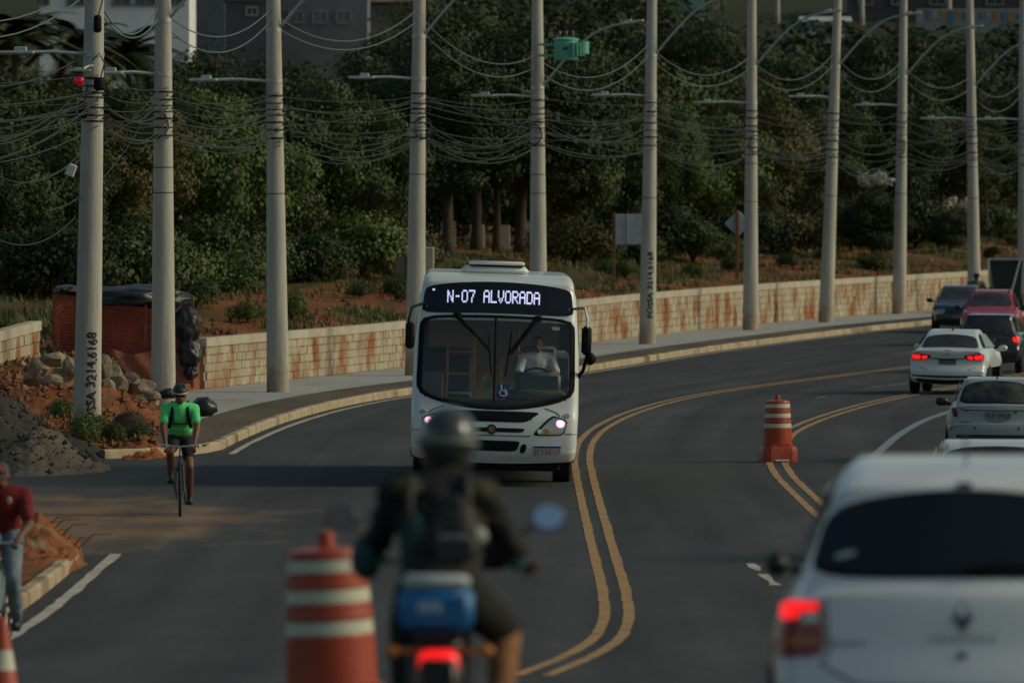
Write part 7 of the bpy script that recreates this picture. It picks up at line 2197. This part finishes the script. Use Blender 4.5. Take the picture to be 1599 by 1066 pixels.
def bus_driver():
    bpy.context.view_layer.update()
    Mw = BUS.matrix_world
    base = Mw @ V(-.66, 9.62, .86)
    t = empty('person', base, (0, 0, BUS.rotation_euler.z)); tag(t, 'bus driver in a pale shirt sitting at the steering wheel', 'person')
    J = dict(pelvis=V(0, -.05, .60), chest=V(0, .0, .95), neck=V(0, .03, 1.11), head=V(0, .06, 1.235), shL=V(-.20, 0, 1.03), shR=V(.20, 0, 1.03), elL=V(-.29, .16, .80), elR=V(.29, .16, .80),
             wrL=V(-.19, .36, .80), wrR=V(.22, .36, .80), hipL=V(-.10, 0, .55), hipR=V(.10, 0, .55), knL=V(-.13, .42, .56), knR=V(.13, .42, .56), anL=V(-.13, .50, .12), anR=V(.13, .52, .12), toeL=V(-.13, .64, .04), toeR=V(.13, .66, .04),
             look=V(.05, 1, -.05), hair=mat('hair_dark', (.015, .012, .01), rough=.7))
    body(t, J, SKIN2)
    mb = MB(); torso(mb, J, .016)
    for s_ in 'LR': arm(mb, J, s_, 0, .8, .02)
    fused('shirt', mb, mat('pale_shirt', (.78, .78, .80), (.66, .66, .68), scale=6, rough=.8), t, .012, 5, wrinkle=0.007)
    mb = MB(); mb.ell(J['pelvis'], (.18, .16, .13), 14, 10)
    for s_ in 'LR': leg(mb, J, s_, 0, 1.9, .02)
    fused('trousers', mb, mat('navy_cloth', (.02, .022, .035), rough=.85), t, .012, 5, wrinkle=0.006)
bus_driver()

# ---------------------------------------------------------------- motorcycle and rider in the foreground
def motorcycle(loc, rot, label, topbox=True):
    t = empty('motorcycle', loc, rot); tag(t, label, 'motorcycle', 'motorcycles')
    for y, w, r in ((-.62, .055, .30), (.66, .042, .31)):
        ring = [(0, y + (r - w) * math.cos(a), r + (r - w) * math.sin(a)) for a in np.linspace(0, 2 * math.pi, 41)]
        wh = MB().tube(ring, w, 9, caps=False).build('wheel', M_CARTIRE, t, smooth=True)
        q = MB().lathe([(.08, -.05), (.08, .05)], 16, Matrix.Translation((0, y, r)) @ Matrix.Rotation(math.pi / 2, 4, 'Y'))
        for a in range(6): q.tube([(0, y, r), (0, y + (r - w) * math.cos(a * math.pi / 3), r + (r - w) * math.sin(a * math.pi / 3))], .014, 6)
        q.build('rim', M_RIM, wh)
    MBk = mat('moto_black', (.012, .012, .013), rough=.4)
    f = MB().tube([(0, .42, .95), (0, .30, .62), (0, .05, .38)], .03, 8).tube([(0, .36, .85), (0, -.2, .70), (0, -.62, .76)], .025, 8)
    for s_ in (-1, 1):
        f.tube([(s_ * .10, .05, .38), (s_ * .10, -.62, .30)], .022, 7); f.tube([(s_ * .11, -.60, .32), (s_ * .12, -.45, .70)], .025, 8); f.tube([(s_ * .085, .44, .90), (s_ * .085, .66, .31)], .025, 8)
        f.tube([(s_ * .05, .1, .42), (s_ * .28, .08, .34)], .014, 6)
    f.build('frame', MBk, t, smooth='auto')
    MB().bbox((0, .08, .45), (.26, .38, .34), .06).build('engine', mat('engine_grey', (.06, .06, .06), rough=.5, metal=.5), t)
    mb = MB(); mb.ell((0, .22, .86), (.15, .26, .13), 14, 10); fused('fuel_tank', mb, mat('tank_paint', (.10, .012, .014), rough=.3, coat=.4), t, .02, 3)
    mb = MB(); mb.bbox((0, -.22, .80), (.26, .62, .09), .04); fused('seat', mb, M_BLACK, t, .02, 3)
    q = MB().bbox((0, -.66, .72), (.20, .26, .10), .04); q.bbox((0, -.86, .56), (.16, .05, .22), .02, None); q.build('rear_fender', MBk, t, smooth='auto')
    tl = MB().bbox((0, -.83, .655), (.17, .06, .105), .028).build('tail_light', M_BRAKE if topbox else M_LAMP_RED, t, smooth='auto')
    MB().bbox((0, -.895, .47), (.18, .012, .15), .004).build('licence_plate', M_PLATEGREY, t)
    for s_ in (-1, 1):
        MB().tube([(s_ * .07, -.76, .70), (s_ * .17, -.78, .70)], .010, 6).ell((s_ * .20, -.78, .70), (.035, .03, .026), 10, 8).build('turn_signal', M_AMBER, t, smooth='auto')
    MB().tube([(.15, .15, .30), (.17, -.3, .29), (.20, -.72, .40)], [.03, .035, .045], 10).build('exhaust', M_STEEL, t, smooth='auto')
    MB().tube([(-.37, .28, 1.04), (-.22, .38, 1.04), (0, .44, 1.0), (.22, .38, 1.04), (.37, .28, 1.04)], .013, 8).build('handlebar', MBk, t, smooth='auto')
    for s_ in (-1, 1):
        MB().tube([(s_ * .38, .275, 1.04), (s_ * .25, .36, 1.04)], .019, 8).tube([(s_ * .22, .42, 1.05), (s_ * .36, .36, 1.05)], .006, 5).build('grip', M_BLACK, t, smooth='auto')
        m = MB().tube([(s_ * .24, .38, 1.05), (s_ * .34, .36, 1.16), (s_ * .42, .33, 1.21)], .008, 6)
        m.ell((s_ * .45, .33, 1.225), (.075, .025, .058), 14, 10); mm = m.build('mirror', MBk, t, smooth='auto')
        MB().lathe([(.002, 0), (.055, 0), (.056, .006)], 18, Matrix.Translation((s_ * .45, .296, 1.228)) @ Matrix.Rotation(math.radians(70 if s_ > 0 else 97), 4, 'X') @ Matrix.Scale(1.2, 4, (1, 0, 0))).build('mirror_glass', mat('mirror_glass', (.75, .8, .85), rough=.03, metal=1.0), mm)
    hd = MB().lathe([(.03, -.10), (.085, -.06), (.095, .03), (.09, .05)], 16, Matrix.Translation((0, .56, .93)) @ Matrix.Rotation(-math.pi / 2, 4, 'X')); hd.build('headlamp', MBk, t, smooth='auto')
    MB().bbox((0, .46, 1.06), (.2, .08, .1), .03).build('instruments', MBk, t, smooth='auto')
    MB().ell((.255, .40, 1.135), (.062, .05, .034), 14, 10).build('brake_reservoir', mat('pale_plastic', (.45, .46, .43), rough=.5), t, smooth=True)
    MB().bbox((.20, .42, 1.06), (.16, .10, .13), .03).build('hand_guard', MBk, t, smooth='auto')
    return t
def moto_scene():
    D = 39.0; x = (690 - CX) * D / F; z = float(zr(D))
    bike = motorcycle((x, D + .8, z), (0, 0, math.radians(-1)), 'motorcycle with blue top box and lit tail light, in the foreground')
    dz = 0.0
    # blue box on the rack is a thing of its own
    bx = empty('top_box', (x - .025, D + .13, z + .775)); tag(bx, 'blue delivery box with white lid on the back of the motorcycle', 'box')
    MBl = mat('box_blue', (0.012, 0.15, 0.36), (0.010, 0.11, 0.28), scale=4, rough=.5)
    MB().bbox((0, 0, .10), (.32, .28, .185), .035).build('box', MBl, bx, smooth='auto')
    MB().bbox((0, 0, .215), (.29, .26, .055), .02).build('lid', mat('box_white', (.40, .43, .42), (.30, .33, .33), scale=8, rough=.5), bx, smooth='auto')
    MB().bbox((-.03, -.145, .11), (.10, .008, .045), .003).build('label_patch', mat('box_label', (.22, .33, .42), rough=.5), bx)
    MB().bbox((0, .02, -.01), (.22, .30, .03), .005).build('rack', M_BLKPL, bx)
    J = dict(pelvis=V(0, -.17, .93), chest=V(-.015, -.02, 1.25), neck=V(0, .06, 1.42), head=V(.018, .10, 1.545), shL=V(-.205, -.02, 1.33), shR=V(.165, -.02, 1.335), elL=V(-.305, .10, 1.09), elR=V(.305, .12, 1.08),
             wrL=V(-.335, .25, 1.055), wrR=V(.335, .25, 1.055), hipL=V(-.10, -.14, .90), hipR=V(.10, -.14, .90), knL=V(-.16, .28, .76), knR=V(.26, .18, .74), anL=V(-.16, .06, .40), anR=V(.25, -.02, .40), toeL=V(-.22, .20, .33), toeR=V(.25, .16, .33), look=V(0, 1, -.12))
    t = empty('person', (x, D + .8, z), (0, 0, math.radians(-1))); tag(t, 'blurred motorcyclist in black helmet and dark jacket riding away in the foreground', 'person')
    fw, up, lk, hu = body(t, J, SKIN, voxel=.010)
    mb = MB(); torso(mb, J, .026)
    for s_ in 'LR': arm(mb, J, s_, 0, 1.9, .018)
    mb.capsule(J['neck'] - V(0, .02, .05), J['neck'] + V(0, 0, .02), .075, .07)
    fused('jacket', mb, mat('dark_jacket', (.006, .0065, .0065), (.010, .010, .009), scale=4, rough=.8, bump=.3, bscale=8), t, .014, 5, wrinkle=0.012)
    mb = MB(); mb.ell(J['pelvis'], (.19, .17, .13), 14, 10)
    for s_ in 'LR': leg(mb, J, s_, 0, 1.05, .026)
    fused('shorts', mb, mat('dark_shorts', (.010, .010, .009), rough=.9), t, .014, 5, wrinkle=0.005)
    mb = MB(); leg(mb, J, 'R', .8, 1.9, .018); fused('right_trouser', mb, mat('tan_cloth', (.28, .13, .05), (.22, .10, .04), scale=5, rough=.85), t, .012, 4, wrinkle=0.007)
    mb = MB(); leg(mb, J, 'L', .55, 1.9, .030); fused('left_trouser', mb, mat('black_cloth', (.01, .01, .011)), t, .012, 4)
    for s_ in 'LR':
        mb = MB(); foot(mb, J, s_, .014); fused('shoe', mb, M_BLKPL, t, .010, 3)
    # patches on the jacket: teal side panel, olive shoulder, backpack
    MTe = mat('teal_cloth', (.012, .06, .06), rough=.8); MOl = mat('olive_cloth', (.045, .042, .014), rough=.85)
    q = MB(); q.ell(J['chest'] + V(-.10, -.165, -.11), (.055, .02, .12), 12, 10); q.build('side_panel', MTe, t, smooth=True)
    MB().ell(J['shL'] + V(.05, -.07, .035), (.075, .05, .045), 12, 10).build('shoulder_patch', MOl, t, smooth=True); MB().ell(J['shR'] + V(-.02, -.07, .02), (.07, .05, .05), 12, 10).build('shoulder_patch', MOl, t, smooth=True)
    q = MB(); q.ell(J['chest'] + V(.145, -.14, -.085), (.065, .03, .045), 12, 10); q.build('pale_patch', mat('pale_cloth', (.34, .35, .30), rough=.7), t, smooth=True)
    mb = MB(); mb.ell(J['chest'] + V(.06, -.15, -.10), (.115, .06, .20), 14, 10); fused('waist_bag', mb, mat('bag_black', (.012, .013, .014), rough=.6), t, .014, 4, wrinkle=0.008)
    MB().ell(J['elL'] + V(-.03, 0, -.03), (.07, .08, .10), 12, 10).build('elbow_guard', MTe, t, smooth=True)
    st = MB()
    for sg in (-1, 1): st.tube([J['chest'] + V(sg * .12, -.17, -.10), J['chest'] + V(sg * .125, -.15, .08), J['chest'] + V(sg * .12, -.06, .165), J['chest'] + V(sg * .11, .06, .14)], .019, 6)
    st.tube([J['chest'] + V(-.16, -.13, -.16), J['chest'] + V(.0, -.20, -.05), J['chest'] + V(.15, -.10, .12)], .016, 6)
    st.build('bag_straps', mat('strap_grey', (.035, .036, .034), rough=.7), t, smooth=True)
    MB().bbox(tuple(J['chest'] + V(.07, -.225, -.14)), (.17, .03, .10), .012).build('bag_pocket', mat('pocket_grey', (.022, .024, .024), rough=.6), t, smooth='auto')
    MB().tube([J['chest'] + V(.0, -.225, -.085), J['chest'] + V(.14, -.21, -.085)], .005, 5).build('bag_zip', M_STEEL, t)
    MB().tube([J['elR'] + V(-.03, -.05, -.03), J['elR'] + V(.03, -.02, -.055), J['elR'] + V(.055, .03, -.02)], .016, 6).build('sleeve_band', MTe, t, smooth=True)
    # helmet
    c0 = J['head'] + hu * .01; rt = lk.cross(hu).normalized(); R = Matrix((rt, lk, hu)).transposed()
    MH = mat('helmet_shell', (.030, .034, .030), (.05, .052, .045), scale=3, rough=.22, coat=.6)
    mb = MB(); mb.ell(c0 + hu * .02, (.132, .155, .142), 20, 14, R=R); mb.ell(c0 - hu * .06 + lk * .03, (.115, .14, .085), 18, 12, R=R)
    hm = fused('helmet', mb, MH, t, .012, 4)
    q = MB().tube([c0 + rt * .136 * math.sin(a) - lk * .158 * math.cos(a) - hu * .01 for a in np.linspace(-1.2, 1.2, 15)], .014, 6); q.build('helmet_stripe', mat('stripe_green', (.10, .14, .10), rough=.3), hm, smooth=True)
    q = MB(); q.ell(c0 + lk * .125 + hu * .0, (.095, .04, .045), 14, 10, R=R); q.build('visor', M_TINT, hm, smooth=True)
    return bike
BIKE = moto_scene()

# rider in a hat coming up behind the queue
def far_rider():
    D = 300.0; x = (1525 - CX) * D / F; z = float(zr(D))
    b = copy_tree(BIKE); b.location = (x, D, z); b.rotation_euler = (0, 0, math.pi)
    b['label'] = 'motorcycle hidden behind the dark oncoming car and the red car'
    for ch in list(b.children):
        if ch.name.startswith('tail_light'): ch.data = ch.data.copy(); ch.data.materials.clear(); ch.data.materials.append(M_LAMP_RED)
    J = dict(pelvis=V(0, -.15, .95), chest=V(0, -.05, 1.30), neck=V(0, -.02, 1.46), head=V(0, 0, 1.58), shL=V(-.21, -.04, 1.38), shR=V(.21, -.04, 1.38), elL=V(-.34, .08, 1.14), elR=V(.34, .08, 1.14),
             wrL=V(-.335, .25, 1.055), wrR=V(.335, .25, 1.055), hipL=V(-.10, -.14, .90), hipR=V(.10, -.14, .90), knL=V(-.24, .22, .76), knR=V(.24, .22, .76), anL=V(-.22, .02, .40), anR=V(.22, .02, .40), toeL=V(-.22, .18, .33), toeR=V(.22, .18, .33), look=V(0, 1, 0))
    t = empty('person', (x, D, z), (0, 0, math.pi)); tag(t, 'rider in a dark hat and grey shirt seen above the dark car roof', 'person')
    body(t, J, SKIN, voxel=.014)
    mb = MB(); torso(mb, J, .02)
    for s_ in 'LR': arm(mb, J, s_, 0, .8, .02)
    fused('shirt', mb, mat('grey_shirt', (.11, .12, .10), rough=.85), t, .016, 4, wrinkle=0.007)
    mb = MB(); mb.ell(J['pelvis'], (.18, .16, .13), 14, 10)
    for s_ in 'LR': leg(mb, J, s_, 0, 1.9, .02)
    fused('trousers', mb, mat('navy_cloth', (.02, .022, .035)), t, .016, 4, wrinkle=0.006)
    h = MB().lathe([(.17, .035), (.17, .045), (.10, .055), (.10, .11), (.07, .135), (.01, .14)], 18, Matrix.Translation(J['head'])); h.build('hat', mat('hat_dark', (.03, .03, .025), rough=.8), t, smooth='auto')
far_rider()
def sitting_person():
    D = line_D(1214, 12.2); x = (1214 - CX) * D / F; z = ground_at(x, D)
    t = empty('person', (x, D, z), (0, 0, math.radians(35))); tag(t, 'far person crouching on the bank in a pale lilac shirt', 'person')
    J = dict(pelvis=V(0, -.1, .16), chest=V(0, .08, .42), neck=V(0, .14, .55), head=V(0, .20, .66), shL=V(-.19, .10, .48), shR=V(.19, .10, .48), elL=V(-.25, .28, .32), elR=V(.25, .28, .32), wrL=V(-.15, .42, .38), wrR=V(.15, .42, .38),
             hipL=V(-.10, -.04, .16), hipR=V(.10, -.04, .16), knL=V(-.13, .32, .42), knR=V(.13, .32, .42), anL=V(-.12, .18, .08), anR=V(.12, .18, .08), toeL=V(-.12, .32, .03), toeR=V(.12, .32, .03), look=V(0, 1, -.3), hair=mat('hair_dark', (.015, .012, .01)))
    body(t, J, SKIN, voxel=.014)
    mb = MB(); torso(mb, J, .03)
    for s_ in 'LR': arm(mb, J, s_, 0, .9, .03)
    mb.ell(J['head'] + V(0, -.02, .02), (.10, .12, .12), 14, 10) if False else None
    fused('shirt', mb, mat('lilac_shirt', (.36, .27, .36), (.42, .38, .40), scale=4, rough=.85), t, .016, 4, wrinkle=0.007)
    mb = MB(); mb.ell(J['pelvis'], (.18, .15, .12), 14, 10)
    for s_ in 'LR': leg(mb, J, s_, 0, 1.9, .02)
    fused('trousers', mb, mat('navy_cloth', (.02, .022, .035)), t, .016, 4, wrinkle=0.006)
    R = Matrix.Identity(3)
    cap = MB().ell(J['head'] + V(0, -.02, .05), (.09, .11, .08), 14, 10); cap.build('head_cloth', mat('lilac_shirt', (.36, .27, .36)), t, smooth=True)
sitting_person()
